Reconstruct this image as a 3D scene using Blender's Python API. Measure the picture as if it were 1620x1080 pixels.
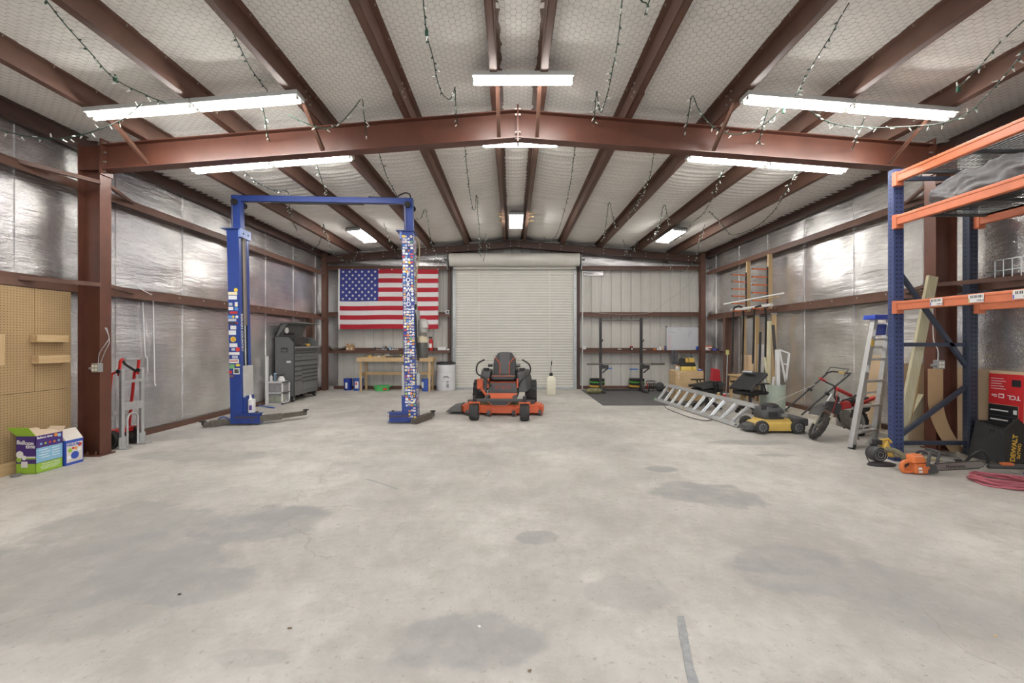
import bpy, bmesh, math, random
import numpy as np
from mathutils import Vector, Matrix, noise
for o in list(bpy.data.objects): bpy.data.objects.remove(o, do_unlink=True)
SC = bpy.context.scene
COL = SC.collection
PI = math.pi
# ---------------------------------------------------------------- camera
F, U0, V0, H = 660.0, 810.5, 539.0, 1.45
cd = bpy.data.cameras.new('camera'); cam = bpy.data.objects.new('camera', cd); COL.objects.link(cam)
cam.location = (0, 0, H); cam.rotation_euler = (PI/2, 0, 0)
cd.sensor_width = 36; cd.lens = F/1620*36; cd.clip_start = .05; cd.clip_end = 200
cd.shift_x = -(U0-810)/1620; cd.shift_y = (V0-540)/1620
SC.camera = cam
# ---------------------------------------------------------------- world, exposure
w = bpy.data.worlds.new('world'); SC.world = w; w.use_nodes = True
w.node_tree.nodes['Background'].inputs[0].default_value = (.80, .86, .95, 1)
w.node_tree.nodes['Background'].inputs[1].default_value = 1.9
vs = SC.view_settings; vs.view_transform = 'Standard'; vs.look = 'None'; vs.gamma = 1; vs.use_curve_mapping = False
vs.exposure = 1.28
TUBE_STRENGTH = 36.0
# ---------------------------------------------------------------- helpers
def W(u, v, Y): return Vector(((u-U0)*Y/F, Y, H+(V0-v)*Y/F))      # a point seen at (u,v), Y metres away
def FL(u, v, z=0.0):                                               # a point on the floor
    Y = (H-z)*F/(v-V0); return Vector(((u-U0)*Y/F, Y, z))
def V3(*a): return Vector(a)
ROOTS = {}
def tag(o, label=None, cat=None, group=None, kind=None):
    if label: o['label'] = label
    if cat: o['category'] = cat
    if group: o['group'] = group
    if kind: o['kind'] = kind
    return o
def root(name, label, cat, loc=(0,0,0), rz=0.0, group=None, kind=None, ry=0.0, rx=0.0):
    o = bpy.data.objects.new(name, None); COL.objects.link(o)
    o.empty_display_size = .1
    M = Matrix.Translation(Vector(loc)) @ Matrix.Rotation(rz,4,'Z') @ Matrix.Rotation(ry,4,'Y') @ Matrix.Rotation(rx,4,'X')
    o.matrix_basis = M; ROOTS[o.name] = M
    tag(o, label, cat, group, kind); return o
class B:
    """collects geometry, then put() links it as one mesh object"""
    def __init__(s, T=None): s.v = []; s.f = []; s.m = []; s.T = T; s.mi = 0
    def add(s, vs, fs):
        n = len(s.v)
        if s.T is not None: vs = [s.T @ Vector(p) for p in vs]
        s.v += [tuple(p) for p in vs]; s.f += [[i+n for i in f] for f in fs]; s.m += [s.mi]*len(fs); return s
    def hexa(s, p): return s.add(p, [(0,3,2,1),(4,5,6,7),(0,1,5,4),(1,2,6,5),(2,3,7,6),(3,0,4,7)])
    def box(s, x0,x1,y0,y1,z0,z1):
        return s.hexa([(x0,y0,z0),(x1,y0,z0),(x1,y1,z0),(x0,y1,z0),(x0,y0,z1),(x1,y0,z1),(x1,y1,z1),(x0,y1,z1)])
    def cbox(s, c, d): return s.box(c[0]-d[0]/2,c[0]+d[0]/2,c[1]-d[1]/2,c[1]+d[1]/2,c[2]-d[2]/2,c[2]+d[2]/2)
    def bar(s, p, q, wd, ht, up=(0,0,1)):
        """rectangular bar from p to q: wd across, ht along up"""
        p, q = Vector(p), Vector(q); d = (q-p).normalized(); u = Vector(up)
        if abs(d.dot(u)) > .98: u = Vector((0,1,0))
        x = d.cross(u).normalized(); u = x.cross(d).normalized()
        a, b = x*wd/2, u*ht/2
        return s.hexa([p-a-b,p+a-b,q+a-b,q-a-b,p-a+b,p+a+b,q+a+b,q-a+b])
    def tube(s, pts, r, n=8, closed=False, cap=True):
        pts = [Vector(p) for p in pts]; k = len(pts); R = r if isinstance(r,(list,tuple)) else [r]*k
        vs, fs = [], []; ref = None
        for i, p in enumerate(pts):
            if closed: d = pts[(i+1)%k]-pts[i-1]
            else: d = pts[min(i+1,k-1)]-pts[max(i-1,0)]
            d = d.normalized() if d.length > 1e-9 else Vector((0,0,1))
            if ref is None: ref = d.orthogonal().normalized()
            ref = (ref-d*ref.dot(d)); ref = ref.normalized() if ref.length > 1e-6 else d.orthogonal().normalized()
            b = d.cross(ref)
            vs += [p+(ref*math.cos(t)+b*math.sin(t))*R[i] for t in (2*PI*j/n for j in range(n))]
        for i in range(k if closed else k-1):
            a, c = i*n, ((i+1)%k)*n
            fs += [(a+j, a+(j+1)%n, c+(j+1)%n, c+j) for j in range(n)]
        if cap and not closed: fs += [tuple(reversed(range(n))), tuple(range((k-1)*n, k*n))]
        return s.add(vs, fs)
    def cyl(s, p, q, r, n=14, r2=None): return s.tube([p,q],[r, r if r2 is None else r2], n)
    def lathe(s, prof, n=20, c=(0,0,0), axis='z'):
        """prof: (radius, height) pairs turned about an axis through c"""
        vs, fs = [], []
        for r, h in prof:
            for j in range(n):
                t = 2*PI*j/n; a, b = r*math.cos(t), r*math.sin(t)
                vs.append({'z':(c[0]+a,c[1]+b,c[2]+h),'y':(c[0]+a,c[1]+h,c[2]-b),'x':(c[0]+h,c[1]+a,c[2]+b)}[axis])
        for i in range(len(prof)-1): fs += [(i*n+j, i*n+(j+1)%n, (i+1)*n+(j+1)%n, (i+1)*n+j) for j in range(n)]
        shut = abs(prof[0][0]-prof[-1][0])+abs(prof[0][1]-prof[-1][1]) < 1e-9
        if prof[0][0] > 1e-6 and not shut: fs.append(tuple(reversed(range(n))))
        if prof[-1][0] > 1e-6 and not shut: fs.append(tuple(range((len(prof)-1)*n, len(prof)*n)))
        return s.add(vs, fs)
    def prism(s, poly, a, b, plane='xz'):
        """poly in a plane, extruded along the third axis from a to b"""
        k = len(poly)
        def P(p, h): return {'xz':(p[0],h,p[1]),'xy':(p[0],p[1],h),'yz':(h,p[0],p[1])}[plane]
        return s.add([P(p,a) for p in poly]+[P(p,b) for p in poly],
                     [tuple(reversed(range(k))), tuple(range(k,2*k))]+[(i,(i+1)%k,k+(i+1)%k,k+i) for i in range(k)])
    def loft(s, rings, cap=True):
        n = len(rings[0]); vs = [p for r in rings for p in r]; fs = []
        for i in range(len(rings)-1): fs += [(i*n+j, i*n+(j+1)%n, (i+1)*n+(j+1)%n, (i+1)*n+j) for j in range(n)]
        if cap: fs += [tuple(reversed(range(n))), tuple(range((len(rings)-1)*n, len(rings)*n))]
        return s.add(vs, fs)
    def grid(s, fn, nu, nv, thick=None):
        """fn(a,b) with a,b in 0..1; thick: a vector that gives the sheet its depth"""
        vs = [Vector(fn(i/nu, j/nv)) for i in range(nu+1) for j in range(nv+1)]
        k = nv+1; fs = [(i*k+j, (i+1)*k+j, (i+1)*k+j+1, i*k+j+1) for i in range(nu) for j in range(nv)]
        if thick is None: return s.add(vs, fs)
        t = Vector(thick); N = len(vs)
        fs2 = fs+[tuple(reversed([i+N for i in f])) for f in fs]
        edge = [i*k for i in range(nu+1)]+[nu*k+j for j in range(1,k)]+[i*k+nv for i in range(nu-1,-1,-1)]+[j for j in range(nv-1,0,-1)]
        m = len(edge)
        fs2 += [(edge[(i+1)%m], edge[i], edge[i]+N, edge[(i+1)%m]+N) for i in range(m)]
        return s.add(vs+[v+t for v in vs], fs2)
    def ball(s, c, r, n=12, sq=(1,1,1)):
        m = max(4, n//2); prof = [(math.sin(PI*i/m), -math.cos(PI*i/m)) for i in range(m+1)]
        vs, fs = [], []
        for a, h in prof:
            for j in range(n):
                t = 2*PI*j/n; vs.append((c[0]+r*sq[0]*a*math.cos(t), c[1]+r*sq[1]*a*math.sin(t), c[2]+r*sq[2]*h))
        for i in range(m): fs += [(i*n+j, i*n+(j+1)%n, (i+1)*n+(j+1)%n, (i+1)*n+j) for j in range(n)]
        return s.add(vs, fs)
    def put(s, name, mats, parent=None, smooth=False, bevel=0, local=False, seg=2):
        me = bpy.data.meshes.new(name)
        vs = s.v
        if parent is not None and not local:
            Mi = parent_matrix(parent).inverted(); vs = [tuple(Mi @ Vector(p)) for p in vs]
        me.from_pydata(vs, [], s.f)
        if not isinstance(mats, (list, tuple)): mats = [mats]
        for m in mats: me.materials.append(m)
        if len(mats) > 1: me.polygons.foreach_set('material_index', s.m)
        bm = bmesh.new(); bm.from_mesh(me)
        bmesh.ops.remove_doubles(bm, verts=bm.verts, dist=1e-6)
        bmesh.ops.recalc_face_normals(bm, faces=bm.faces); bm.to_mesh(me); bm.free()
        o = bpy.data.objects.new(name, me); COL.objects.link(o)
        if smooth:
            me.polygons.foreach_set('use_smooth', [True]*len(me.polygons))
            if smooth != 'all': me.set_sharp_from_angle(angle=math.radians(38))
        if bevel:
            md = o.modifiers.new('bevel','BEVEL'); md.width = bevel; md.segments = seg; md.limit_method = 'ANGLE'
        if parent is not None: o.parent = parent; ROOTS[o.name] = parent_matrix(parent)
        return o
def parent_matrix(p): return ROOTS.get(p.name, Matrix.Identity(4))
def text(s, size, org, right, up, m, parent, name='lettering', ext=.0006, align='LEFT', bold=0.0, sx=1.0):
    cu = bpy.data.curves.new(name,'FONT'); cu.body = s; cu.size = size; cu.extrude = ext; cu.align_x = align; cu.align_y = 'CENTER'; cu.offset = bold
    cu.resolution_u = 3
    t_ = bpy.data.objects.new('tmp_font', cu); COL.objects.link(t_)
    me = bpy.data.meshes.new_from_object(t_.evaluated_get(bpy.context.evaluated_depsgraph_get())); me.name = name
    bpy.data.objects.remove(t_); bpy.data.curves.remove(cu); me.materials.clear(); me.materials.append(m)
    o = bpy.data.objects.new(name, me); COL.objects.link(o)
    r, u = Vector(right).normalized(), Vector(up).normalized(); n = r.cross(u)
    M = Matrix(((r.x*sx,u.x,n.x,org[0]),(r.y*sx,u.y,n.y,org[1]),(r.z*sx,u.z,n.z,org[2]),(0,0,0,1)))
    o.parent = parent; o.matrix_basis = parent_matrix(parent).inverted() @ M; return o
def copy_tree(o, parent=None, loc=None, rz=None, label=None):
    c = o.copy(); COL.objects.link(c); c.parent = parent
    if loc is not None: c.location = loc
    if rz is not None: c.rotation_euler.z = rz
    if label: c['label'] = label
    for ch in list(o.children):
        copy_tree(ch, c)
    return c
def arc(c, r, a0, a1, n, ax=(1,0,0), ay=(0,0,1)):
    c, ax, ay = Vector(c), Vector(ax), Vector(ay)
    return [c+ax*r*math.cos(a0+(a1-a0)*i/n)+ay*r*math.sin(a0+(a1-a0)*i/n) for i in range(n+1)]
def spline(pts, n=6):
    pts = [Vector(p) for p in pts]; out = []
    for i in range(len(pts)-1):
        p0, p1, p2, p3 = pts[max(i-1,0)], pts[i], pts[i+1], pts[min(i+2,len(pts)-1)]
        for j in range(n):
            t = j/n; out.append(.5*((2*p1)+(p2-p0)*t+(2*p0-5*p1+4*p2-p3)*t*t+(3*p1-p0-3*p2+p3)*t**3))
    return out+[pts[-1]]
# ---------------------------------------------------------------- materials
def lin(c): return tuple(((x/255)/12.92 if x/255 <= .04045 else ((x/255+.055)/1.055)**2.4) for x in c)
MATS = {}
def mat(name, rgb, rough=.55, metal=0.0, var=0.0, vs=6.0, bump=0.0, bs=60.0, stretch=(1,1,1), emit=0.0, alpha=1.0, trans=0.0, spec=.5, dark=None, detail=4):
    if name in MATS: return MATS[name]
    m = bpy.data.materials.new(name); m.use_nodes = True; nt = m.node_tree; bs_ = nt.nodes['Principled BSDF']
    c = lin(rgb)+(1,)
    bs_.inputs['Base Color'].default_value = c; bs_.inputs['Roughness'].default_value = rough; bs_.inputs['Metallic'].default_value = metal
    bs_.inputs['Specular IOR Level'].default_value = spec
    if trans: bs_.inputs['Transmission Weight'].default_value = trans
    if alpha < 1: bs_.inputs['Alpha'].default_value = alpha
    if emit: bs_.inputs['Emission Color'].default_value = c; bs_.inputs['Emission Strength'].default_value = emit
    if var or bump:
        tc = nt.nodes.new('ShaderNodeTexCoord'); mp = nt.nodes.new('ShaderNodeMapping'); mp.inputs['Scale'].default_value = stretch
        nt.links.new(tc.outputs['Object'], mp.inputs[0])
    if var:
        nz = nt.nodes.new('ShaderNodeTexNoise'); nz.inputs['Scale'].default_value = vs; nz.inputs['Detail'].default_value = detail; nz.inputs['Roughness'].default_value = .65
        rp = nt.nodes.new('ShaderNodeValToRGB'); rp.color_ramp.elements[0].position = .3; rp.color_ramp.elements[1].position = .72
        d = lin(dark) if dark else tuple(x*(1-var) for x in c[:3])
        rp.color_ramp.elements[0].color = d+(1,); rp.color_ramp.elements[1].color = c if dark else tuple(min(1,x*(1+var*.5)) for x in c[:3])+(1,)
        nt.links.new(mp.outputs[0], nz.inputs[0]); nt.links.new(nz.outputs[0], rp.inputs[0]); nt.links.new(rp.outputs[0], bs_.inputs['Base Color'])
    if bump:
        nb = nt.nodes.new('ShaderNodeTexNoise'); nb.inputs['Scale'].default_value = bs; nb.inputs['Detail'].default_value = 3
        bp = nt.nodes.new('ShaderNodeBump'); bp.inputs['Strength'].default_value = bump; bp.inputs['Distance'].default_value = .01
        nt.links.new(mp.outputs[0], nb.inputs[0]); nt.links.new(nb.outputs[0], bp.inputs['Height']); nt.links.new(bp.outputs[0], bs_.inputs['Normal'])
    MATS[name] = m; return m
STEEL = mat('red_oxide_steel', (104,63,49), .38, 0, .22, 3, .05, 40, dark=(86,51,39))
GIRT = mat('red_oxide_girt', (103,73,60), .5, 0, .2, 4)
DARKSTEEL = mat('dark_oxide_steel', (80,56,48), .5, 0, .2, 4)
GALV = mat('galvanised_metal', (176,178,178), .38, .7, .15, 8)
ALU = mat('brushed_aluminium', (205,206,206), .34, .75, .1, 12, .05, 30)
BLACK = mat('black_plastic', (34,33,33), .5)
RUBBER = mat('black_rubber', (44,42,41), .8, 0, .2, 20)
DGREY = mat('dark_grey_plastic', (66,65,66), .5, 0, .1, 10)
WHITE = mat('white_plastic', (225,224,222), .45)
CHROME = mat('zinc_bolt', (190,186,176), .3, .9)
PINE = mat('pine_wood', (204,178,138), .6, 0, .2, 4, .1, 30, (8,1,1), dark=(182,150,106))
PINEZ = mat('pine_wood_upright', (204,178,138), .6, 0, .2, 4, .1, 30, (8,8,.7), dark=(180,148,104))
PINEY = mat('pine_wood_along', (204,178,138), .6, 0, .2, 4, .1, 30, (8,.7,8), dark=(180,148,104))
PLY = mat('plywood', (206,180,140), .6, 0, .25, 2.5, .05, 30, (1,1,5), dark=(184,154,112))
CARD = mat('cardboard', (178,144,104), .8, 0, .1, 6)
RED = mat('red_paint', (186,30,34), .4)
ORANGE = mat('orange_paint', (212,112,64), .4, 0, .1, 8)
BLUE = mat('lift_blue_paint', (46,70,142), .38, 0, .12, 5)
YELLOW = mat('yellow_paint', (206,168,76), .4, 0, .08, 10)
STEELBARE = mat('bare_steel', (112,106,98), .45, .6, .3, 14)
# ================================================================= THE BUILDING
CX = .07; XL, XR = -5.68, 5.88; YB, YF = 12.66, -2.5
GL, GR = -5.48, 5.68                       # inner faces of the girts
ZR, SL = 4.575, .0833                      # ridge of the roof lining, slope
def zroof(x): return ZR-SL*abs(x-CX)
def nz3(x,y,z,s=1.0): return noise.noise(Vector((x*s,y*s,z*s)))
# ---- concrete floor material: worn slab, each stain with a shape of its own
def concrete():
    m = bpy.data.materials.new('worn_concrete'); m.use_nodes = True; nt = m.node_tree; N = nt.nodes; L = nt.links
    b = N['Principled BSDF']
    tc = N.new('ShaderNodeTexCoord'); co = tc.outputs['Object']
    def noi(s, d=6, r=.6):
        n = N.new('ShaderNodeTexNoise'); n.inputs['Scale'].default_value = s; n.inputs['Detail'].default_value = d; n.inputs['Roughness'].default_value = r; L.new(co, n.inputs[0]); return n.outputs[0]
    def mth(op, a, c=None, d=None):
        n = N.new('ShaderNodeMath'); n.operation = op
        for i, x in enumerate((a, c, d)):
            if x is None: continue
            if hasattr(x, 'links'): L.new(x, n.inputs[i])
            else: n.inputs[i].default_value = x
        return n.outputs[0]
    def ramp(x, p0, p1, c0=(0,0,0,1), c1=(1,1,1,1)):
        r = N.new('ShaderNodeValToRGB'); e = r.color_ramp.elements; e[0].position = p0; e[1].position = p1; e[0].color = c0; e[1].color = c1; L.new(x, r.inputs[0]); return r.outputs[0]
    def mix(f, a, c):
        n = N.new('ShaderNodeMix'); n.data_type = 'RGBA'
        if hasattr(f,'links'): L.new(f, n.inputs[0])
        else: n.inputs[0].default_value = f
        for i, x in ((6,a),(7,c)):
            if hasattr(x,'links'): L.new(x, n.inputs[i])
            else: n.inputs[i].default_value = x
        return n.outputs[2]
    base = ramp(noi(.55,9,.68), .38, .62, lin((168,165,160))+(1,), lin((206,202,195))+(1,))
    base = mix(ramp(noi(3.2,9,.75), .46, .72), base, lin((170,165,156))+(1,))
    base = mix(mth('MULTIPLY', ramp(noi(9,6,.7), .5, .75), .4), base, lin((212,207,198))+(1,))
    base = mix(ramp(noi(28,3,.6), .60, .75), base, lin((160,153,143))+(1,))
    sx = N.new('ShaderNodeSeparateXYZ'); L.new(co, sx.inputs[0])
    wob = mth('MULTIPLY', mth('SUBTRACT', noi(1.1,5,.6), .5), 2.0)
    tot = None
    # (u,v) centre in the photograph, half width, half depth in metres, strength
    for u, v, rx, ry, st in ((110,900,.95,.5,.8),(190,830,.8,.4,.7),(420,826,.62,.38,.95),(285,925,.5,.2,.8),(60,980,.6,.22,.5),(1112,780,.52,.34,.95),(1048,741,.18,.13,.9),
                             (1225,888,.42,.2,.8),(1330,915,.6,.2,.6),(850,850,.16,.12,.8),(745,1010,.34,.2,.75),(990,935,.3,.16,.5),(860,905,.3,.5,.35),(300,720,1.0,.25,.55),(1180,700,.55,.14,.8),
                             (240,690,.8,.35,.45),(950,590+40,.5,.15,.5),(660,735,.9,.5,.3),(880,700,1.2,.5,.25),(1500,960,.5,.25,.5),(400,1040,.18,.06,.5),(600,700,.8,.2,.3),(1230,720,.25,.07,.7)):
        p = FL(u, v)
        dx = mth('MULTIPLY', mth('SUBTRACT', sx.outputs[0], p.x), 1/rx); dy = mth('MULTIPLY', mth('SUBTRACT', sx.outputs[1], p.y), 1/ry)
        d = mth('SQRT', mth('ADD', mth('MULTIPLY', dx, dx), mth('MULTIPLY', dy, dy)))
        d = mth('ADD', d, wob)
        k = N.new('ShaderNodeMapRange'); k.interpolation_type = 'SMOOTHSTEP'; L.new(d, k.inputs[0]); k.inputs[1].default_value = 1.1; k.inputs[2].default_value = .82; k.inputs[3].default_value = 0; k.inputs[4].default_value = st
        tot = k.outputs[0] if tot is None else mth('MAXIMUM', tot, k.outputs[0])
    tot = mth('MULTIPLY', tot, ramp(noi(2.3,6,.7), .2, .55))
    base = mix(mth('MULTIPLY', tot, .9), base, lin((150,149,147))+(1,))
    # fine specks
    base = mix(ramp(noi(60,2,.5), .73, .78), base, lin((120,112,102))+(1,))
    # hairline cracks
    vo = N.new('ShaderNodeTexVoronoi'); vo.feature = 'DISTANCE_TO_EDGE'; vo.inputs['Scale'].default_value = .42
    wn = N.new('ShaderNodeTexNoise'); wn.inputs['Scale'].default_value = 1.6; wn.inputs['Detail'].default_value = 6; L.new(co, wn.inputs[0])
    va = N.new('ShaderNodeVectorMath'); va.operation = 'MULTIPLY_ADD'; L.new(wn.outputs[1], va.inputs[0]); va.inputs[1].default_value = (.6,.6,.6); L.new(co, va.inputs[2]); L.new(va.outputs[0], vo.inputs[0])
    base = mix(mth('MULTIPLY', ramp(vo.outputs[0], .0008, .0026, (1,1,1,1), (0,0,0,1)), mth('MULTIPLY', ramp(noi(.8,2,.5), .5, .6), .4)), base, lin((135,128,118))+(1,))
    L.new(base, b.inputs['Base Color'])
    L.new(ramp(noi(1.2,5,.6), .3, .7, (.52,)*3+(1,), (.75,)*3+(1,)), b.inputs['Roughness'])
    b.inputs['Specular IOR Level'].default_value = .35
    bp = N.new('ShaderNodeBump'); bp.inputs['Strength'].default_value = .12; bp.inputs['Distance'].default_value = .01; L.new(noi(35,5,.7), bp.inputs['Height']); L.new(bp.outputs[0], b.inputs['Normal'])
    return m
CONC = concrete()
fl = B().box(XL,XR,YF,YB,-.15,0).put('floor', CONC); tag(fl, 'worn grey concrete slab with dark stains across the whole workshop', 'floor', kind='structure')
# grey sealant strip stuck to the slab in the near centre
rnd = random.Random(3)
b = B(); pts = [FL(u,v) for u, v in ((1077,975),(1080,1000),(1086,1030),(1092,1060),(1098,1085),(1103,1110))]
L_ = [(p.x-.016-rnd.random()*.009, p.y) for p in pts]; R_ = [(p.x+.016+rnd.random()*.009, p.y) for p in pts]
b.prism(L_+R_[::-1], .0005, .004, 'xy').put('sealant_strip', mat('sealant', (160,161,161), .7, 0, .2, 30), fl)
b = B(); pts = [FL(u,v) for u, v in ((580,758),(600,764),(618,770),(628,774))]
b.prism([(p.x-.008,p.y) for p in pts]+[(p.x+.012,p.y+.01) for p in pts[::-1]], .0004, .002, 'xy').put('sealant_strip', MATS['sealant'], fl)
cb = B().box(5.55,XR,YF,YB,0,.07).put('curb', mat('curb_concrete', (196,189,177), .7, 0, .2, 2, .1, 40)); tag(cb, 'low raised concrete curb along the foot of the rack-side wall', 'curb', kind='structure')
# ---- foil insulation on the side walls
def foil():
    m = bpy.data.materials.new('foil_insulation'); m.use_nodes = True; nt = m.node_tree; N = nt.nodes; L = nt.links; b = N['Principled BSDF']
    tc = N.new('ShaderNodeTexCoord'); co = tc.outputs['Object']
    b.inputs['Metallic'].default_value = .82
    n1 = N.new('ShaderNodeTexNoise'); n1.inputs['Scale'].default_value = 1.4; n1.inputs['Detail'].default_value = 5; L.new(co, n1.inputs[0])
    r = N.new('ShaderNodeValToRGB'); r.color_ramp.elements[0].position = .3; r.color_ramp.elements[1].position = .7
    r.color_ramp.elements[0].color = lin((190,187,188))+(1,); r.color_ramp.elements[1].color = lin((240,238,235))+(1,); L.new(n1.outputs[0], r.inputs[0]); L.new(r.outputs[0], b.inputs['Base Color'])
    rr = N.new('ShaderNodeMapRange'); L.new(n1.outputs[0], rr.inputs[0]); rr.inputs[3].default_value = .30; rr.inputs[4].default_value = .15; L.new(rr.outputs[0], b.inputs['Roughness'])
    mp = N.new('ShaderNodeMapping'); mp.inputs['Scale'].default_value = (1,1.3,8); L.new(co, mp.inputs[0])
    n2 = N.new('ShaderNodeTexNoise'); n2.inputs['Scale'].default_value = 2.2; n2.inputs['Detail'].default_value = 6; n2.inputs['Roughness'].default_value = .62; L.new(mp.outputs[0], n2.inputs[0])
    b1 = N.new('ShaderNodeBump'); b1.inputs['Strength'].default_value = .5; b1.inputs['Distance'].default_value = .035; L.new(n2.outputs[0], b1.inputs['Height'])
    vo = N.new('ShaderNodeTexVoronoi'); vo.inputs['Scale'].default_value = 60; L.new(co, vo.inputs[0])
    b2 = N.new('ShaderNodeBump'); b2.inputs['Strength'].default_value = .3; b2.inputs['Distance'].default_value = .004; L.new(vo.outputs[0], b2.inputs['Height']); L.new(b1.outputs[0], b2.inputs['Normal'])
    L.new(b2.outputs[0], b.inputs['Normal'])
    return m
FOIL = foil()
def foil_wall(name, X, sgn, label, z0):
    wl = B().box(min(X,X+sgn*.06),max(X,X+sgn*.06),YF,YB,0,zroof(X)+.02).put(name, mat('wall_sheet', (190,188,184), .5)); tag(wl, label, 'wall', kind='structure')
    y = YF; k = 0; rn = random.Random(5 if sgn < 0 else 9)
    while y < YB-.05:
        y1 = min(YB-.02, y+1.21)
        def fn(a, c, y=y, y1=y1, k=k):
            yy = y+(y1-y)*a; z = z0+(zroof(X)-.03-z0)*c
            dz = .5*(1-math.cos(min(1,4*a,4*(1-a))*PI))
            d = .012+.012*dz+.010*dz*math.sin(z*9+k*2.1+1.2*nz3(yy,z,k,1.4))+.014*nz3(yy*1.3,z*.8,k*3.1)*dz
            for g in (2.13, 3.42):
                if abs(z-g) < .12: d *= abs(z-g)/.12*.8+.2
            return (X-sgn*d, yy, z)
        B().grid(fn, 14, 90).put('insulation_strip', FOIL, wl, smooth='all')
        B().box(min(X-sgn*.022,X-sgn*.006),max(X-sgn*.022,X-sgn*.006),y1-.014,y1+.014,z0,zroof(X)-.04).put('seam_tape', FOIL, wl)
        y = y1; k += 1
    return wl
wall_l = foil_wall('wall_left', XL, -1, 'long wall lined with silver foil insulation beside the blue lift', .1)
wall_r = foil_wall('wall_right', XR, 1, 'long wall lined with silver foil insulation behind the pallet rack', .12)
tag(B().box(XL,XL+.06,YF,YB,0,.085).put('baseboard_left', GIRT), 'brown steel base angle along the foot of the lift-side wall', 'base angle', kind='structure')
tag(B().box(XR-.06,XR,YF,YB,.07,.15).put('baseboard_right', GIRT), 'brown steel base angle above the curb on the rack-side wall', 'base angle', kind='structure')
# ---- back wall: ribbed steel sheets
PANEL = mat('cream_steel_sheet', (198,195,188), .45, 0, .06, 2)
wb = B().box(XL-.06,XR+.06,YB+.05,YB+.1,0,4.6).put('wall_back', PANEL); tag(wb, 'ribbed cream steel end wall around the roll-up door', 'wall', kind='structure')
def panel_profile(x0, x1):
    pr = []; x = x0
    while x < x1-1e-4:
        e = min(x+.3, x1)
        for dx, dy in ((0,0),(.075,0),(.08,.004),(.095,.004),(.10,0),(.17,0),(.175,.004),(.19,.004),(.195,0),(.245,0),(.262,.032),(.285,.032)):
            if x+dx < e: pr.append((x+dx, dy))
        x = e
    pr.append((x1, 0)); return pr
x = XL
while x < XR-.01:
    x1 = min(x+.9, XR)
    pr = panel_profile(x, x1)
    b = B(); n = len(pr)
    vs_ = [(p[0], YB+p[1], z) for z in (.0, 1) for p in pr]
    vs_ = [(p[0], YB+p[1], 0) for p in pr]+[(p[0], YB+p[1], zroof(p[0])-.01) for p in pr]
    b.add(vs_, [(i,i+1,n+i+1,n+i) for i in range(n-1)])
    b.put('wall_sheet', PANEL, wb); x = x1
# sagging foil above the top girt, and a strip of foil in the corner beside the flag
def foil_back(x0, x1, z0, z1, nm='insulation_strip', amp=.02):
    def fn(a, c):
        xx = x0+(x1-x0)*a; z = z0+(min(z1, zroof(xx)-.02)-z0)*c
        return (xx, YB-.03-amp*abs(math.sin(z*11+xx*.9))-.02*nz3(xx*1.2,z*3,4.4), z)
    return B().grid(fn, 24, 20, (0,.004,0)).put(nm, FOIL, wb, smooth=True)
foil_back(XL+.05,-1.95,3.66,4.2); foil_back(2.1,XR-.05,3.66,4.2); foil_back(XL+.04,-5.27,.1,3.6); foil_back(5.62,XR-.03,.1,3.6)
foil_back(2.1,2.75,3.42,3.56,'insulation_flap')
tag(B().box(-5.4,-1.95,YB-.06,YB,0,.09).box(2.05,5.5,YB-.06,YB,0,.09).put('baseboard_back', GIRT), 'brown steel base angle along the foot of the end wall', 'base angle', kind='structure')
# ---- front wall behind the camera, with the open doorway the photograph is taken from
fw = B().box(XL-.06,-2.4,YF-.1,YF,0,4.6).box(2.4,XR+.06,YF-.1,YF,0,4.6).box(-2.4,2.4,YF-.1,YF,3.4,4.6).put('wall_front', PANEL); tag(fw, 'steel end wall behind the viewer with a wide open doorway', 'wall', kind='structure')
ap = B().box(-8,8,-14,YF,-.15,-.02).put('ground', CONC); tag(ap, 'concrete apron outside the open doorway behind the viewer', 'ground', kind='structure')
# ---- roof lining between the purlins
LIN = mat('roof_lining', (236,233,228), .75, 0, .05, 3, .25, 14, (1,3,1), spec=.25)
ce = B().prism([(XL-.1,zroof(XL-.1)+.05),(CX,ZR+.05),(XR+.1,zroof(XR+.1)+.05),(XR+.1,zroof(XR)+.12),(CX,ZR+.12),(XL-.1,zroof(XL)+.12)], YF-.1, YB+.1,'xz').put('ceiling', LIN)
tag(ce, 'low gabled roof lined with off-white quilted insulation', 'ceiling', kind='structure')
D = [.24,1.35,2.46,3.56,4.67]
edges = sorted([XL]+[CX-d for d in D]+[CX+d for d in D]+[XR])
for i in range(len(edges)-1):
    x0, x1 = edges[i], edges[i+1]
    for (y0, y1) in ((YF,1.0),(1.0,3.85),(3.85,5.32),(5.32,6.9),(6.9,8.9),(8.9,10.8),(10.8,YB)):
        def fn(a, c, x0=x0, x1=x1, y0=y0, y1=y1):
            x = x0+(x1-x0)*a; y = y0+(y1-y0)*c
            e = math.sin(PI*a); g = min(1, (y-YF)/3); far = 1 if y > 5.4 else .35
            ed = min(1, (y-y0)/.1, (y1-y)/.1)
            q = abs(math.sin(y*(22 if y > 5.4 else 13)+1.4*nz3(x*.6,y*.8,i)+.5*x))
            s = .035*e+ed*e*(.030*far*q+.012*nz3(x*1.5,y*1.8,3.3))+.004*nz3(x*7,y*9,1)
            return (x, y, zroof(x)-s)
        nv = max(8, int((y1-y0)/(.026 if y0 > 5 else .05)))
        B().grid(fn, 8, nv).put('lining_sheet', LIN, ce, smooth='all')
        if y1 < YB: B().grid(lambda a,c: (x0+(x1-x0)*a, y1-.035+.07*c, zroof(x0+(x1-x0)*a)-.033*math.sin(PI*a)-.006), 8, 2).put('seam_tape', LIN, ce)
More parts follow.
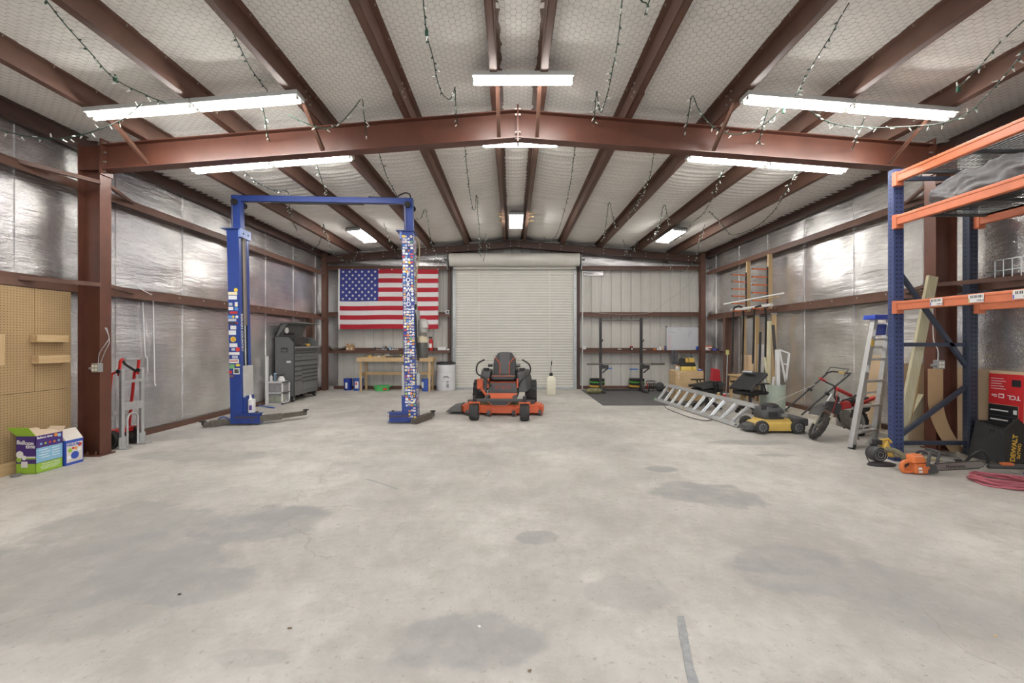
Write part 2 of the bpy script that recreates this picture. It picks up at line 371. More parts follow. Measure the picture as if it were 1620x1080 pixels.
# poultry netting stretched under the lining (one uncountable net)
wx, wy, h_ = .105, .040, .0010
nx, ny = int((XR-XL)/wx)+1, int((8.6-.9)/wy)+1
segs = []
for j in range(ny):
    y = .9+j*wy
    off = wx*.5 if j % 2 else 0
    X = XL+off+np.arange(nx)*wx
    p = lambda x, yy: np.stack([x, np.full_like(x, yy)], 1)
    a0 = p(X, y); a1 = p(X+wx*.36, y)
    segs.append((a0, a1)); segs.append((a1, p(X+wx*.5, y+wy))); segs.append((a0, p(X-wx*.14, y+wy)))
A = np.concatenate([s[0] for s in segs]); E = np.concatenate([s[1] for s in segs])
ok = (A[:,0] > XL+.02) & (E[:,0] > XL+.02) & (A[:,0] < XR-.02) & (E[:,0] < XR-.02)
A, E = A[ok], E[ok]
ed_ = np.array(edges)
def zz(P):
    k = np.clip(np.searchsorted(ed_, P[:,0])-1, 0, len(ed_)-2); a = (P[:,0]-ed_[k])/(ed_[k+1]-ed_[k])
    return ZR-SL*np.abs(P[:,0]-CX)-.052*np.sin(np.pi*np.clip(a,0,1))-.003
A3 = np.column_stack([A, zz(A)]); E3 = np.column_stack([E, zz(E)])
d = (E-A); d /= np.linalg.norm(d,axis=1)[:,None]; nrm = np.column_stack([-d[:,1], d[:,0], np.zeros(len(d))])*h_; up = np.array([0,0,h_*1.4])
n = len(A3); vv = np.stack([A3+nrm,A3-nrm,A3-up,E3+nrm,E3-nrm,E3-up],1).reshape(-1,3)
base = np.arange(n)[:,None]*6
tri = np.concatenate([base+np.array([[0,1,4,3]]), base+np.array([[1,2,5,4]]), base+np.array([[2,0,3,5]])]).reshape(-1,4)
me = bpy.data.meshes.new('netting'); me.from_pydata(vv.tolist(), [], tri.tolist()); me.materials.append(mat('netting_wire', (132,126,118), .6, 0))
o = bpy.data.objects.new('netting', me); COL.objects.link(o); o.parent = ce; o['kind'] = 'stuff'
# ---- steel frames
def ipost(b, x0, x1, y0, y1, z0, z1, t=.012):
    """H column: flanges at x0 and x1, web between"""
    b.box(x0,x0+t,y0,y1,z0,z1).box(x1-t,x1,y0,y1,z0,z1).box(x0+t,x1-t,(y0+y1)/2-.005,(y0+y1)/2+.005,z0,z1)
def zraf(x, top): d = abs(x-CX); return (4.367-.0833*d) if top else (4.012-.0765*d)
def frame(y0, y1, tagtxt, z_r=0.0):
    ym = (y0+y1)/2
    for s, xo, xi, zf, side in ((-1,-5.47,-5.19,0,'lift'),(1,5.60,5.33,.07,'rack')):
        c = root('steel_column', f'red-brown H-section steel column {tagtxt} on the {side} side', 'column', ((xo+xi)/2,ym,zf), kind='structure')
        b = B(); ipost(b, min(xo,xi), max(xo,xi), y0, y1, zf+.012, zraf(xi,True)-.0)
        b.put('shaft', STEEL, c)
        b = B().box(min(xo,xi)-.03,max(xo,xi)+.03,y0-.03,y1+.03,zf,zf+.014); b.put('base_plate', STEEL, c)
        for bx in (.3,.7):
            X = xo+(xi-xo)*bx; B().cyl((X,y0+.035,zf+.014),(X,y0+.035,zf+.03),.016,6).cyl((X,y0+.035,zf+.03),(X,y0+.035,zf+.05),.009,8).put('anchor_bolt', mat('rusty_bolt',(128,92,70),.6,.4), c)
        xp = xi+(-s)*.0
        zt, zb = zraf(xi,True)+.07, zraf(xi,False)-.06
        B().box(min(xp,xp-s*.02),max(xp,xp-s*.02),y0-.005,y1+.005,zb,zt).put('end_plate', STEEL, c)
        for k in range(4):
            zz_ = zb+.05+k*(zt-zb-.1)/3; B().cyl((xp-s*.02,y0+.03,zz_),(xp-s*.045,y0+.03,zz_),.013,6).put('bolt', CHROME, c)
        # haunch stiffeners
        B().box(min(xo,xi)+.012,max(xo,xi)-.012,y0+.005,ym,zraf(xi,False)-.005,zraf(xi,False)+.005).put('stiffener', STEEL, c)
        # flange braces from the girts to the inner flange
        g = GL if s < 0 else GR
        for z in (2.14,3.43):
            for yy, ye in ((y0-.62,y0+.01),(y1+.62,y1-.01)):
                B().bar((g,yy,z-.01),(xi,ye,z-.005),.045,.006,(0,0,1)).bar((g,yy,z+.015),(xi,ye,z+.02),.006,.045).put('flange_brace', GIRT, c)
        # rafter half
        r = root('rafter_beam', f'red-brown steel roof beam half {tagtxt}, rising from the {side} side to the ridge', 'roof beam', (xi,ym,zraf(xi,False)), kind='structure')
        xa, xb = xi-s*.02, CX+s*.012
        def sec(x, za, zb_, ya, yb): return [(x,ya,za),(x,yb,za),(x,yb,zb_),(x,ya,zb_)]
        b = B(); t = .012
        for za, zb_, ya, yb in ((0,t,y0,y1),(1,-t,y0,y1)):
            A_ = [(xa, zraf(xa,za)), (xb, zraf(xb,za))]
            b.hexa([(A_[0][0],ya,A_[0][1]),(A_[1][0],ya,A_[1][1]),(A_[1][0],yb,A_[1][1]),(A_[0][0],yb,A_[0][1]),
                    (A_[0][0],ya,A_[0][1]+zb_),(A_[1][0],ya,A_[1][1]+zb_),(A_[1][0],yb,A_[1][1]+zb_),(A_[0][0],yb,A_[0][1]+zb_)])
        b.hexa([(xa,ym-.005,zraf(xa,0)+t),(xb,ym-.005,zraf(xb,0)+t),(xb,ym+.005,zraf(xb,0)+t),(xa,ym+.005,zraf(xa,0)+t),
                (xa,ym-.005,zraf(xa,1)-t),(xb,ym-.005,zraf(xb,1)-t),(xb,ym+.005,zraf(xb,1)-t),(xa,ym+.005,zraf(xa,1)-t)])
        b.put('beam', STEEL, r)
        B().box(min(CX,CX+s*.012),max(CX,CX+s*.012),y0-.004,y1+.004,zraf(CX,0)-.05,zraf(CX,1)+.06).put('ridge_plate', STEEL, r)
        for zk in (.02,.1,.32,.39):
            B().cyl((CX+s*.012,y0+.03,zraf(CX,0)-.02+zk),(CX+s*.035,y0+.03,zraf(CX,0)-.02+zk),.012,6).put('bolt', CHROME, r)
        for dd in (D[4],D[2],D[0]):
            X = CX+s*dd
            B().bar((X,y0-.52,4.375-SL*dd+.02),(X,y0+.006,zraf(X,0)+.02),.045,.006,(0,0,1)).bar((X+.02,y0-.52,4.375-SL*dd+.03),(X+.02,y0+.006,zraf(X,0)+.03),.006,.045).put('flange_brace', GIRT, r)
frame(5.25, 5.40, 'in the mid frame'); frame(-1.75, -1.6, 'in the frame behind the viewer')
# end frame against the back wall
for s, x0, x1, side in ((-1,-5.57,-5.43,'flag'),(1,5.50,5.64,'whiteboard')):
    c = root('steel_column', f'slim red-brown steel corner column beside the {side}', 'column', ((x0+x1)/2,12.25,0), kind='structure')
    b = B(); b.box(x0,x1,12.17,12.182,0 if s<0 else .07,4.02).box(x0,x1,12.31,12.322,0 if s<0 else .07,4.02).box((x0+x1)/2-.005,(x0+x1)/2+.005,12.18,12.31,0 if s<0 else .07,4.02).put('shaft', GIRT, c)
    r = root('rafter_beam', f'dark brown end-wall roof beam half above the {side}', 'roof beam', (s*5.5,12.25,3.9), kind='structure')
    xa, xb = (x0 if s<0 else x1), CX
    zt = lambda x: 4.385-SL*abs(x-CX)
    b = B()
    for za, zb_, ya, yb in ((-.2,-.19,12.16,12.33),(-.012,0,12.16,12.33),(-.19,-.012,12.2,12.21)):
        b.hexa([(xa,ya,zt(xa)+za),(xb,ya,zt(xb)+za),(xb,yb,zt(xb)+za),(xa,yb,zt(xa)+za),(xa,ya,zt(xa)+zb_),(xb,ya,zt(xb)+zb_),(xb,yb,zt(xb)+zb_),(xa,yb,zt(xa)+zb_)])
    b.put('beam', DARKSTEEL, r)
    for k in range(9):
        X = CX+s*(.12+.62*k)
        for zz_ in (-.05,-.15): B().cyl((X,12.2,zt(X)+zz_),(X,12.185,zt(X)+zz_),.015,6).put('bolt', CHROME, r)
# ---- purlins and eave struts
ordn = ['ridge','second','third','fourth','fifth']
for s, side in ((-1,'lift'),(1,'rack')):
    for k, dd in enumerate(D):
        X = CX+s*dd; zb = 4.375-SL*dd
        pl = root('purlin_beam', (f'brown steel roof purlin nearest the ridge on the {side} side' if k == 0 else f'brown steel roof purlin, {ordn[k]} from the ridge on the {side} side'), 'purlin', (X,5.3,zb), kind='structure')
        b = B()
        for (y0,y1,o,dz) in ((YF,5.9,0,0),(4.75,YB,s*.014,-.005)):
            x = X+o; zb += dz
            b.box(x-.005,x+.005,y0,y1,zb,zb+.2); b.box(min(x,x+s*.07),max(x,x+s*.07),y0,y1,zb,zb+.008); b.box(x+s*.07-.004,x+s*.07+.004,y0,y1,zb,zb+.022); b.box(min(x,x-s*.07),max(x,x-s*.07),y0,y1,zb+.192,zb+.2)
        zb += .005; b.put('z_section', GIRT, pl)
        for yy in (4.8,5.85,4.9):
            for zz_ in (.05,.15): B().cyl((X-s*.006,yy,zb+zz_),(X-s*.024,yy,zb+zz_),.012,6).put('bolt', CHROME, pl)
        yy = 1.2
        while yy < 5: B().cyl((X-s*.055,yy,zb+.192),(X-s*.055,yy,zb+.175),.005,5).put('screw', CHROME, pl); yy += .42
    Xe = (XL+.1) if s < 0 else (XR-.1)
    es = root('purlin_beam', f'dark brown eave strut along the top of the {side}-side wall', 'eave strut', (Xe,5.3,3.86), kind='structure')
    zt = zroof(Xe)-.01
    B().box(Xe-.005,Xe+.005,YF,YB,zt-.2,zt).box(min(Xe,Xe-s*.08),max(Xe,Xe-s*.08),YF,YB,zt-.008,zt).box(min(Xe,Xe-s*.08),max(Xe,Xe-s*.08),YF,YB,zt-.2,zt-.192).put('c_section', DARKSTEEL, es)
    # girts: Z-sections, web level, lying on the wall
    gi = GL if s < 0 else GR; xw = XL if s < 0 else XR
    for zb, nm in ((2.06,'middle'),(3.355,'upper')):
        gr = root('girt_beam', f'brown steel {nm} wall girt along the {side}-side wall', 'girt', (gi,5.3,zb), kind='structure')
        B().box(min(gi,gi-s*.006),max(gi,gi-s*.006),YF,12.16,zb,zb+.085).box(min(gi,xw),max(gi,xw),YF,YB-.3,zb+.08,zb+.087).box(min(xw-s*.04,xw-s*.046),max(xw-s*.04,xw-s*.046),YF,YB-.3,zb+.087,zb+.165).put('z_section', GIRT, gr)
        yy = 4.3
        while yy < 12: B().box(xw-s*.05-.004,xw-s*.05+.004,yy,yy+.02,zb+.1,zb+.13).put('screw', CHROME, gr); yy += .55
for zb, nm in ((1.09,'lower'),(2.17,'middle'),(3.56,'top')):
    for xa, xb, side in ((-5.6,-1.86,'flag'),(2.02,5.75,'whiteboard')):
        gr = root('girt_beam', f'brown steel {nm} wall girt on the end wall, {side} side', 'girt', (xa,12.4,zb), kind='structure')
        B().box(xa,xb,12.4,12.406,zb,zb+.075).box(xa,xb,12.4,12.6,zb+.07,zb+.077).box(xa,xb,12.594,12.6,zb+.077,zb+.15).put('z_section', GIRT, gr)
# short lower girt and framed-opening posts on the side walls
gr = root('girt_beam', 'short brown steel girt shelf between the corner column and the wall post', 'girt', (5.7,11.8,1.09), kind='structure')
B().box(5.63,5.636,11.33,12.16,1.1,1.18).box(5.63,5.86,11.33,12.16,1.17,1.177).put('z_section', GIRT, gr)
for xa, xb, y, zt_, lb, zf in ((5.62,5.86,11.1,2.05,'brown steel jamb post of a walk door beside the battle ropes',.07),(-5.64,-5.42,11.4,2.05,'brown steel jamb post behind the grey tool chest',0)):
    c = root('jamb', lb, 'door jamb', ((xa+xb)/2,y,zf), kind='structure')
    xi = xa if xa > 0 else xb
    B().box(xa,xb,y,y+.01,zf,zt_).box(min(xi,xi+.03*(1 if xa>0 else -1)),max(xi,xi+.03*(1 if xa>0 else -1)),y-.07,y+.01,zf,zt_).put('c_section', GIRT, c)
# ---- roll-up door
DOOR = mat('door_slat_paint', (205,202,194), .42, 0, .05, 3)
dr = root('door_1', 'closed cream roll-up steel door in the middle of the end wall', 'roll-up door', (CX,12.48,0), kind='structure')
xa, xb = -1.72, 1.86
pr = []; z = .05; k = 0
while z < 3.72:
    for dz, dy in ((0,0),(.012,-.014),(.05,-.014),(.062,0)): pr.append((z+dz, 12.5+dy))
    z += .08
n = len(pr)
B().add([(x,p[1],p[0]) for x in (xa,xb) for p in pr], [(i,i+1,n+i+1,n+i) for i in range(n-1)]).put('curtain', DOOR, dr)
B().box(xa,xb,12.46,12.52,.0,.06).put('bottom_bar', GALV, dr)
for x0, x1 in ((xa-.06,xa+.03),(xb-.03,xb+.06)):
    B().box(x0,x1,12.45,12.47,0,3.75).box(x0,x1,12.53,12.56,0,3.75).box(x0 if x0<0 else x1-.012,x0+.012 if x0<0 else x1,12.47,12.53,0,3.75).put('guide_rail', GALV, dr)
    for zz_ in (.3,.75,1.2,1.65,2.1,2.55,3.0,3.45): B().cyl(((x0+x1)/2,12.45,zz_),((x0+x1)/2,12.438,zz_),.012,6).put('bolt', DGREY, dr)
pf = []
for j in range(40): pf.append(.19+.006*(j%2))
b = B(); NR = 40; nx_ = 90; rings = []
for i in range(nx_+1):
    x = -1.84+3.8*i/nx_; r = .185+(.006 if i%4 < 3 else 0); rings.append([(x,12.24+r*math.cos(2*PI*j/28),3.83+r*math.sin(2*PI*j/28)) for j in range(28)])
b.loft(rings).put('drum', DOOR, dr, smooth=True)
B().box(xa-.02,xb+.02,12.35,12.5,3.58,3.68).put('lintel_flap', DOOR, dr)
for x in (-.99,1.12): B().box(x-.018,x+.018,12.475,12.483,.06,3.66).put('pull_strap', mat('strap_white',(214,210,200),.7), dr)
for sx_, x in ((-1,-1.9),(1,2.02)):
    B().box(x-.01,x+.01,12.15,12.5,3.55,3.95).box(x-.12*(sx_<0),x+.12*(sx_>0),12.2,12.23,3.84,3.87).put('drum_bracket', GALV, dr)
    B().cyl((x-.1*(sx_<0),12.22,3.83),(x+.1*(sx_>0),12.22,3.83),.03,10).put('axle', STEELBARE, dr)
for x, wd_, sd in ((-1.90,.09,'flag'),(1.99,.09,'squat rack')):
    j_ = B().box(x-wd_/2,x+wd_/2,12.56,12.64,0,3.8).put('jamb', DARKSTEEL); tag(j_, f'dark steel door jamb between the roll-up door and the {sd}', 'door jamb', kind='structure')
# ================================================================= LAMPS
TUBE = bpy.data.materials.new('lit_tube'); TUBE.use_nodes = True
e_ = TUBE.node_tree.nodes['Principled BSDF']; e_.inputs['Base Color'].default_value = (1,1,1,1); e_.inputs['Emission Color'].default_value = (1,.98,.94,1); e_.inputs['Emission Strength'].default_value = TUBE_STRENGTH
HOUS = mat('lamp_housing', (176,175,172), .45); REFL = mat('lamp_reflector', (96,96,95), .5)
def shop_light(x0, x1, y, label, group, drop=.0):
    """two-tube strip lamp hung under the purlins from x0 to x1"""
    z = lambda x: 4.375-SL*abs(x-CX)-.035-drop
    if x0 < CX < x1: z = lambda x: 4.34-drop
    r = root('strip_light', label, 'light fixture', ((x0+x1)/2,y,z((x0+x1)/2)), group=group)
    p, q = Vector((x0,y,z(x0)-.012)), Vector((x1,y,z(x1)-.012))
    B().bar(p+V3(0,0,.02),q+V3(0,0,.02),.18,.05).put('housing', HOUS, r, bevel=.006)
    dv = (q-p).normalized()
    for s in (-1,1):
        o = V3(0,s*.042,-.022)
        B().cyl(p+dv*.03+o,q-dv*.03+o,.0135,8).put('tube', TUBE, r)
        for e in (p+dv*.012, q-dv*.03): B().cyl(e+o,e+o+dv*.018,.018,8).put('tube_socket', HOUS, r)
    return r
G1 = 'strip lights under the purlins'
for y, nm in ((4.6,'in front of the mid roof beam'),(6.08,'just behind the mid roof beam')):
    shop_light(-.45,.68,y,f'lit white strip light at the ridge {nm}',G1)
    shop_light(-4.66,-3.50,y,f'wall-end strip light over the lift side, {nm}',G1)
    shop_light(-3.49,-2.33,y,f'ridge-end strip light over the lift side, {nm}',G1)
    shop_light(2.55,3.70,y,f'ridge-end strip light over the rack side, {nm}',G1)
    shop_light(3.71,4.85,y,f'wall-end strip light over the rack side, {nm}',G1)
for y, nm in ((.6,'above the viewer'),(-1.0,'by the open doorway')):
    shop_light(-.45,.68,y,f'lit white strip light at the ridge {nm}',G1)
    shop_light(-4.0,-2.9,y,f'lit white strip light over the lift side {nm}',G1)
    shop_light(3.0,4.1,y,f'lit white strip light over the rack side {nm}',G1)
def high_bay(xc, y0, y1, label):
    z = 4.375-SL*abs(xc-CX)-.02; sl = 0 if abs(xc-CX) < .4 else (-SL if xc > CX else SL)
    r = root('high_bay_light', label, 'light fixture', (xc,(y0+y1)/2,z), group='four-tube lights at the back')
    h = lambda x: z+sl*(x-xc)
    b = B(); b.hexa([(xc-.17,y0,h(xc-.17)-.03),(xc+.17,y0,h(xc+.17)-.03),(xc+.17,y1,h(xc+.17)-.03),(xc-.17,y1,h(xc-.17)-.03),(xc-.14,y0,h(xc-.14)+.02),(xc+.14,y0,h(xc+.14)+.02),(xc+.14,y1,h(xc+.14)+.02),(xc-.14,y1,h(xc-.14)+.02)])
    b.put('reflector', REFL, r)
    for k in range(4):
        x = xc-.12+.08*k; B().cyl((x,y0+.04,h(x)-.055),(x,y1-.04,h(x)-.055),.0135,8).put('tube', TUBE, r)
    for yy in (y0,y1-.035): B().hexa([(xc-.17,yy,h(xc-.17)-.07),(xc+.17,yy,h(xc+.17)-.07),(xc+.17,yy+.035,h(xc+.17)-.07),(xc-.17,yy+.035,h(xc-.17)-.07),(xc-.17,yy,h(xc-.17)-.02),(xc+.17,yy,h(xc+.17)-.02),(xc+.17,yy+.035,h(xc+.17)-.02),(xc-.17,yy+.035,h(xc-.17)-.02)]).put('end_cap', HOUS, r)
high_bay(.09,9.35,10.55,'lit four-tube light at the ridge in front of the roll-up door')
high_bay(-3.66,9.55,10.75,'lit four-tube light over the workbench side')
high_bay(3.86,9.55,10.75,'lit four-tube light over the squat rack side')
# timber cleats that carry the middle lamp
cl = root('lamp_cleat', 'small timber cleats carrying the four-tube light at the ridge', 'cleat', (.09,9.9,4.38))
for yy in (9.5,9.75,10.1):
    for x in (-.32,.36): B().box(x,x+.14,yy,yy+.05,4.35,4.375).put('cleat', PINE, cl)
# ================================================================= FAIRY LIGHTS
WIREG = mat('green_wire', (52,74,62), .6); BULB = mat('clear_bulb', (222,224,216), .2, 0, spec=.8)
def strand(label, pts, z=4.22, lamp=True):
    """pts: (u, v[, z]) in the photograph; the strand hangs just under the roof"""
    P = []
    for q in pts:
        zz_ = q[2] if len(q) > 2 else z
        Y = min(12.1, (zz_-H)*F/(V0-q[1])); P.append(W(q[0], q[1], Y))
    P = spline(P, 18)
    r = root('fairy_lights', label, 'string lights', P[0], group='fairy lights hung under the roof')
    B().tube(P, .0055, 5).put('wire', WIREG, r)
    rn = random.Random(len(label)+int(pts[0][0])); b = B(); acc = 0
    for i in range(1, len(P)):
        acc += (P[i]-P[i-1]).length
        if acc > .095:
            acc = 0; d = Vector((rn.uniform(-1,1),rn.uniform(-1,1),rn.uniform(-1.2,.3))).normalized()
            b.mi = 0; b.cyl(P[i],P[i]+d*.026,.0075,5); b.mi = 1; b.cyl(P[i]+d*.024,P[i]+d*.062,.009,5,.004)
    o = b.put('bulb', [WIREG, BULB], r); o['kind'] = 'stuff'
    return r
strand('fairy lights running down the second bay above the pegboard', [(62,-14,4.05),(100,35,4.05),(140,80,4.03),(182,125,4.0),(235,152,3.95),(262,163,3.93)])
strand('fairy light swag drooping over the steel column by the pegboard', [(-6,203,3.75),(30,213,3.7),(70,219,3.68),(110,217,3.68),(150,207,3.72),(195,188,3.85),(225,163,3.95)])
strand('fairy lights trailing beside the third purlin over the lift side', [(340,-6),(358,28),(375,65),(395,105),(412,130),(422,142),(425,150)])
strand('fairy light tail hanging past the roof beam behind the lift-side strip light', [(415,166,4.1),(420,190,4.05),(425,218,4.0),(438,247,3.95)])
strand('fairy light swag with a peak against the roof beam, lift side', [(455,181,4.05),(480,193,4.0),(510,203,3.97),(535,197,4.0),(556,176,4.1),(572,157,4.25),(575,175,4.2),(578,200,4.1),(583,240,4.0)])
strand('long fairy lights left of the ridge ending in a knotted loop', [(669,-8),(675,52),(686,95),(690,118),(696,140),(703,152),(711,157),(717,148),(720,139),(721,165),(724,200),(728,230)])
strand('long fairy lights right of the ridge ending in a tangled loop', [(985,-8),(978,60),(970,105),(963,140),(956,165),(951,178),(947,165),(944,144),(942,165),(940,190),(937,218)])
strand('short fairy light knot hanging at the top edge right of the ridge', [(1008,-10),(1015,2),(1024,7),(1020,24),(1026,5),(1030,-8)])
strand('fairy lights sloping down to the rack-side strip light', [(1343,5),(1328,30),(1315,55),(1290,95),(1268,135),(1258,152)], 4.1)
strand('fairy light swag below the rack-side strip light', [(1082,216,4.0),(1088,190,4.1),(1095,152,4.25),(1105,172,4.15),(1122,195,4.05),(1150,211,3.98),(1180,211,3.97),(1203,201,4.0),(1225,183,4.05),(1240,165,4.1)])
strand('fairy light tail dangling past the roof beam on the rack side', [(1215,172,4.05),(1205,205,4.0),(1201,228,3.97),(1196,250,3.95)])
strand('second fairy light tail dangling past the roof beam near the rack', [(1368,186,3.95),(1358,210,3.9),(1350,232,3.88),(1335,262,3.85)])
strand('fairy light swag reaching the roof edge above the pallet rack', [(1628,70,3.9),(1605,100,3.9),(1585,125,3.88),(1562,150,3.85),(1530,180,3.82),(1490,195,3.8),(1440,200,3.8),(1380,202,3.8),(1330,198,3.85),(1300,188,3.9),(1282,175,3.95)])
strand('fairy lights above the pallet rack with a green plug', [(1628,25,4.0),(1580,70,4.0),(1550,105,3.98),(1525,130,3.96),(1514,141,3.95)])
strand('fairy light swag over the lift crossbeam', [(385,270),(400,284),(420,296),(440,302),(455,303),(457,320),(459,336),(464,352),(475,374,4.1),(490,393,4.0),(503,388,4.0),(509,370,4.1),(512,354,4.15)], 4.05)
strand('fairy light swag in the corner above the flag', [(512,354),(516,372,4.0),(524,392,3.95),(535,406,3.9),(548,412,3.88),(560,408,3.9),(566,396,4.0)], 4.1)
strand('fairy lights beside the lift-side strip light in the far bay', [(500,256),(508,282),(516,303),(524,308)], 4.05)
strand('fairy lights dropping to the right lift post', [(600,243),(606,262),(614,284),(625,304),(632,322)], 4.1)
strand('fairy light swag between the right lift post and the flag', [(658,345),(665,346),(672,331),(676,345),(679,365),(684,388,4.1),(690,402,4.0),(697,412,3.9),(705,405,4.0)], 4.15)
strand('fairy light swag over the flag', [(607,352),(614,372),(622,392),(632,405),(640,404)], 4.05)
strand('long fairy lights left of the ridge in the far bay', [(735,225),(738,260),(742,296),(747,325),(751,332),(754,309),(756,340),(759,372),(760,398,4.1)], 4.28)
strand('fairy light loop hanging before the door drum', [(757,372),(758,390,4.1),(761,408,3.95),(764,415,3.9),(768,396,4.0),(769,370)], 4.25)
strand('long fairy lights right of the ridge in the far bay', [(911,226),(906,262),(902,292),(896,320),(888,350),(880,372),(868,383,4.1),(860,373)], 4.28)
strand('fairy lights along the second far purlin right of the ridge', [(1035,238),(1029,275),(1020,300),(1012,312),(1004,328),(994,344),(984,354),(976,358),(970,345),(964,320),(960,345),(956,370),(952,381)], 4.18)
strand('fairy lights along the third far purlin on the rack side', [(1145,268),(1135,292),(1124,318),(1112,338),(1098,350),(1080,370),(1062,378),(1052,325),(1044,350),(1036,372),(1022,378)], 4.1)
strand('fairy lights along the fourth far purlin on the rack side', [(1262,268),(1246,296),(1236,315),(1222,336),(1200,356),(1180,366),(1157,371),(1140,352),(1122,334)], 4.0)
strand('fairy light swag in the corner above the whiteboard', [(1115,355),(1106,384,3.95),(1104,400,3.9),(1096,415,3.8),(1085,426,3.75),(1073,430,3.72),(1062,424,3.75),(1054,405,3.85)], 4.0)
strand('fairy light tail hanging at the end wall beside the door drum', [(985,378),(990,392,4.05),(996,402,4.0),(1003,396,4.05),(1008,380)], 4.15)
# green plugs in the strands
for u, v, z, lb in ((182,125,4.0,'green plug hanging in the fairy lights above the pegboard'),(675,52,4.22,'green plug hanging in the fairy lights left of the ridge'),(1516,142,3.93,'green plug block hanging above the pallet rack'),(1240,176,4.05,'grey plug hanging at the rack-side strip light')):
    p = W(u,v,(z-H)*F/(V0-v)); r = root('light_plug', lb, 'plug', p)
    B().cbox(p,(.03,.025,.045)).put('body', mat('plug_green',(44,92,70),.5), r, bevel=.006)
    B().cyl(p+V3(0,0,.02),p+V3(0,0,.045),.008,6).put('collar', WIREG, r)
# ================================================================= LIFT SIDE
WTXT = mat('white_print', (235,234,230), .5); KTXT = mat('black_print', (30,30,32), .5)
# ---- pegboard
def pegmat():
    m = mat('pegboard', (172,144,104), .7, 0, .08, 3); nt = m.node_tree; N = nt.nodes; L = nt.links; b = N['Principled BSDF']
    tc = N.new('ShaderNodeTexCoord'); sp = N.new('ShaderNodeSeparateXYZ'); L.new(tc.outputs['Object'], sp.inputs[0]); sq = None
    for i in (1,2):
        a = N.new('ShaderNodeMath'); a.operation = 'PINGPONG'; a.inputs[1].default_value = .0145; L.new(sp.outputs[i], a.inputs[0])
        c = N.new('ShaderNodeMath'); c.operation = 'MULTIPLY'; L.new(a.outputs[0], c.inputs[0]); L.new(a.outputs[0], c.inputs[1])
        if sq is None: sq = c
        else:
            d = N.new('ShaderNodeMath'); d.operation = 'ADD'; L.new(sq.outputs[0], d.inputs[0]); L.new(c.outputs[0], d.inputs[1]); sq = d
    lt = N.new('ShaderNodeMath'); lt.operation = 'LESS_THAN'; lt.inputs[1].default_value = .0048**2; L.new(sq.outputs[0], lt.inputs[0])
    mx = N.new('ShaderNodeMix'); mx.data_type = 'RGBA'; src = b.inputs['Base Color'].links[0].from_socket
    L.new(lt.outputs[0], mx.inputs[0]); L.new(src, mx.inputs[6]); mx.inputs[7].default_value = lin((96,70,42))+(1,); L.new(mx.outputs[2], b.inputs['Base Color'])
    return m
PEG = pegmat()
r = root('pegboard', 'tan pegboard lining the wall in front of the steel column, with timber cleats', 'pegboard', (GL,4.2,0))
xs = GL+.004
for y0, y1, z0, z1 in ((4.78,5.17,.87,2.05),(2.4,4.775,.87,2.05),(2.4,5.17,.1,.866)): B().box(xs,xs+.006,y0,y1,z0,z1).put('board', PEG, r)
yy = lambda u, X: -X*F/(U0-u)
X = xs+.006
for u0, u1, v0, v1 in ((60,110,530,541),(62,112,562,574)):
    ya, yb = yy(u0,X+.09), yy(u1,X+.09); ym = (ya+yb)/2
    B().box(X,X+.085,ya,yb,H+(V0-v1)*ym/F,H+(V0-v0)*ym/F).put('cleat', PINEY, r, bevel=.003)
B().box(X,X+.085,4.35,4.43,1.19,1.52).put('cleat', PINEZ, r, bevel=.003)
B().box(X,X+.038,2.4,4.78,.0,.135).put('kick_plank', PINEY, r, bevel=.003)
# ---- boxes by the pegboard
PURP = mat('box_purple', (72,46,118), .5); LIME = mat('box_lime', (150,190,60), .5); SKY = mat('box_sky', (136,186,214), .5); BOXBLUE = mat('box_blue', (52,82,178), .5); KRAFT = mat('kraft_inside', (206,186,160), .8)
MINT = mat('print_orange', (226,140,50), .5); PRED = mat('print_red', (200,52,48), .5)
A = FL(56.7,749.6); x0, x1, y0, y1, hb = A.x-.215, A.x, A.y, A.y+.27, .41
r = root('balloon_kit_box', 'open purple, sky blue and lime cardboard box printed Balloon Time', 'box', (A.x,A.y,0))
b = B()
for p in ((x0,x1,y0,y0+.003),(x0,x1,y1-.003,y1),(x0,x0+.003,y0,y1),(x1-.003,x1,y0,y1)):
    b.mi = 0; b.box(*p,.11,hb); b.mi = 1; b.box(*p,0,.11)
b.mi = 2; b.box(x0,x1,y0,y1,0,.003)
b.put('carton', [PURP, LIME, KRAFT], r)
B().box(x1,x1+.001,y0+.002,y1-.002,.115,.275).put('blue_panel', SKY, r)
B().hexa([(x0,y0,hb),(x1,y0,hb),(x1,y0+.003,hb),(x0,y0+.003,hb),(x0-.03,y0-.06,hb+.1),(x1-.025,y0-.05,hb+.1),(x1-.025,y0-.047,hb+.103),(x0-.03,y0-.057,hb+.103)]).put('front_flap', LIME, r)
B().hexa([(x1-.003,y0,hb),(x1,y0,hb),(x1,y1,hb),(x1-.003,y1,hb),(x1-.1,y0+.02,hb+.07),(x1-.097,y0+.02,hb+.072),(x1-.097,y1-.02,hb+.03),(x1-.1,y1-.02,hb+.03)]).put('side_flap', KRAFT, r)
B().hexa([(x0,y0,hb),(x0+.003,y0,hb),(x0+.003,y1,hb),(x0,y1,hb),(x0-.06,y0+.02,hb+.05),(x0-.057,y0+.02,hb+.052),(x0-.057,y1-.02,hb+.05),(x0-.06,y1-.02,hb+.05)]).put('side_flap', KRAFT, r)
B().hexa([(x0,y1-.003,hb),(x1,y1-.003,hb),(x1,y1,hb),(x0,y1,hb),(x0+.02,y1+.05,hb+.05),(x1-.02,y1+.05,hb+.05),(x1-.02,y1+.053,hb+.05),(x0+.02,y1+.053,hb+.05)]).put('back_flap', KRAFT, r)
fr, up = (1,0,0), (0,0,1)
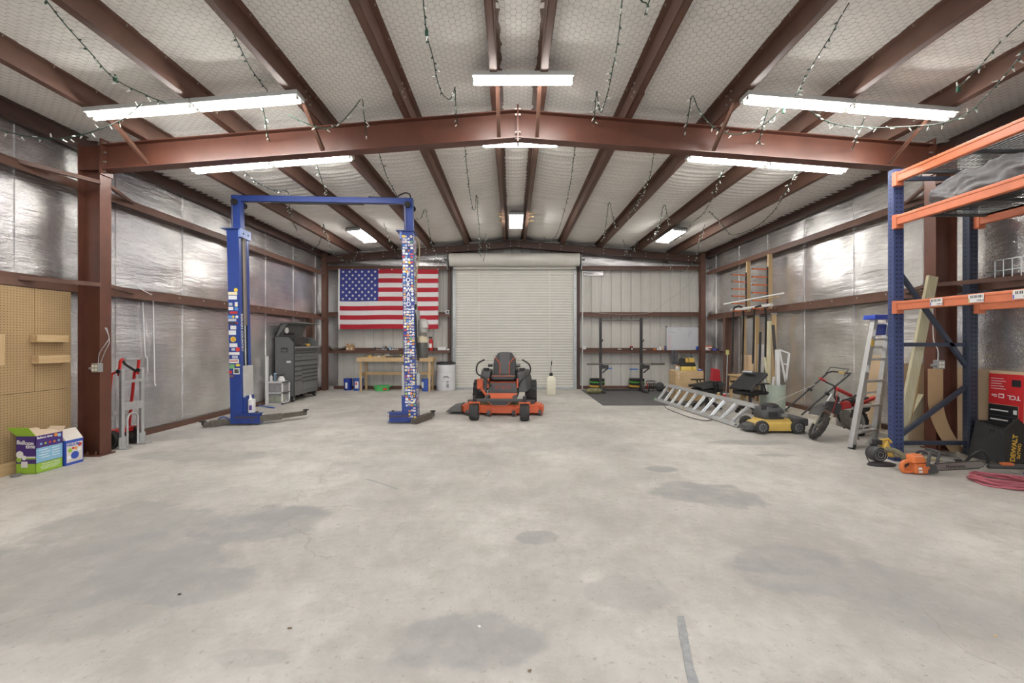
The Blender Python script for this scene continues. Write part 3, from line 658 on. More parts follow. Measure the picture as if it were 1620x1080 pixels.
text('Balloon', .062, (x0+.006,y0-.001,.345), (1,0,-.08), (.08,0,1), WTXT, r, bold=.0015); text('time', .058, (x0+.105,y0-.001,.297), fr, up, WTXT, r, bold=.0015)
text('Balloon time', .03, (x1+.0012,y0+.01,.385), (0,1,0), up, WTXT, r, bold=.0008); text('Recycle or Reuse', .026, (x1+.0012,y0+.06,.09), (0,1,0), up, WTXT, r)
for zz_, sx_ in ((.065,.2),(.05,.19),(.035,.17)): B().box(x1,x1+.0012,y0+.05,y0+.05+sx_,zz_,zz_+.004).put('print_line', WTXT, r)
for c_, zz_, rr, mm in ((x0+.04,.21,.04,WTXT),(x0+.043,.205,.028,PRED),(x0+.03,.155,.028,LIME),(x0+.088,.175,.025,WTXT)): B().cyl((c_,y0-.0008-rr*.02,zz_),(c_,y0,zz_),rr,18).put('print_spot', mm, r)
B().box(x0+.1,x0+.213,y0-.001,y0,.175,.19).put('print_line', WTXT, r); B().box(x0+.1,x0+.213,y0-.001,y0,.16,.173).put('print_line', LIME, r)
B().box(x0+.055,x0+.125,y0-.0012,y0,.07,.135).put('address_label', mat('paper_white',(222,220,218),.7), r)
for k in range(5): B().cyl((x1,y0+.05+.045*k,.315),(x1+.0012,y0+.05+.045*k,.315),.012,10).put('print_spot', [SKY,LIME,PRED,MINT,SKY][k], r)
for k in range(2): B().cyl((x1,y0+.2+.035*k,.385-.01*k),(x1+.0012,y0+.2+.035*k,.385-.01*k),.019,14).put('print_spot', [MINT,SKY][k], r)
for k in range(4): B().box(x1+.001,x1+.0018,y0+.03+.02*(k%2),y0+.12+.02*(k%2),.245-.028*k,.252-.028*k).put('print_line', WTXT, r); B().box(x1+.001,x1+.0018,y0+.16,y0+.24,.245-.028*k,.251-.028*k).put('print_line', WTXT, r)
C_ = FL(98.7,738.7)
x0, x1, y0, y1 = C_.x-.17, C_.x, A.y+.285, A.y+.48
r = root('gable_carton', 'small blue carton with sloping top and balloon pictures beside the column', 'box', (C_.x,y0,0))
B().hexa([(x0,y0,0),(x1,y0,0),(x1,y1,0),(x0,y1,0),(x0,y0,.29),(x1,y0,.29),(x1,y1,.29),(x0,y1,.29)]).put('carton', BOXBLUE, r)
B().hexa([(x0,y0,.29),(x1,y0,.29),(x1,y1,.29),(x0,y1,.29),(x0+.05,y0,.41),(x1-.09,y0,.41),(x1-.09,y1,.41),(x0+.05,y1,.41)]).put('gable', mat('print_cream',(214,206,196),.6), r)
B().box(x1,x1+.001,y0+.008,y1-.008,.03,.255).put('picture_panel', MATS['print_cream'], r)
for dy, zz_, rr, mm in ((.10,.105,.045,BOXBLUE),(.045,.17,.024,LIME),(.035,.09,.022,WTXT),(.155,.22,.022,PRED),(.15,.165,.02,WTXT),(.11,.185,.016,MINT),(.08,.19,.014,PRED)): B().cyl((x1,y0+dy,zz_),(x1+.0016,y0+dy,zz_),rr,16).put('print_spot', mm, r)
text('HELIUM', .04, (x1+.0018,y0+.012,.232), (0,1,0), up, BOXBLUE, r, bold=.001)
r = root('grey_rag', 'crumpled grey rag on the floor by the pegboard', 'rag', FL(16,753)+V3(.05,0,0))
p = FL(16,753)+V3(.05,0,0); b = B()
for k in range(6): b.ball((p.x+rnd.uniform(-.05,.05),p.y+rnd.uniform(-.03,.03),.012),.035,10,(1,.7,.35))
b.put('cloth', mat('grey_cloth',(128,126,124),.9), r, smooth=True)
# ---- outlet boxes on the columns
for sx_, xi, u, v, lb in ((1,-5.19,172,581,'grey four-socket outlet box on the column by the hand truck'),(-1,5.33,1467,576,'grey four-socket outlet box on the column behind the leaning board')):
    Y = 5.25; z = H+(V0-v)*Y/F
    r = root('outlet_box', lb, 'outlet box', (xi,Y,z))
    xa, xb = (xi-.06,xi+.045) if sx_ > 0 else (xi-.06,xi+.045)
    B().box(xa+.02,xb,Y-.07,Y-.002,z-.055,z+.055).put('box', GALV, r, bevel=.004)
    for a in (0,1):
        for c in (0,1): B().box(xa+.03+.038*a,xa+.055+.038*a,Y-.075,Y-.07,z-.04+.045*c,z-.01+.045*c).put('socket', mat('ivory',(232,226,206),.5), r, bevel=.006)
    B().cyl((xa+.02,Y-.035,z-.01),(xa-.03,Y-.035,z-.01),.018,10).put('connector', GALV, r)
    if sx_ > 0: B().tube(spline([(xb-.03,Y-.035,z+.05),(xb-.01,Y-.04,z+.18),(xb+.06,Y-.03,z+.3),(xb+.07,Y-.0,z+.38),(xb+.0,Y+.02,z+.5)]),.0042,6).tube(spline([(xb-.02,Y-.02,z+.05),(xb+.04,Y-.02,z+.2),(xb+.075,Y,z+.33),(xb+.02,Y+.02,z+.5)]),.0042,6).put('cable', GALV, r)
    else: B().tube(spline([(xa+.05,Y-.035,z+.05),(xa+.045,Y-.04,z+.18),(xa+.0,Y-.03,z+.32),(xa-.01,Y-.03,z+.7)]),.006,6).put('cable', WHITE, r)
# ---- white cables on the foil wall
def wallcable(label, pts, m=WHITE, rad=.007, X=-5.6):
    P = [Vector((X, -X*F/(U0-u) if X<0 else X*F/(u-U0), 0)) for u, v in pts]
    for p, (u, v) in zip(P, pts): p.z = H+(V0-v)*p.y/F
    r = root('wall_cable', label, 'cable', P[0]); B().tube(spline(P,5),rad,6).put('cable', m, r)
wallcable('white cable looping over the girt and down the foil wall', [(176,456),(192,450),(212,451),(228,460),(241,470),(243,500),(244,560),(245,605),(247,609)])
wallcable('short white cord hanging on the foil wall behind the hand truck', [(226,478),(228,520),(230,562),(233,566),(234,590)], X=-5.62)
# ---- hand truck
pA, pB = FL(187,710.7), FL(221.3,700.6)
HT = root('hand_truck', 'silver and red convertible hand truck parked against the foil wall', 'hand truck', (-5.22,(pA.y+pB.y)/2,0))
yc = (pA.y+pB.y)/2; Xf = -5.24; hw = .15
REDT = mat('hand_truck_red', (190,30,28), .35)
for s in (-1,1):
    B().box(Xf-.02,Xf+.02,yc+s*hw-.022,yc+s*hw+.022,.03,1.07).put('side_rail', ALU, HT, bevel=.004)
    B().tube([(Xf-.05,yc+s*(hw-.01),.98),(Xf-.03,yc+s*(hw-.012),1.16)]+arc((Xf-.03,yc+s*(hw-.05),1.16),.04,0,PI/2,4,(0,s,0),(0,0,1)),.018,8).put('handle_bow', REDT, HT, smooth=True)
    B().cyl((Xf-.03,yc+s*hw-.03,1.04),(Xf-.03,yc+s*hw+.03,1.04),.028,10).put('clamp', BLACK, HT)
    B().tube([(Xf-.2,yc+s*(hw+.02),.2),(Xf-.12,yc+s*(hw+.02),1.0),(Xf-.09,yc+s*(hw-.01),1.03)],.018,8).put('folding_arm', REDT, HT, smooth=True)
    B().box(Xf-.03,Xf+.10,yc+s*hw-.05,yc+s*hw+.05,.0,.012).box(Xf-.0,Xf+.012,yc+s*hw-.05,yc+s*hw+.05,.0,.16).put('toe_plate', ALU, HT)
    w_ = (Xf-.14,yc+s*(hw+.02),.125)
    B().lathe([(.07,-.035),(.115,-.04),(.125,-.02),(.125,.02),(.115,.04),(.07,.035)],20,w_,'y').put('tyre', RUBBER, HT, smooth=True)
    B().lathe([(.02,-.042),(.068,-.03),(.068,.03),(.02,.042)],14,w_,'y').put('hub', STEELBARE, HT, smooth=True)
B().box(Xf-.02,Xf+.02,yc-.11,yc+.11,1.185,1.215).put('handle_top', ALU, HT, bevel=.005)
for z in (.9,.56): B().box(Xf-.012,Xf+.012,yc-hw,yc+hw,z-.02-(.03 if z<.8 else 0),z+.02+(.03 if z<.8 else 0)).put('cross_plate', ALU, HT)
B().tube([(Xf+.01,yc-.08,.02),(Xf+.01,yc-.08,.38)]+arc((Xf+.01,yc,.38),.08,PI,0,8,(0,1,0),(0,0,1))+[(Xf+.01,yc+.08,.02)],.013,8).put('front_bow', ALU, HT, smooth=True)
B().tube([(Xf-.06,yc+.13,1.02),(Xf-.05,yc-.05,1.13),(Xf-.04,yc-.1,1.19)],.016,8).put('grip', BLACK, HT, smooth=True)
B().box(Xf-.2,Xf-.1,yc-.17,yc+.17,.19,.25).put('axle_bracket', REDT, HT); B().cyl((Xf-.14,yc-.2,.125),(Xf-.14,yc+.2,.125),.012,8).put('axle', STEELBARE, HT)
# ---- two-post lift
P0, P1 = FL(364.4,672.6), FL(641,669.9)
ang = math.atan2(P1.y-P0.y, P1.x-P0.x); LD = math.hypot(P1.x-P0.x, P1.y-P0.y)
LF = root('two_post_lift', 'blue two-post car lift with an overhead crossbeam and sticker-covered posts', 'car lift', P0, rz=ang)
SH = Matrix(((1,0,-.019,0),(0,1,0,0),(0,0,1,0),(0,0,0,1)))
def LB(): return B(SH)
def lput(b, n, m, p=LF, **k): return b.put(n, m, p, local=True, **k)
CH = 3.37; TOP = 3.99
BLK = mat('dark_slot', (26,26,28), .6)
posts = []
for x0, inn in ((0,1),(LD,-1)):
    # channel: back web on the outside, front and rear faces, lips on the inside
    xo, xi = (x0, x0+.2) if inn > 0 else (x0+.2, x0)
    b = LB(); mn, mx_ = min(xo,xi), max(xo,xi)
    b.box(mn,mx_,0,.012,.02,CH).box(mn,mx_,.288,.3,.02,CH).box(xo if inn>0 else xo-.012, xo+.012 if inn>0 else xo, .012,.288,.02,CH)
    b.box(min(xi,xi-inn*.012),max(xi,xi-inn*.012),.012,.075,.02,CH).box(min(xi,xi-inn*.012),max(xi,xi-inn*.012),.225,.288,.02,CH)
    po = lput(b,'post',BLUE,bevel=.004); posts.append(po)
    lput(LB().box(mn-.06,mx_+.12 if inn>0 else mx_+.05,-.03,.36,0,.02),'base_plate',STEELBARE)
    # head and extension
    lput(LB().box(mn-.09,mx_+.02,-.03,.33,CH,CH+.014),'head_plate',BLUE); lput(LB().box(xi-inn*.005,xi+inn*.035,-.005,.305,CH-.13,CH+.02) if inn>0 else LB().box(xi-.035,xi+.005,-.005,.305,CH-.13,CH+.02),'head_bracket',mat('lift_blue_pale',(120,140,196),.4))
    for yy_ in (.08,.22): lput(LB().cyl((xi+inn*.035,yy_,CH-.06),(xi+inn*.04,yy_,CH-.06),.016,8),'bolt_hole',BLK)
    lput(LB().box(x0+.05,x0+.185,.09,.21,CH+.014,TOP).box(x0+.03,x0+.05,.09,.11,CH+.014,TOP),'extension_post',BLUE,bevel=.004)
    for k in (0,1): lput(LB().lathe([(.0,-.02),(.05,-.02),(.055,-.015),(.042,0),(.055,.015),(.05,.02),(.0,.02)],16,(x0+.1+.06*k,.06+.18*k,TOP-.13-.02*k),'y'),'pulley',RUBBER,smooth=True)
    lput(LB().cyl((x0+.06,.07,TOP-.15),(x0+.06,.07,CH),.006,6),'cable',STEELBARE)
lput(LB().box(.06,LD+.16,.1,.2,TOP-.1,TOP),'crossbeam',BLUE,bevel=.004)
lput(B(SH).box(.7,2.3,.1,.13,TOP-.135,TOP-.115),'shutoff_bar',RUBBER); lput(LB().cyl((.25,.12,TOP-.12),(LD-.05,.12,TOP-.12),.006,6),'cable',STEELBARE)
lput(LB().tube(spline([(LD-.6,.15,TOP+.02),(LD-.15,.15,TOP+.015),(LD-.05,.14,TOP+.06),(LD+.05,.14,TOP+.1),(LD+.13,.14,TOP+.07),(LD+.15,.14,TOP-.05)]),.012,6),'hose',RUBBER,smooth=True)
lput(LB().tube(spline([(LD+.2,.2,CH-.05),(LD+.27,.2,CH-.2),(LD+.26,.2,CH-.45),(LD+.22,.2,CH-.7),(LD+.2,.2,2.0),(LD+.24,.2,1.85)]),.012,6),'hose',mat('tan_hose',(176,160,130),.6),smooth=True)
# left ram, carriage and arms
lput(LB().cyl((.19,.15,1.72),(.19,.15,CH-.13),.04,12),'ram_cylinder',mat('ram_grey',(112,104,98),.4,.3),smooth=True)
lput(LB().cyl((.19,.15,1.0),(.19,.15,1.72),.014,8),'ram_rod',GALV,smooth=True)
for x0, inn in ((0,1),(LD,-1)):
    xi = x0+.2 if inn>0 else x0; bx = lambda a, c: (min(xi+inn*a,xi+inn*c),max(xi+inn*a,xi+inn*c))
    lput(LB().box(*bx(-.1,-.013),.08,.22,.05,3.2),'slot_lining',BLK)
    lput(LB().box(*bx(.005,.05),.03,.27,.47,1.02),'carriage_plate',mat('carriage_grey',(188,186,182),.5,0,.1,10),bevel=.004)
    lput(LB().box(*bx(.0,.06),.03,.27,.06,.5),'carriage',BLUE,bevel=.004)
    a_ = lput(LB().box(*bx(-.06,.27),-.02,.12,.04,.19).box(*bx(-.08,.3),-.03,.13,.19,.2).box(*bx(-.08,.3),-.03,.13,.03,.04),'arm_bracket',BLUE,bevel=.004)
    lput(LB().cyl((xi+inn*.22,.05,.02),(xi+inn*.22,.05,.23),.022,10),'pivot_pin',STEELBARE); lput(LB().box(*bx(-.1,.27),-.045,-.03,.13,.15),'restraint_bar',mat('rust_bar',(96,76,66),.5,.3))
def arm(p, q, e, nm='arm'):
    p, q, e = Vector(p), Vector(q), Vector(e)
    lput(LB().bar(p,q,.11,.1),nm,STEELBARE,bevel=.004); lput(LB().bar(q-(q-p).normalized()*.1,e,.075,.075),nm+'_extension',STEELBARE,bevel=.003)
    lput(LB().cyl(e,e+V3(0,0,.05),.02,8).cyl(e+V3(0,0,.05),e+V3(0,0,.065),.05,14),'lift_pad',RUBBER)
arm((.34,.02,.09),(.72,.28,.1),(1.0,.62,.1)); arm((-.02,.1,.06),(-.25,-.12,.05),(-.32,-.2,.05))
arm((LD+.16,-.08,.05),(LD+.36,.45,.06),(LD+.4,.6,.06)); 
lput(LB().tube(arc((-.12,.02,.02),.12,PI*.15,PI*.85,6,(1,0,0),(0,0,1)),.012,6),'foot_guard',BLUE)
# power unit on the right post
mu = lput(LB().lathe([(0,0),(.075,.0),(.085,.03),(.085,.2),(.06,.24),(.0,.25)],18,(LD+.31,.2,1.6)),'motor',mat('motor_grey',(176,174,168),.4,.2),smooth=True)
lput(LB().cbox((LD+.36,.13,1.74),(.1,.09,.12)),'capacitor_box',MATS['motor_grey'],mu,bevel=.008); lput(LB().cbox((LD+.3,.2,1.57),(.12,.12,.08)),'valve_block',STEELBARE,mu)
tk = lput(LB().lathe([(.0,.0),(.085,.0),(.095,.02),(.10,.3),(.09,.36),(.05,.4),(.0,.4)],18,(LD+.29,.2,1.14)),'oil_tank',mat('smoked_tank',(92,90,86),.3),smooth=True)
lput(LB().lathe([(.105,.28),(.105,.33),(.09,.38),(.05,.41),(.0,.42)],18,(LD+.29,.2,1.14)),'tank_cap',mat('beige_cap',(196,184,158),.5),tk,smooth=True)
lput(LB().tube(spline([(LD+.21,.06,2.1),(LD+.215,.02,1.8),(LD+.22,.02,1.4),(LD+.25,.02,1.1)]),.018,6),'power_cord',RUBBER,smooth=True)
lput(LB().box(LD+.2,LD+.24,.02,.3,1.5,2.0),'unit_bracket',mat('bracket_grey',(150,148,146),.5,.3)); lput(LB().cbox((LD+.25,-.02,.78),(.05,.08,.2)),'switch_box',GALV); lput(LB().cbox((LD+.22,-.02,.65),(.09,.06,.07)),'lock_lever',BLUE,bevel=.006)
# stickers
SCOL = [(228,226,222),(206,62,52),(240,206,70),(60,60,62),(96,150,208),(226,140,60),(120,176,110),(206,180,190),(170,168,164),(240,238,230),(140,96,76),(236,228,190),(190,196,206),(230,232,236),(214,210,204)]
SM = [mat(f'sticker_{i}', c, .45) for i, c in enumerate(SCOL)]
rs = random.Random(12); b = LB()
def stick(b, face, a, z, w_, h__, mi, rnd_):
    """a sticker .6 mm thick on the front (a = x) or outer side (a = y) of the right-hand post"""
    b.mi = mi; n = 10 if rnd_ else 4; pts = []
    for j in range(n):
        t = 2*PI*j/n+(0 if rnd_ else PI/4); k = 1 if rnd_ else 1.414
        pts.append((a+w_/2*math.cos(t)*k, z+h__/2*math.sin(t)*k))
    if face == 'front': b.prism(pts, -.0012, 0.0002, 'xz')
    else: b.prism(pts, LD+.1998, LD+.2012, 'yz')
z = .12
while z < CH-.06:
    for f_, n_, w0, w1 in (('front',4,LD+.01,LD+.19),('side',6,.012,.288)):
        for k in range(n_):
            a = w0+(w1-w0)*(k+.5)/n_+rs.uniform(-.006,.006)
            if f_ == 'front' and 2.02 < z < 2.66 and k in (1,2): continue
            if z < .3 and rs.random() < .6: continue
            if rs.random() < .07: continue
            s_ = rs.uniform(.034,.05); m_ = rs.choice([0,0,0,9,9,13,13,14,14,8,12,12,1,2,3,4,5,6,7,7,10,11,11,11]); rd = rs.random() < .55
            stick(b, f_, a, z+rs.uniform(-.008,.008), s_, s_*(1 if rd else rs.uniform(.55,1.0)), m_, rd)
            if rd and rs.random() < .6:
                b2m = rs.choice([1,3,4,5,2,10,6]); bz = z
                if f_ == 'front': b.mi = b2m; b.cyl((a,-.0016,z),(a,-.001,z),s_*.27,6)
    z += .051
o = lput(b,'sticker',SM); o['kind'] = 'stuff'
for k, ch in enumerate('FORWARD'):
    zz_ = 2.6-.085*k; text(ch, .105, P0+Matrix.Rotation(ang,3,'Z')@V3(LD+.1-.019*zz_,-.002,zz_), Matrix.Rotation(ang,3,'Z')@V3(1,0,0), (0,0,1), WTXT, LF, align='CENTER', bold=.002)
def lst(u, v, w_, h__, mi, rd=False, ring=None):
    z = H+(V0-v)*P0.y/F; s = P0.y/F; x = (u-364.4)*s+.019*z
    b = LB(); n = 14 if rd else 4; pts = []
    for j in range(n):
        t = 2*PI*j/n+(0 if rd else PI/4); k = 1 if rd else 1.414
        pts.append((x+w_*s/2*math.cos(t)*k, z+h__*s/2*math.sin(t)*k))
    b.prism(pts, -.0012, .0002, 'xz'); lput(b, 'sticker', SM[mi] if isinstance(mi,int) else mi)
for a in ((372.8,458.5,6,6,2,True),(368,464,14,4.5,11),(368,470.5,13,6,13),(364.8,481,5.5,4.5,12),(373.5,479,4.5,2.5,13),(373.5,482.5,5,5,11,True),(365.2,487.8,7.5,5,9),(373.8,488.5,6,5.5,4,True),(369.5,494.2,12,3.5,1),(363.5,493.5,4,2.5,3),
          (364.5,501,7,4,4),(368.6,501,4.5,4.5,2,True),(374.4,501,4.8,4.8,13,True),(367.3,506,12.5,4,12),(368,511,13.5,3.4,3),(374,511,3,3,1),(369,518,9,6,0),(367.5,526,11,7,13),(368.8,536.5,8.5,8.5,2,True),(368.8,536.8,5.5,5.5,5,True),(369.2,546,12,6,13),(376,552.5,7,7,1,True),(369,552.5,5.5,4,12),
          (370.5,559,16,4,9),(371.5,564.5,9,4.5,12),(367,579.5,7.5,6.5,6),(376,577.5,7.5,4,2,True),(364.5,588.5,4.5,4.5,1),(366.5,594.8,5.5,3,10)): lst(*a)
lst(370.3,571,14.5,6.5,0); Rz = Matrix.Rotation(ang,3,'Z')
def lpos(u, v, dy=-.002): z = H+(V0-v)*P0.y/F; return P0+Rz@V3((u-364.4)*P0.y/F, dy, z)
text('Summit', .042, lpos(364.2,571), Rz@V3(1,0,.1), (0,0,1), PRED, LF, bold=.001)
lst(373.9,587,9.5,9.5,9); lst(373.9,587,7,7,3)
p = P0+Rz@V3(.2-.019*1.85+.0015,.04,1.92); text('ROUGH COUNTRY', .075, p, (0.019,0,-1), Rz@V3(0,1,0), WTXT, LF, bold=.001)
r = root('oil_jug', 'white oil jug standing on the arm bracket of the blue lift post', 'jug', P0+Rz@V3(.33,.055,.2))
pj = P0+Rz@V3(.33,.055,.22)
B().cbox((pj.x,pj.y,.325),(.085,.09,.24)).put('body', WHITE, r, bevel=.015); B().cyl((pj.x-.02,pj.y,.42),(pj.x-.03,pj.y,.5),.03,10,.015).put('neck', WHITE, r); B().cyl((pj.x-.03,pj.y,.5),(pj.x-.03,pj.y,.52),.018,10).put('cap', WHITE, r)
B().box(pj.x-.02,pj.x+.03,pj.y-.052,pj.y-.05,.26,.34).put('printed_label', mat('print_violet',(92,70,150),.5), r)
# ---- tool chest
TG = mat('chest_grey', (108,109,108), .45, 0, .05, 4); TD = mat('chest_dark', (58,58,58), .5)
x0, x1, y0, y1 = -5.60, -5.16, 9.85, 11.05
TC = root('tool_chest', 'tall grey rolling tool chest with its lid raised in the corner', 'tool chest', (x1,y0,0))
B().box(x0,x1,y0,y1,.15,1.0).put('lower_cabinet', TG, TC, bevel=.006)
up_ = [(x0,1.004),(x1,1.004),(x1,1.40),(x1-.13,1.54),(x0,1.54)]
B().prism(up_,y0,y0+.02,'xz').put('side_panel', TG, TC); B().prism(up_,y1-.02,y1,'xz').put('side_panel', TG, TC)
B().box(x0,x1,y0+.02,y1-.02,1.004,1.28).box(x0,x0+.02,y0+.02,y1-.02,1.28,1.54).put('upper_chest', TG, TC); B().box(x0,x1-.12,y0-.006,y0+.024,1.54,1.556).put('edge_trim', TD, TC)
B().bar((x1-.13,y0+.01,1.548),(x1+.003,y0+.01,1.40),.032,.012,(0,1,0)).box(x1-.001,x1+.012,y0-.006,y0+.03,.16,1.40).put('edge_trim', TD, TC)
lid = B().hexa([(x0,y0,1.56),(x0+.02,y0,1.56),(x0+.02,y1,1.56),(x0,y1,1.56),(x0+.12,y0,1.86),(x0+.14,y0,1.85),(x0+.14,y1,1.85),(x0+.12,y1,1.86)]).hexa([(x0+.12,y0,1.86),(x0+.14,y0,1.84),(x0+.14,y1,1.84),(x0+.12,y1,1.86),(x1+.06,y0,1.90),(x1+.06,y0,1.88),(x1+.06,y1,1.88),(x1+.06,y1,1.90)]).put('lid', TG, TC)
B().hexa([(x0,y0,1.56),(x0+.06,y0,1.56),(x0+.06,y0+.01,1.56),(x0,y0+.01,1.56),(x0+.12,y0,1.86),(x0+.3,y0,1.87),(x0+.3,y0+.01,1.87),(x0+.12,y0+.01,1.86)]).put('lid_cheek', TG, lid)
B().tube([(x0+.05,y0+.03,1.57),(x0+.3,y0+.03,1.86)],.012,6).put('gas_strut', TD, TC)
B().box(x0+.03,x0+.24,y0+.4,y1-.1,1.28,1.5).put('inner_bin', TD, TC); B().box(x0+.02,x0+.06,y0+.3,y0+.75,1.6,1.78).put('screen', BLACK, TC); B().cyl((x0+.2,y0+.12,1.7),(x0+.22,y0+.12,1.7),.07,14).put('round_mirror', WHITE, TC)
B().box(x1-.14,x1,y0+.02,y1-.02,1.28,1.31).put('worktop', GALV, TC)
def drawer(ya, yb, za, zb):
    d = B().box(x1,x1+.014,ya,yb,za,zb).put('drawer', TG, TC, bevel=.003); B().box(x1+.002,x1+.026,ya+.01,yb-.01,zb-.022,zb-.004).put('pull', TD, d)
ym = y0+.36
for a, c in ((y0+.03,ym),(ym+.015,y1-.03)):
    z = 1.27
    for h__ in (.045,.055,.1): drawer(a,c,z-h__+.005,z-.003); z -= h__
drawer(y0+.03,y1-.03,.86,.985)
for a, c, hs in ((y0+.03,ym,(.11,.11,.11,.3)),(ym+.015,y1-.03,(.095,.095,.095,.1,.24))):
    z = .85
    for h__ in hs: drawer(a,c,z-h__+.006,z-.004); z -= h__
B().box(x0+.14,x0+.30,y0-.012,y0,1.18,1.29).put('side_handle', TD, TC, bevel=.005); B().box(x0+.16,x0+.28,y0-.016,y0-.01,1.2,1.25).put('handle_grip', TG, TC); B().box(x0+.27,x0+.37,y0-.002,y0,.93,.98).put('paper_label', WHITE, TC)
for cx_ in (x0+.06,x1-.05):
    for cy_ in (y0+.06,y1-.06):
        w_ = B().lathe([(.02,-.025),(.06,-.025),(.065,0),(.06,.025),(.02,.025)],16,(cx_,cy_,.065),'x').put('caster', RUBBER, TC, smooth=True); B().box(cx_-.035,cx_+.035,cy_-.03,cy_+.03,.1,.15).put('fork', STEELBARE, w_); B().cyl((cx_-.03,cy_,.065),(cx_+.03,cy_,.065),.025,10).put('hub', GALV, w_)
for k, (dy, c, lb) in enumerate(((.44,BLACK,'black cordless drill lying on the tool chest worktop'),(.84,YELLOW,'yellow and black power tool lying on the tool chest worktop'))):
    r = root('power_tool', lb, 'power tool', (x1-.1,y0+dy,1.31)); q = (x1-.09,y0+dy,1.345)
    B().cbox(q,(.07,.16,.06)).put('body', c, r, bevel=.012); B().cyl((q[0],q[1]-.12,q[2]),(q[0],q[1]-.08,q[2]),.02,10).put('chuck', DGREY, r); B().cbox((q[0]+.02,q[1]+.11,q[2]-.01),(.05,.06,.05)).put('battery', DGREY, r, bevel=.006)
# ---- plastic drawer tower
x0, x1, y0, y1 = -5.59, -5.22, 9.47, 9.80
r = root('drawer_tower', 'white plastic two-drawer storage tower in front of the tool chest', 'storage drawers', (x0,y0,0))
for p in ((x0,x0+.025,y0,y1),(x1-.025,x1,y0,y1)): B().box(*p,.0,.52).put('side_frame', WHITE, r, bevel=.004) if p[0] == x0 else B().box(x1-.025,x1,y0,y0+.03,0,.52).box(x1-.025,x1,y1-.03,y1,0,.52).box(x1-.025,x1,y0,y1,0,.04).box(x1-.025,x1,y0,y1,.25,.28).box(x1-.025,x1,y0,y1,.49,.52).put('side_frame', WHITE, r)
for z in (0,.25,.49): B().box(x0,x1,y0,y1,z,z+.03).put('shelf_frame', WHITE, r, bevel=.004)
CLEAR = mat('clear_drawer', (206,204,206), .25, 0, alpha=.32)
for z, c in ((.03,(150,170,90)),(.28,(128,120,130))):
    d = B().box(x0+.03,x1-.03,y0+.002,y0+.008,z+.005,z+.21).box(x0+.03,x1-.03,y0+.01,y1-.02,z+.003,z+.01).box(x1-.032,x1-.028,y0+.01,y1-.02,z+.005,z+.2).put('drawer', CLEAR, r)
    for k in (0,1): B().box(x0+.04+.15*k,x0+.17+.15*k,y0+.02,y0+.25,z+.012,z+.15).put('contents', mat(f'drawer_contents_{c[0]}', c, .8, 0, .3, 12), d, bevel=.02)
def bottle(label, c, rad, h__, m, capm, neck=.4, group='bottles on the drawer tower'):
    r = root('bottle', label, 'bottle', c, group=group)
    B().lathe([(0,0),(rad*.92,0),(rad,.01),(rad,h__*.66),(rad*.9,h__*.74),(rad*neck,h__*.82),(rad*neck,h__*.9)],14,c).put('body', m, r, smooth=True)
    B().lathe([(0,h__*.9),(rad*neck*1.15,h__*.9),(rad*neck*1.15,h__),(0,h__)],10,c).put('cap', capm, r, smooth=True)
bottle('small green and white bottle at the wall end of the drawer tower', (x0+.06,y0+.1,.52),.032,.16,WHITE,mat('cap_green',(60,130,80),.5)); bottle('clear blue-capped bottle on the drawer tower', (x0+.135,y0+.12,.52),.032,.19,mat('clear_blue',(120,140,160),.2,0,alpha=.7),SKY,.8)
r = root('pump_sprayer', 'white pump sprayer bottle with a black trigger on the drawer tower', 'sprayer', (x0+.27,y0+.14,.52))
c = (x0+.27,y0+.14,.52); B().lathe([(0,0),(.07,0),(.075,.02),(.07,.06),(.045,.1),(.035,.12)],16,c).put('body', WHITE, r, smooth=True); B().cyl((c[0],c[1],.64),(c[0],c[1],.67),.035,12).cyl((c[0]-.1,c[1],.66),(c[0]+.05,c[1],.66),.008,6).cyl((c[0]+.04,c[1],.655),(c[0]+.06,c[1],.69),.01,6).put('trigger_head', BLACK, r)
r = root('vinyl_angle', 'tall white vinyl angle trim standing against the drawer tower', 'trim', (x0+.02,y0-.03,0))
B().box(x0+.01,x0+.016,y0-.05,y0-.005,0,1.1).box(x0+.01,x0+.06,y0-.011,y0-.005,0,1.1).put('angle', WHITE, r)
r = root('blue_strap', 'blue flat strap lying on the floor in front of the drawer tower', 'strap', FL(405,636))
B().tube(spline([FL(404,641)+V3(0,0,.03),FL(415,642,.02),FL(434,645,.014)]),.014,6).put('strap', mat('strap_blue',(80,120,200),.6), r)
# ================================================================= END WALL
# ---- flag
FW, FR, FB = mat('flag_white',(214,212,212),.8,0,.05,8), mat('flag_red',(172,26,44),.75,0,.1,8), mat('flag_blue',(50,58,128),.75,0,.08,8)
YFL = 12.37; s_ = YFL/F
fx0, fx1 = (538-U0)*s_, (693.5-U0)*s_; fz1, fz0 = H+(V0-425.8)*s_, H+(V0-520)*s_
FG = root('wall_flag', 'large red, white and blue star flag pinned to the end wall', 'flag', (fx0,YFL,fz0))
def fy(x, z): return YFL-.012-.010*math.sin(x*7+z*2.2)-.008*nz3(x*2.1,z*2.8,2)-.006*math.sin(z*9+x*1.3)*(1-(z-fz0)/(fz1-fz0))
cw, chh = .39*(fx1-fx0), 7/13*(fz1-fz0); sh = (fz1-fz0)/13
for k in range(13):
    za, zb = fz1-sh*(k+1), fz1-sh*k; xa = fx0+cw if k < 7 else fx0
    B().grid(lambda a,c: ((xa+(fx1-xa)*a), fy(xa+(fx1-xa)*a, za+(zb-za)*c), za+(zb-za)*c+.006*math.sin((xa+(fx1-xa)*a)*3)), 40, 3, (0,.003,0)).put('stripe', FR if k % 2 == 0 else FW, FG, smooth=True)
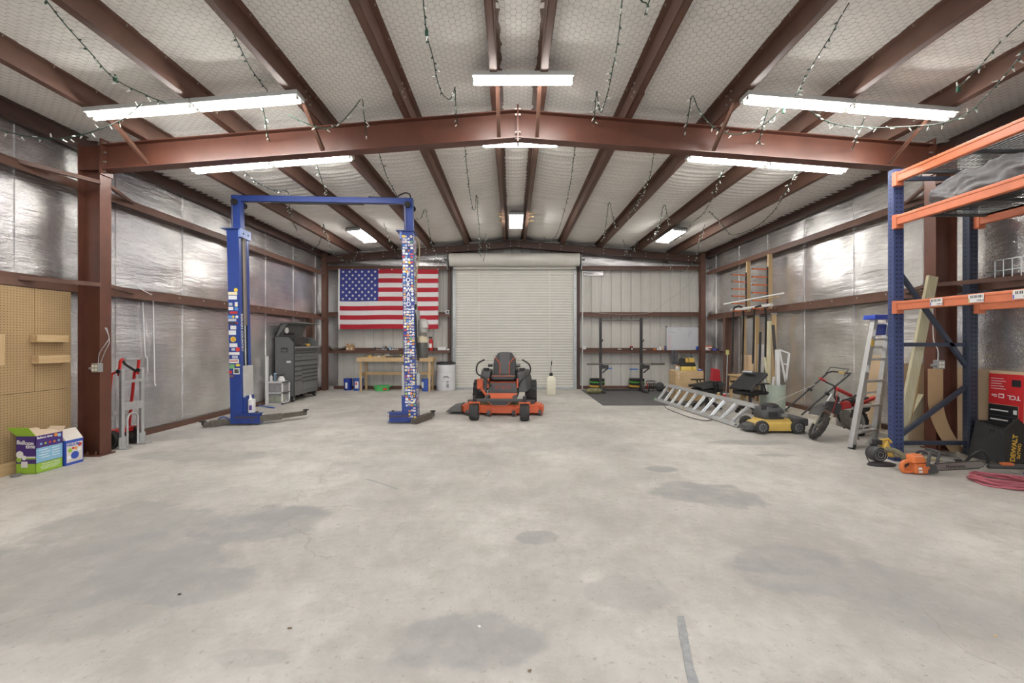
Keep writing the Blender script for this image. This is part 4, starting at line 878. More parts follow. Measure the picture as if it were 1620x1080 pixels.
B().grid(lambda a,c: (fx0+cw*a, fy(fx0+cw*a, fz1-chh+chh*c), fz1-chh+chh*c+.006*math.sin((fx0+cw*a)*3)), 24, 20, (0,.003,0)).put('canton', FB, FG, smooth=True)
B().grid(lambda a,c: (fx0-.045+.045*a, fy(fx0,fz0+(fz1-fz0)*c)-.001, fz0-.02+(fz1-fz0+.03)*c), 2, 20, (0,.004,0)).put('header_band', WHITE, FG, smooth=True)
star = None
for i in range(9):
    for j in range(6 if i % 2 == 0 else 5):
        x = fx0+cw*((j+.5)/6+(.5/6 if i % 2 else 0))+.0; z = fz1-chh*(i+.75)/9.5
        if star is None:
            pts = [((.044 if k % 2 == 0 else .018)*math.sin(PI*k/5), (.044 if k % 2 == 0 else .018)*math.cos(PI*k/5)) for k in range(10)]
            star = B().prism(pts,-.001,.001,'xz').put('star', FW, FG, local=True)
            st_ = star
        else:
            st_ = star.copy(); COL.objects.link(st_)
        st_.location = (x-fx0, fy(x,z)-.0035-YFL, z-fz0+.006*math.sin(x*3))
for u in (557,599,620,693): p = W(u,426,YFL-.03); B().cyl(p,p+V3(0,.03,0),.014,8).put('pin', WHITE, FG)
# ---- workbench
BX0, BX1, BY0, BY1, BZ = -4.40, -2.25, 11.78, 12.34, .98
WBN = root('workbench', 'pine workbench under the flag behind the lift post', 'workbench', ((BX0+BX1)/2,11.8,0))
B().box(BX0,BX1,BY0,BY1,BZ-.02,BZ).put('top_board', PLY, WBN); B().box(BX0,BX1,BY0,BY0+.04,BZ-.12,BZ-.02).put('apron', PINE, WBN, bevel=.003); B().box(BX0,BX1,BY1-.04,BY1,BZ-.12,BZ-.02).put('apron', PINE, WBN)
for x in (BX0,BX1-.04): B().box(x,x+.04,BY0+.04,BY1-.04,BZ-.12,BZ-.02).put('apron', PINEY, WBN)
for x in (BX0+.07,BX1-.13):
    for y in (BY0+.04,BY1-.08): B().box(x,x+.06,y,y+.04,0,BZ-.02).put('leg', PINEZ, WBN, bevel=.003)
    B().box(x-.02,x+.02,BY0+.05,BY1-.05,.44,.53).put('stretcher', PINEY, WBN)
B().box(BX0+.05,BX1-.05,BY1-.12,BY1-.08,.45,.54).put('stretcher', PINE, WBN, bevel=.003)
# ---- buckets, tub, barrel
def bucket(label, u, v, m, rad=.135, h__=.34, lidm=None, lab=None):
    p = FL(u,v); p.y += rad
    p.x = (u-U0)*p.y/F
    r = root('bucket', label, 'bucket', p, group='buckets under the workbench')
    B().lathe([(0,0),(rad*.88,0),(rad*.98,h__*.9),(rad*1.05,h__*.9),(rad*1.05,h__*.96),(rad,h__*.96),(rad,h__),(rad*.93,h__),(rad*.85,.02),(0,.02)] if lidm is None else [(0,0),(rad*.88,0),(rad*.98,h__*.9),(rad*1.05,h__*.9),(rad*1.05,h__)],22,p).put('pail', m, r, smooth=True)
    if lidm: B().lathe([(rad*1.07,h__*.95),(rad*1.07,h__+.01),(0,h__+.01)],22,p).put('lid', lidm, r, smooth=True)
    B().tube(arc((p.x,p.y-.02,p.z+h__*.85),rad*1.05,PI,2*PI,10,(1,0,0),(0,-.35,.6)),.004,5).put('handle', STEELBARE, r)
    return r, p, rad
LB1 = mat('bucket_navy',(32,56,150),.4); LB2 = mat('bucket_blue',(58,92,178),.4)
r, p, q = bucket('dark blue bucket with white emblem, beside the bench leg nearest the corner', 550.5,617.5, LB1, .125)
B().grid(lambda a,c: (p.x+.128*math.sin(-.28+.5*a), p.y-.124*math.cos(-.28+.5*a), .06+.17*c),6,3,(0,-.001,0)).put('emblem', WTXT, r)
r, p, q = bucket('light blue lidded bucket with a red and white diamond label by the bench leg', 567,618, LB2, .145,.35)
B().grid(lambda a,c: (p.x+.152*math.sin(-.35+.7*a), p.y-.150*math.cos(-.35+.7*a), .07+.2*c),6,3,(0,-.001,0)).put('label_panel', WTXT, r)
B().grid(lambda a,c: (p.x+.1535*math.sin(-.2+.3*a), p.y-.1515*math.cos(-.2+.3*a), .17+.07*c),4,2,(0,-.001,0)).put('diamond_print', PRED, r)
r, p, q = bucket('blue bucket at the lift-post end of the workbench', 674.5,619, LB2, .14,.34)
B().grid(lambda a,c: (p.x+.142*math.sin(-.9+.5*a), p.y-.139*math.cos(-.9+.5*a), .1+.17*c),4,3,(0,-.001,0)).put('label_panel', WTXT, r)
p = FL(601,619); r = root('wash_tub', 'shallow bright green plastic tub under the workbench', 'tub', p+V3(0,.2,0)); GRN = mat('tub_green',(88,184,104),.4); p.y += .2
B().loft([[(p.x+a*.24*math.cos(t)*(1 if math.cos(t)<0 else .95),p.y+a*.17*math.sin(t),z) for t in (2*PI*j/20 for j in range(20))] for a, z in ((.0,0),(.85,0),(.98,.12),(1.1,.13),(1.1,.15),(.96,.14),(.82,.02),(.0,.02))],cap=False).put('tub', GRN, r, smooth=True)
B().loft([[(p.x+.2+dx,p.y-.08,z) for dx, z in ((0,.1),(.1,.15),(.1,.16),(0,.15))],[(p.x+.2+dx,p.y+.08,z) for dx, z in ((0,.1),(.1,.15),(.1,.16),(0,.15))]]).put('pouring_lip', GRN, r)
B().grid(lambda a,c: (p.x+.08+.09*a, p.y-.162+.045*a*a, .03+.06*c),2,2,(0,-.002,0)).put('red_label', PRED, r)
p = FL(700.5,618.6); rad = .275; p.y += rad; p.x = -1.955+.0
r = root('plastic_barrel', 'white plastic barrel with a black rim beside the roll-up door', 'barrel', p)
B().lathe([(0,0),(rad*.94,0),(rad,.04),(rad,.25),(rad*.985,.27),(rad,.29),(rad,.5),(rad*.985,.52),(rad,.54),(rad,.76),(rad*.94,.79)],28,p).put('body', mat('barrel_white',(212,212,214),.45,0,.05,5), r, smooth=True)
B().lathe([(rad*.97,.755),(rad*1.03,.76),(rad*1.03,.82),(rad*.9,.83),(rad*.88,.76)],28,p).put('bag_rim', mat('bag_black',(48,48,50),.4,0,.4,40), r, smooth=True)
for k in range(5): a = -.05+.11*k; zz_ = .40+.03*math.sin(PI*k/4); B().cbox((p.x+.292*math.sin(a),p.y-.292*math.cos(a),zz_),(.05,.012,.012)).put('marker_stroke', KTXT, r)
for a, zz_, w_ in ((.3,.27,.08),(.33,.2,.06),(.28,.15,.09),(.34,.12,.05)): B().cbox((p.x+.291*math.sin(a),p.y-.291*math.cos(a),zz_),(w_,.02,.014)).put('marker_stroke', KTXT, r)
# ---- things on the girts and the bench
ZG = 1.168; YG = 12.49
def on_girt(u): return (u-U0)*YG/F
p = V3(on_girt(521),YG,ZG); r = root('exhaust_pipe', 'bent shiny exhaust pipe lying on the girt beside the corner column', 'pipe', p)
B().tube(spline([W(520,547,YG),W(527,552,YG),W(533,554,YG),W(540,551.5,YG),W(548,548.5,YG)]),[.03]*9+[.04]*16 if False else .034,10).put('pipe', mat('polished_pipe',(190,188,184),.2,.9), r, smooth=True)
x = on_girt(554.5); r = root('parts_box', 'small torn cardboard box on the girt shelf', 'box', (x,YG,ZG))
B().box(x-.1,x+.1,YG-.08,YG+.08,ZG,ZG+.16).put('carton', CARD, r); B().box(x-.1,x-.02,YG-.08,YG-.075,ZG+.16,ZG+.2).box(x+.04,x+.1,YG-.08,YG-.075,ZG+.16,ZG+.2).put('flap', CARD, r)
for dx in (-.06,.06): B().box(x+dx-.02,x+dx+.02,YG-.083,YG-.08,ZG+.03,ZG+.07).put('paper_label', WHITE, r)
x = on_girt(699.5); r = B().box(x-.12,x+.12,YG-.06,YG+.06,ZG,ZG+.1).put('paper_carton', WHITE, bevel=.004); tag(r,'plain white carton on the girt shelf beside the roll-up door','box')
x = on_girt(709); r = B().box(x-.035,x+.035,YG-.05,YG+.05,ZG,ZG+.05).put('small_carton', WHITE, bevel=.004); tag(r,'tiny white box on the girt shelf against the door jamb','box')
x = on_girt(682); r = root('fire_extinguisher', 'red fire extinguisher on the girt behind the lift power unit', 'fire extinguisher', (x,YG-.04,ZG))
B().lathe([(0,0),(.055,0),(.06,.02),(.06,.28),(.045,.33),(.02,.35),(.0,.35)],16,(x,YG-.02,ZG)).put('cylinder', RED, r, smooth=True); B().cbox((x-.01,YG-.02,ZG+.38),(.1,.03,.05)).put('valve', BLACK, r); B().box(x-.04,x+.04,YG-.085,YG-.078,ZG+.08,ZG+.2).put('printed_label', WHITE, r)
x = on_girt(708.5); r = root('door_chain_box', 'small grey conduit box on the middle girt beside the roll-up door', 'conduit box', (x,YG,2.25)); B().box(x-.07,x+.05,YG-.06,YG+.05,2.248,2.37).put('box', GALV, r, bevel=.006); B().cyl((x,YG-.06,2.31),(x,YG-.08,2.31),.03,10).put('knockout', DGREY, r)
clutter = [(600,'tape_roll','roll of orange tape on the pine workbench','tape'),(607,'glue_bottle','blue glue bottle standing on the girt over the bench','bottle'),(613,'bench_vise','grey bench vise parts on the girt over the bench','vise')]
def lump(name, label, cat, u, Y, z, dims, parts, rz=0):
    """small workshop item built of a few shaped parts: (part, kind, offset, size, material)"""
    x = (u-U0)*Y/F; r = root(name, label, cat, (x,Y,z), rz=rz)
    for nm, kd, o, d, m in parts:
        b = B(); o = Vector(o)
        if kd == 'box': b.cbox(o+V3(0,0,d[2]/2), d); b.put(nm, m, r, local=True, bevel=min(d)*.15)
        elif kd == 'cyl': b.cyl(o, o+V3(0,0,d[1]), d[0], 14); b.put(nm, m, r, local=True, smooth=True)
        elif kd == 'lay': b.cyl(o+V3(-d[1]/2,0,d[0]), o+V3(d[1]/2,0,d[0]), d[0], 12); b.put(nm, m, r, local=True, smooth=True)
        elif kd == 'ring': b.lathe([(d[0]*.55,0),(d[0],0),(d[0],d[1]),(d[0]*.55,d[1]),(d[0]*.55,0)],18,o); b.put(nm, m, r, local=True, smooth=True)
    return r
TB = BZ
lump('tape_roll','yellow tape roll lying on the workbench nearest the corner','tape',585,11.95,TB,None,[('roll','ring',(0,0,0),(.07,.05),YELLOW),('core','ring',(0,0,.003),(.042,.044),CARD)])
lump('flat_board','small flat wooden offcut on the workbench','offcut',597.5,12.0,TB,None,[('board','box',(0,0,0),(.22,.14,.02),PINE),('screw_tray','box',(.04,0,.02),(.08,.06,.02),WHITE)])
lump('hand_plane','wooden-soled hand plane in the middle of the workbench','hand plane',613,12.0,TB,None,[('sole','box',(0,0,0),(.26,.09,.05),PINE),('iron','box',(.0,0,.05),(.14,.06,.05),GALV),('knob','cyl',(.09,0,.05),(.02,.06),DGREY)])
lump('pry_bar','dark pry bar lying across the workbench','pry bar',622,11.9,TB,None,[('shank','lay',(0,0,0),(.018,.42),DGREY),('claw','box',(.22,0,.0),(.07,.05,.03),DGREY)])
lump('wire_spool','small green and yellow wire spool on the workbench beside the lift post','spool',634,12.05,TB,None,[('spool','cyl',(0,0,0),(.045,.09),mat('olive_wire',(150,150,80),.6)),('flange','cyl',(0,0,.09),(.055,.01),DGREY)])
lump('rag_stack','folded white rags on the workbench beside the lift post','rags',640,11.95,TB,None,[('lower_rag','box',(0,0,0),(.12,.12,.03),mat('rag_pink',(206,184,190),.9)),('upper_rag','box',(.01,0,.03),(.1,.1,.025),WHITE)])
lump('clamp_tool','small grey clamp on the girt over the workbench','clamp',598,YG,ZG,None,[('bar','lay',(0,0,0),(.015,.2),GALV),('jaw','box',(-.08,0,.01),(.04,.05,.08),DGREY)])
lump('bench_vise','small grey vise on the girt over the workbench','vise',608,YG,ZG,None,[('base','box',(0,0,0),(.16,.1,.04),GALV),('jaw','box',(-.03,0,.04),(.05,.09,.09),GALV),('jaw','box',(.05,0,.04),(.04,.09,.09),STEELBARE),('screw','lay',(.07,0,.05),(.014,.14),STEELBARE)])
lump('spray_bottle','clear spray bottle with blue band on the girt over the workbench','bottle',617,YG,ZG,None,[('body','cyl',(0,0,0),(.035,.12),mat('clear_grey',(176,184,186),.3)),('band','cyl',(0,0,.03),(.037,.05),SKY),('nozzle','cyl',(0,0,.12),(.008,.09),GALV)])
lump('socket_set','silver socket tray on the girt over the workbench','socket set',625,YG,ZG,None,[('tray','box',(0,0,0),(.22,.1,.03),GALV),('socket','cyl',(-.06,0,.03),(.02,.05),CHROME),('socket','cyl',(0,0,.03),(.018,.045),CHROME),('socket','cyl',(.06,0,.03),(.016,.04),CHROME)])
# ---- jug sprayer by the door
p = FL(871.5,624.5); p.y += .1; p.x = (871.8-U0)*p.y/F
r = root('sprayer_jug', 'translucent cream jug sprayer with black cap in front of the roll-up door', 'jug', p)
b = B(); rg = []
for z, a in ((0,.105),(.015,.118),(.40,.118),(.46,.10),(.51,.04)): rg.append([(p.x+max(-a,min(a,1.35*a*math.cos(t))),p.y+max(-a,min(a,1.35*a*math.sin(t)))*.8,z) for t in (2*PI*(j+.5)/20 for j in range(20))])
b.loft(rg).put('body', mat('jug_cream',(222,217,196),.4), r, smooth=True)
B().lathe([(0,0),(.048,0),(.048,.06),(.03,.08),(0,.08)],14,(p.x,p.y,.505)).put('cap', BLACK, r, smooth=True); B().tube(spline([(p.x,p.y,.58),(p.x+.0,p.y,.75),(p.x+.015,p.y,.84)]),.008,6).put('pump_rod', DGREY, r); B().cyl((p.x+.012,p.y,.80),(p.x+.02,p.y,.90),.014,8).put('pump_handle', DGREY, r)
# ---- gym corner
MX0, MX1, MY0, MY1 = 2.03, 4.36, 9.35, 12.3
MT = root('rubber_mat', 'grey rubber gym matting under the squat rack', 'gym mat', (MX0,MY0,0)); RM = mat('mat_rubber',(92,91,90),.85,0,.15,3,.1,80)
for xa, xb, ya, yb in ((MX0,3.2,MY0,10.8),(3.205,MX1,MY0,10.8),(MX0,3.2,10.805,MY1),(3.205,MX1,10.805,MY1)): B().box(xa,xb,ya,yb,0,.018).put('mat_tile', RM, MT, bevel=.004)
SR = root('squat_rack', 'black steel squat rack with pull-up bar standing on the rubber mat', 'squat rack', (3.15,11.8,.018)); RK = mat('rack_black',(58,56,56),.45,.2)
ys = 11.85; xs_ = [(950-U0)*ys/F, (1014.3-U0)*ys/F]
for k, x in enumerate(xs_):
    B().box(x-.035,x+.035,ys-.035,ys+.035,.018,2.1).put('upright', RK, SR, bevel=.004)
    for j in range(24): B().cyl((x,ys-.0355,.55+.06*j),(x,ys-.034,.55+.06*j),.011,8).put('hole', BLK, SR)
    B().box(x-.035,x+.035,ys-.55,ys+.12,.018,.08).put('foot', RK, SR, bevel=.004); B().hexa([(x-.03,ys-.3,.08),(x+.03,ys-.3,.08),(x+.03,ys-.03,.08),(x-.03,ys-.03,.08),(x-.03,ys-.06,.3),(x+.03,ys-.06,.3),(x+.03,ys-.03,.3),(x-.03,ys-.03,.3)]).put('gusset', RK, SR)
    B().box(x-.04,x+.04,ys-.13,ys-.03,.66,.78).box(x-.04,x+.04,ys-.15,ys-.13,.66,.80).put('bar_hook', RK, SR); B().bar((x+.05,ys-.1,.72),(x+.2,ys-.1,.72),.05,.1).bar((x+.03,ys-.1,.55),(x+.2,ys-.1,.68),.04,.03).put('spotter_arm', RK, SR)
    B().tube([(x,ys-.04,1.42),(x+.03,ys-.1,1.44),(x+.04,ys-.12,1.49)],.014,6).put('peg', RK, SR)
B().cyl((xs_[0],ys,2.03),(xs_[1],ys,2.03),.016,10).put('pull_up_bar', STEELBARE, SR); B().box(xs_[0],xs_[1],ys+.06,ys+.12,.018,.08).put('rear_brace', RK, SR)
r = root('barbell', 'long grey barbell resting on the squat rack hooks', 'barbell', (xs_[0],ys-.09,.78)); zb_ = .787+.02
bz = .80; xa, xb = (928.5-U0)*(ys-.08)/F, (1051-U0)*(ys-.08)/F
B().cyl((xa+.3,ys-.085,bz),(xb-.3,ys-.085,bz),.014,10).put('shaft', mat('bar_grey',(112,110,104),.35,.7), r, smooth=True)
for p_, q_ in ((xa,xa+.34),(xb,xb-.34)): B().cyl((p_,ys-.085,bz),(q_,ys-.085,bz),.026,12).put('sleeve', MATS['bar_grey'], r, smooth=True); B().cyl((q_,ys-.085,bz),(q_+(.02 if q_>p_ else -.02),ys-.085,bz),.038,12).put('collar', STEELBARE, r)
PGR, PYL = mat('plate_green',(82,170,66),.6), mat('plate_yellow',(206,160,62),.6)
for cx_, nm in ((945,'door-side'),(1008,'whiteboard-side')):
    x = (cx_-U0)*12.25/F; z = .018
    for h__, m, cn in ((.08,RUBBER,'thick black'),(.055,PYL,'yellow'),(.065,RUBBER,'middle black'),(.04,PGR,'green'),(.075,RUBBER,'topmost black')):
        R_ = .218 if m is RUBBER else .225
        r = root('weight_plate', f'{cn} bumper plate in the {nm} floor stack behind the squat rack', 'weight plate', (x,12.27,z), group='bumper plates behind the squat rack')
        yq = 12.3
        B().lathe([(.03,0),(R_-.01,0),(R_,.008),(R_,h__-.008),(R_-.01,h__),(.03,h__)],26,(x,yq,z)).put('rubber_disc', m, r, smooth=True); B().lathe([(.025,-.0),(.045,0),(.045,h__),(.025,h__),(.025,0)],14,(x,yq,z)).put('hub', GALV, r, smooth=True); z += h__+.0015
p = FL(940,623.5); p.y += .02; r = root('sandbag', 'olive green canvas sandbag lying at the foot of the squat rack', 'sandbag', p+V3(0,0,.018)); OL = mat('olive_canvas',(122,118,82),.9,0,.2,12,.3,40)
B().loft([[(p.x+t_*.2,p.y+.1*a*math.cos(q),.018+.075+.075*a*math.sin(q)) for q in (2*PI*j/14 for j in range(14))] for t_, a in ((-1,.25),(-.9,.75),(-.5,1),(0,.96),(.5,1),(.9,.8),(1,.3))]).put('bag', OL, r, smooth=True)
for dx in (-.07,.08): B().tube(arc((p.x+dx,p.y,.095),.095,0.1,PI-.1,10,(0,1,0),(0,0,.85)),.008,5).put('strap', DGREY, r)
p = FL(1043.5,620.5); p.y += .12; p.x = (1043.5-U0)*p.y/F; r = root('medicine_ball', 'dark grey medicine ball beside the squat rack', 'ball', p+V3(0,0,.018))
B().ball((p.x,p.y,.018+.13),.13,20).put('ball', mat('ball_grey',(70,70,70),.8), r, smooth=True); B().lathe([(.1305,-.006),(.1315,0),(.1305,.006)],24,(p.x,p.y,.148)).put('seam', BLACK, r)
p = FL(1034,616.5); p.y += .25; r = root('gym_basket', 'black and red handled weight holder behind the medicine ball', 'weight holder', p+V3(0,0,.018))
for k in range(5): B().tube(arc((p.x-.12+.06*k,p.y,.09),.08,0,2*PI,14,(0,1,0),(0,0,1)),.012,6).put('ring', RK if k else PRED, r)
B().tube([(p.x-.14,p.y,.2),(p.x-.1,p.y,.24),(p.x+.1,p.y,.24),(p.x+.14,p.y,.2)],.014,6).put('handle', BLACK, r); B().box(p.x-.16,p.x+.16,p.y-.04,p.y+.04,.018,.04).put('base', RK, r)
p = FL(1030.5,620); r = root('small_dumbbell', 'small black dumbbell on the mat by the medicine ball', 'dumbbell', p+V3(0,0,.018))
for dx in (-.05,.05): B().cyl((p.x+dx-.02,p.y+.05,.058),(p.x+dx+.02,p.y+.05,.058),.04,12).put('head', RK, r)
B().cyl((p.x-.04,p.y+.05,.058),(p.x+.04,p.y+.05,.058),.013,8).put('grip', GALV, r)
# ---- whiteboard and what stands beside it
Yw = 12.44; x0, x1 = (1054.5-U0)*Yw/F, (1105-U0)*Yw/F; z0, z1 = 1.172, 1.172+37*Yw/F
WBD = root('whiteboard', 'white dry-erase board with red and black notes resting on the end-wall girt', 'whiteboard', (x0,Yw,z0))
B().box(x0,x1,Yw,Yw+.012,z0,z1).put('board', mat('board_white',(208,210,214),.3), WBD)
for a in ((x0-.008,x1+.008,z0-.004,z0+.012),(x0-.008,x1+.008,z1-.012,z1+.004),(x0-.008,x0+.006,z0,z1),(x1-.006,x1+.008,z0,z1)): B().box(a[0],a[1],Yw-.004,Yw+.014,a[2],a[3]).put('rim', ALU, WBD)
for x in (x0,x1): B().cbox((x,Yw,z1),(.03,.024,.03)).put('corner_cap', BLACK, WBD)
B().box(x1-.075,x1-.015,Yw-.03,Yw,z0+.01,z0+.11).put('eraser', mat('eraser_blue',(60,90,190),.7), WBD)
INK, RINK = mat('ink_dark',(110,110,124),.6), mat('ink_red',(206,130,130),.6); rk = random.Random(4)
def scrib(u, v, w_, m, n=4):
    x = x0+(u-1054.5)*Yw/F; z = z1-(v-517.5)*Yw/F
    b = B()
    for k in range(n):
        q = x+w_*Yw/F*k/n; b.bar((q,Yw-.001,z+rk.uniform(-.008,.008)),(q+w_*Yw/F*.7/n,Yw-.001,z+rk.uniform(-.01,.01)),.003,.008,(0,0,1))
    b.put('handwriting', m, WBD)
for u, v, w_, m in ((1057,521.5,7,INK),(1073,521.5,6.5,INK),(1088.5,521.5,7,INK),(1057,524.5,7,INK),(1057,526.5,12,INK),(1088.5,524.5,6,INK),(1088.5,526.8,6,INK),(1088.5,528.8,6,INK),(1089,531,3,INK),(1089,533,3,INK)): scrib(u,v,w_,m)
for k in range(11): scrib(1056.5,530.5+2*k,6.5-rk.random()*1.5,RINK)
lump('eraser_block','white eraser lying on the girt behind the squat rack','eraser',980,YG,ZG,None,[('felt','box',(0,0,0),(.1,.06,.02),DGREY),('back','box',(0,0,.02),(.1,.06,.025),WHITE)])
lump('chalk_tin','dark tin with a red top on the girt between the rack posts','tin',999,YG,ZG,None,[('tin','cyl',(0,0,0),(.04,.1),mat('tin_dark',(60,44,44),.5)),('lid','cyl',(0,0,.1),(.042,.035),PRED),('label','box',(.0,-.042,.02),(.05,.006,.05),WHITE)])
lump('chalk_block','white chalk block on the girt by the rack post','chalk',1019,YG,ZG,None,[('block','box',(0,0,0),(.07,.05,.03),WHITE),('crumb','box',(.06,.01,0),(.03,.03,.015),WHITE)])
lump('tape_measure','orange tape measure on the girt beside the whiteboard','tape measure',1035.5,YG,ZG,None,[('case','box',(0,0,0),(.08,.05,.055),ORANGE),('band','box',(0,-.001,.02),(.082,.052,.012),YELLOW)])
for k, (u, h__, m, cm, lb) in enumerate(((1041,.1,WHITE,DGREY,'short white bottle on the girt, farthest of the row from the whiteboard'),(1045,.13,WHITE,PRED,'white bottle with red cap on the girt beside the whiteboard'),(1049,.12,mat('bottle_tan',(190,170,140),.5),WHITE,'tan bottle with white cap on the girt beside the whiteboard'),(1053,.17,mat('bottle_violet',(86,84,130),.5),WHITE,'tall violet bottle on the girt touching the whiteboard'))):
    bottle(lb,((u-U0)*(YG-.06)/F,YG-.06,ZG),.032,h__,m,cm,.5,'bottles beside the whiteboard')
lump('white_tub','white tub with an orange lid on the short girt shelf','tub',1121,11.95,1.177,None,[('tub','box',(0,0,0),(.14,.12,.1),WHITE),('lid','box',(0,0,.1),(.15,.13,.035),ORANGE),('tag_print','box',(0,-.061,.03),(.06,.003,.04),PRED)])
lump('glove_box','dark box with a blue front on the short girt shelf','box',1131,11.6,1.177,None,[('box','box',(0,0,0),(.2,.1,.07),DGREY),('blue_front','box',(-.03,-.05,.008),(.1,.004,.05),mat('blue_violet',(80,80,190),.5))])
# cables on the end wall
def endcable(label, pts, m, rad=.006):
    P = [W(u,v,12.36) for u, v in pts]; r = root('wall_cable', label, 'cable', P[0]); B().tube(spline(P,5),rad,6).put('cable', m, r)
endcable('grey cable drooping from the corner to the middle girt over the squat rack', [(1101,429),(1090,448),(1075,462),(1055,476),(1042,487),(1030,494),(1000,497),(960,496),(932,493)], mat('cable_grey',(168,166,160),.6))
endcable('thin grey cable curving beside the roll-up door drum', [(934,434),(933,448),(927,462),(920,471)], MATS['cable_grey'])
wc = root('conduit', 'white conduit pipe running up beside the squat rack side of the door', 'conduit', (2.05,12.38,0)); B().cyl((2.08,12.37,.0),(2.08,12.37,3.5),.016,8).put('pipe', WHITE, wc); B().cbox((2.14,12.37,1.25),(.08,.05,.1)).put('junction_box', WHITE, wc, bevel=.006)
# ---- plywood box with tool bag
x0, x1, y0, y1 = 3.90, 4.56, 9.95, 10.4; zt = 1.45-(586.5-V0)*y0/F
PB = root('plyo_box', 'plywood jump box with a tool bag on top in the gym corner', 'plywood box', (x0,y0,.018))
B().box(x0,x1,y0,y0+.02,.019,zt).put('front_panel', PLY, PB); B().box(x0,x0+.02,y0+.02,y1,.019,zt).put('side_panel', PLY, PB); B().box(x1-.02,x1,y0+.02,y1,.019,zt).put('side_panel', PLY, PB); B().box(x0,x1,y1-.02,y1,.019,zt).put('back_panel', PLY, PB); B().box(x0+.02,x1-.02,y0+.02,y1-.02,zt-.02,zt).put('top_panel', PLY, PB)
for k in range(3): B().box(x0+.06,x0+.08,y0-.001,y0,zt-.09-.05*k,zt-.06-.05*k).put('paint_mark', WTXT, PB)
x = (1087-U0)*10.1/F; r = root('yellow_case', 'yellow plastic case on the plywood box', 'case', (x,10.1,zt)); PYC = mat('case_yellow',(216,190,96),.5); B().box(x-.19,x+.19,10.0,10.25,zt,zt+.1).put('case', PYC, r, bevel=.02); B().box(x+.06,x+.1,9.995,10.0,zt+.02,zt+.1).put('latch', mat('latch_tan',(180,150,70),.5), r)
z = zt+.1; r = root('tool_bag', 'black tool bag with two yellow pockets and loop handles on the yellow case', 'tool bag', (x,10.02,z)); BAG = mat('bag_fabric',(40,38,36),.85)
B().hexa([(x-.21,10.02,z),(x+.19,10.02,z),(x+.19,10.22,z),(x-.21,10.22,z),(x-.16,10.06,z+.2),(x+.14,10.06,z+.2),(x+.14,10.18,z+.2),(x-.16,10.18,z+.2)]).put('body', BAG, r, bevel=.015)
for dx, w_ in ((-.03,.07),(.08,.12)): B().hexa([(x+dx-w_/2,10.015,z+.1),(x+dx+w_/2,10.015,z+.1),(x+dx+w_/2,10.05,z+.1),(x+dx-w_/2,10.05,z+.1),(x+dx-w_/2,10.03,z+.2),(x+dx+w_/2,10.03,z+.2),(x+dx+w_/2,10.07,z+.2),(x+dx-w_/2,10.07,z+.2)]).put('pocket', YELLOW, r)
for dx in (-.08,.07): B().tube(arc((x+dx,10.1,z+.19),.06,0,PI,10),.008,6).put('handle', BLACK, r)
x = 4.52; r = root('blue_marker_box', 'small blue box on the edge of the plywood box', 'box', (x-.02,10.03,zt)); B().box(x-.06,x+.03,9.98,10.07,zt,zt+.03).put('tray', mat('tray_blue',(60,84,180),.5), r); B().box(x-.06,x-.0,10.0,10.06,zt+.03,zt+.045).put('paper', WHITE, r)
x = (1067-U0)*12.37/F; r = root('work_gloves', 'pair of grey gloves hanging from the end-wall girt', 'gloves', (x,12.37,1.1)); GLV = mat('glove_grey',(92,92,96),.9)
for dx in (-.05,.05):
    B().loft([[(x+dx+a*math.cos(q),12.37+.5*a*math.sin(q),z) for q in (2*PI*j/10 for j in range(10))] for z, a in ((1.17,.03),(1.05,.045),(.92,.05),(.82,.045))]).put('glove', GLV, r, smooth=True)
    for k in range(4): B().cyl((x+dx-.036+.024*k,12.37,.83),(x+dx-.04+.026*k,12.37,.74+.015*abs(k-1.5)),.012,6).put('finger', GLV, r)
x = 3.945; r = root('screw_jar', 'small clear jar of screws on the plywood box corner', 'jar', (x+.03,10.03,zt)); B().lathe([(0,0),(.05,0),(.055,.02),(.055,.08),(.04,.1),(0,.1)],14,(x+.03,10.03,zt)).put('jar', mat('jar_clear',(186,184,180),.2), r, smooth=True); B().cyl((x+.03,10.03,zt+.1),(x+.03,10.03,zt+.12),.045,12).put('lid', mat('lid_orange',(206,150,96),.5), r)
# ================================================================= MACHINES ON THE FLOOR
MOR = mat('mower_orange',(208,96,56),.42,0,.1,10); MBK = mat('mower_black',(46,45,46),.45); MGY = mat('mower_grey_plastic',(74,73,74),.55); TYR = mat('tyre_rubber',(58,57,56),.85,0,.15,30); VIN = mat('seat_vinyl',(52,51,52),.4); VIN2 = mat('seat_vinyl_grey',(84,83,84),.5)
MW = root('zero_turn_mower', 'orange and black zero-turn riding mower facing the viewer before the roll-up door', 'riding mower', (-.236,7.61,0), rz=-.055)
def mp(b, n, m, p=None, **k): return b.put(n, m, p or MW, local=True, **k)
def wheel(b, c, R, wd, tread=0, axis='x', n=26):
    b.lathe([(R*.55,-wd*.46),(R*.86,-wd*.5),(R*.97,-wd*.38),(R,-wd*.2),(R,wd*.2),(R*.97,wd*.38),(R*.86,wd*.5),(R*.55,wd*.46)],n,c,axis); return b
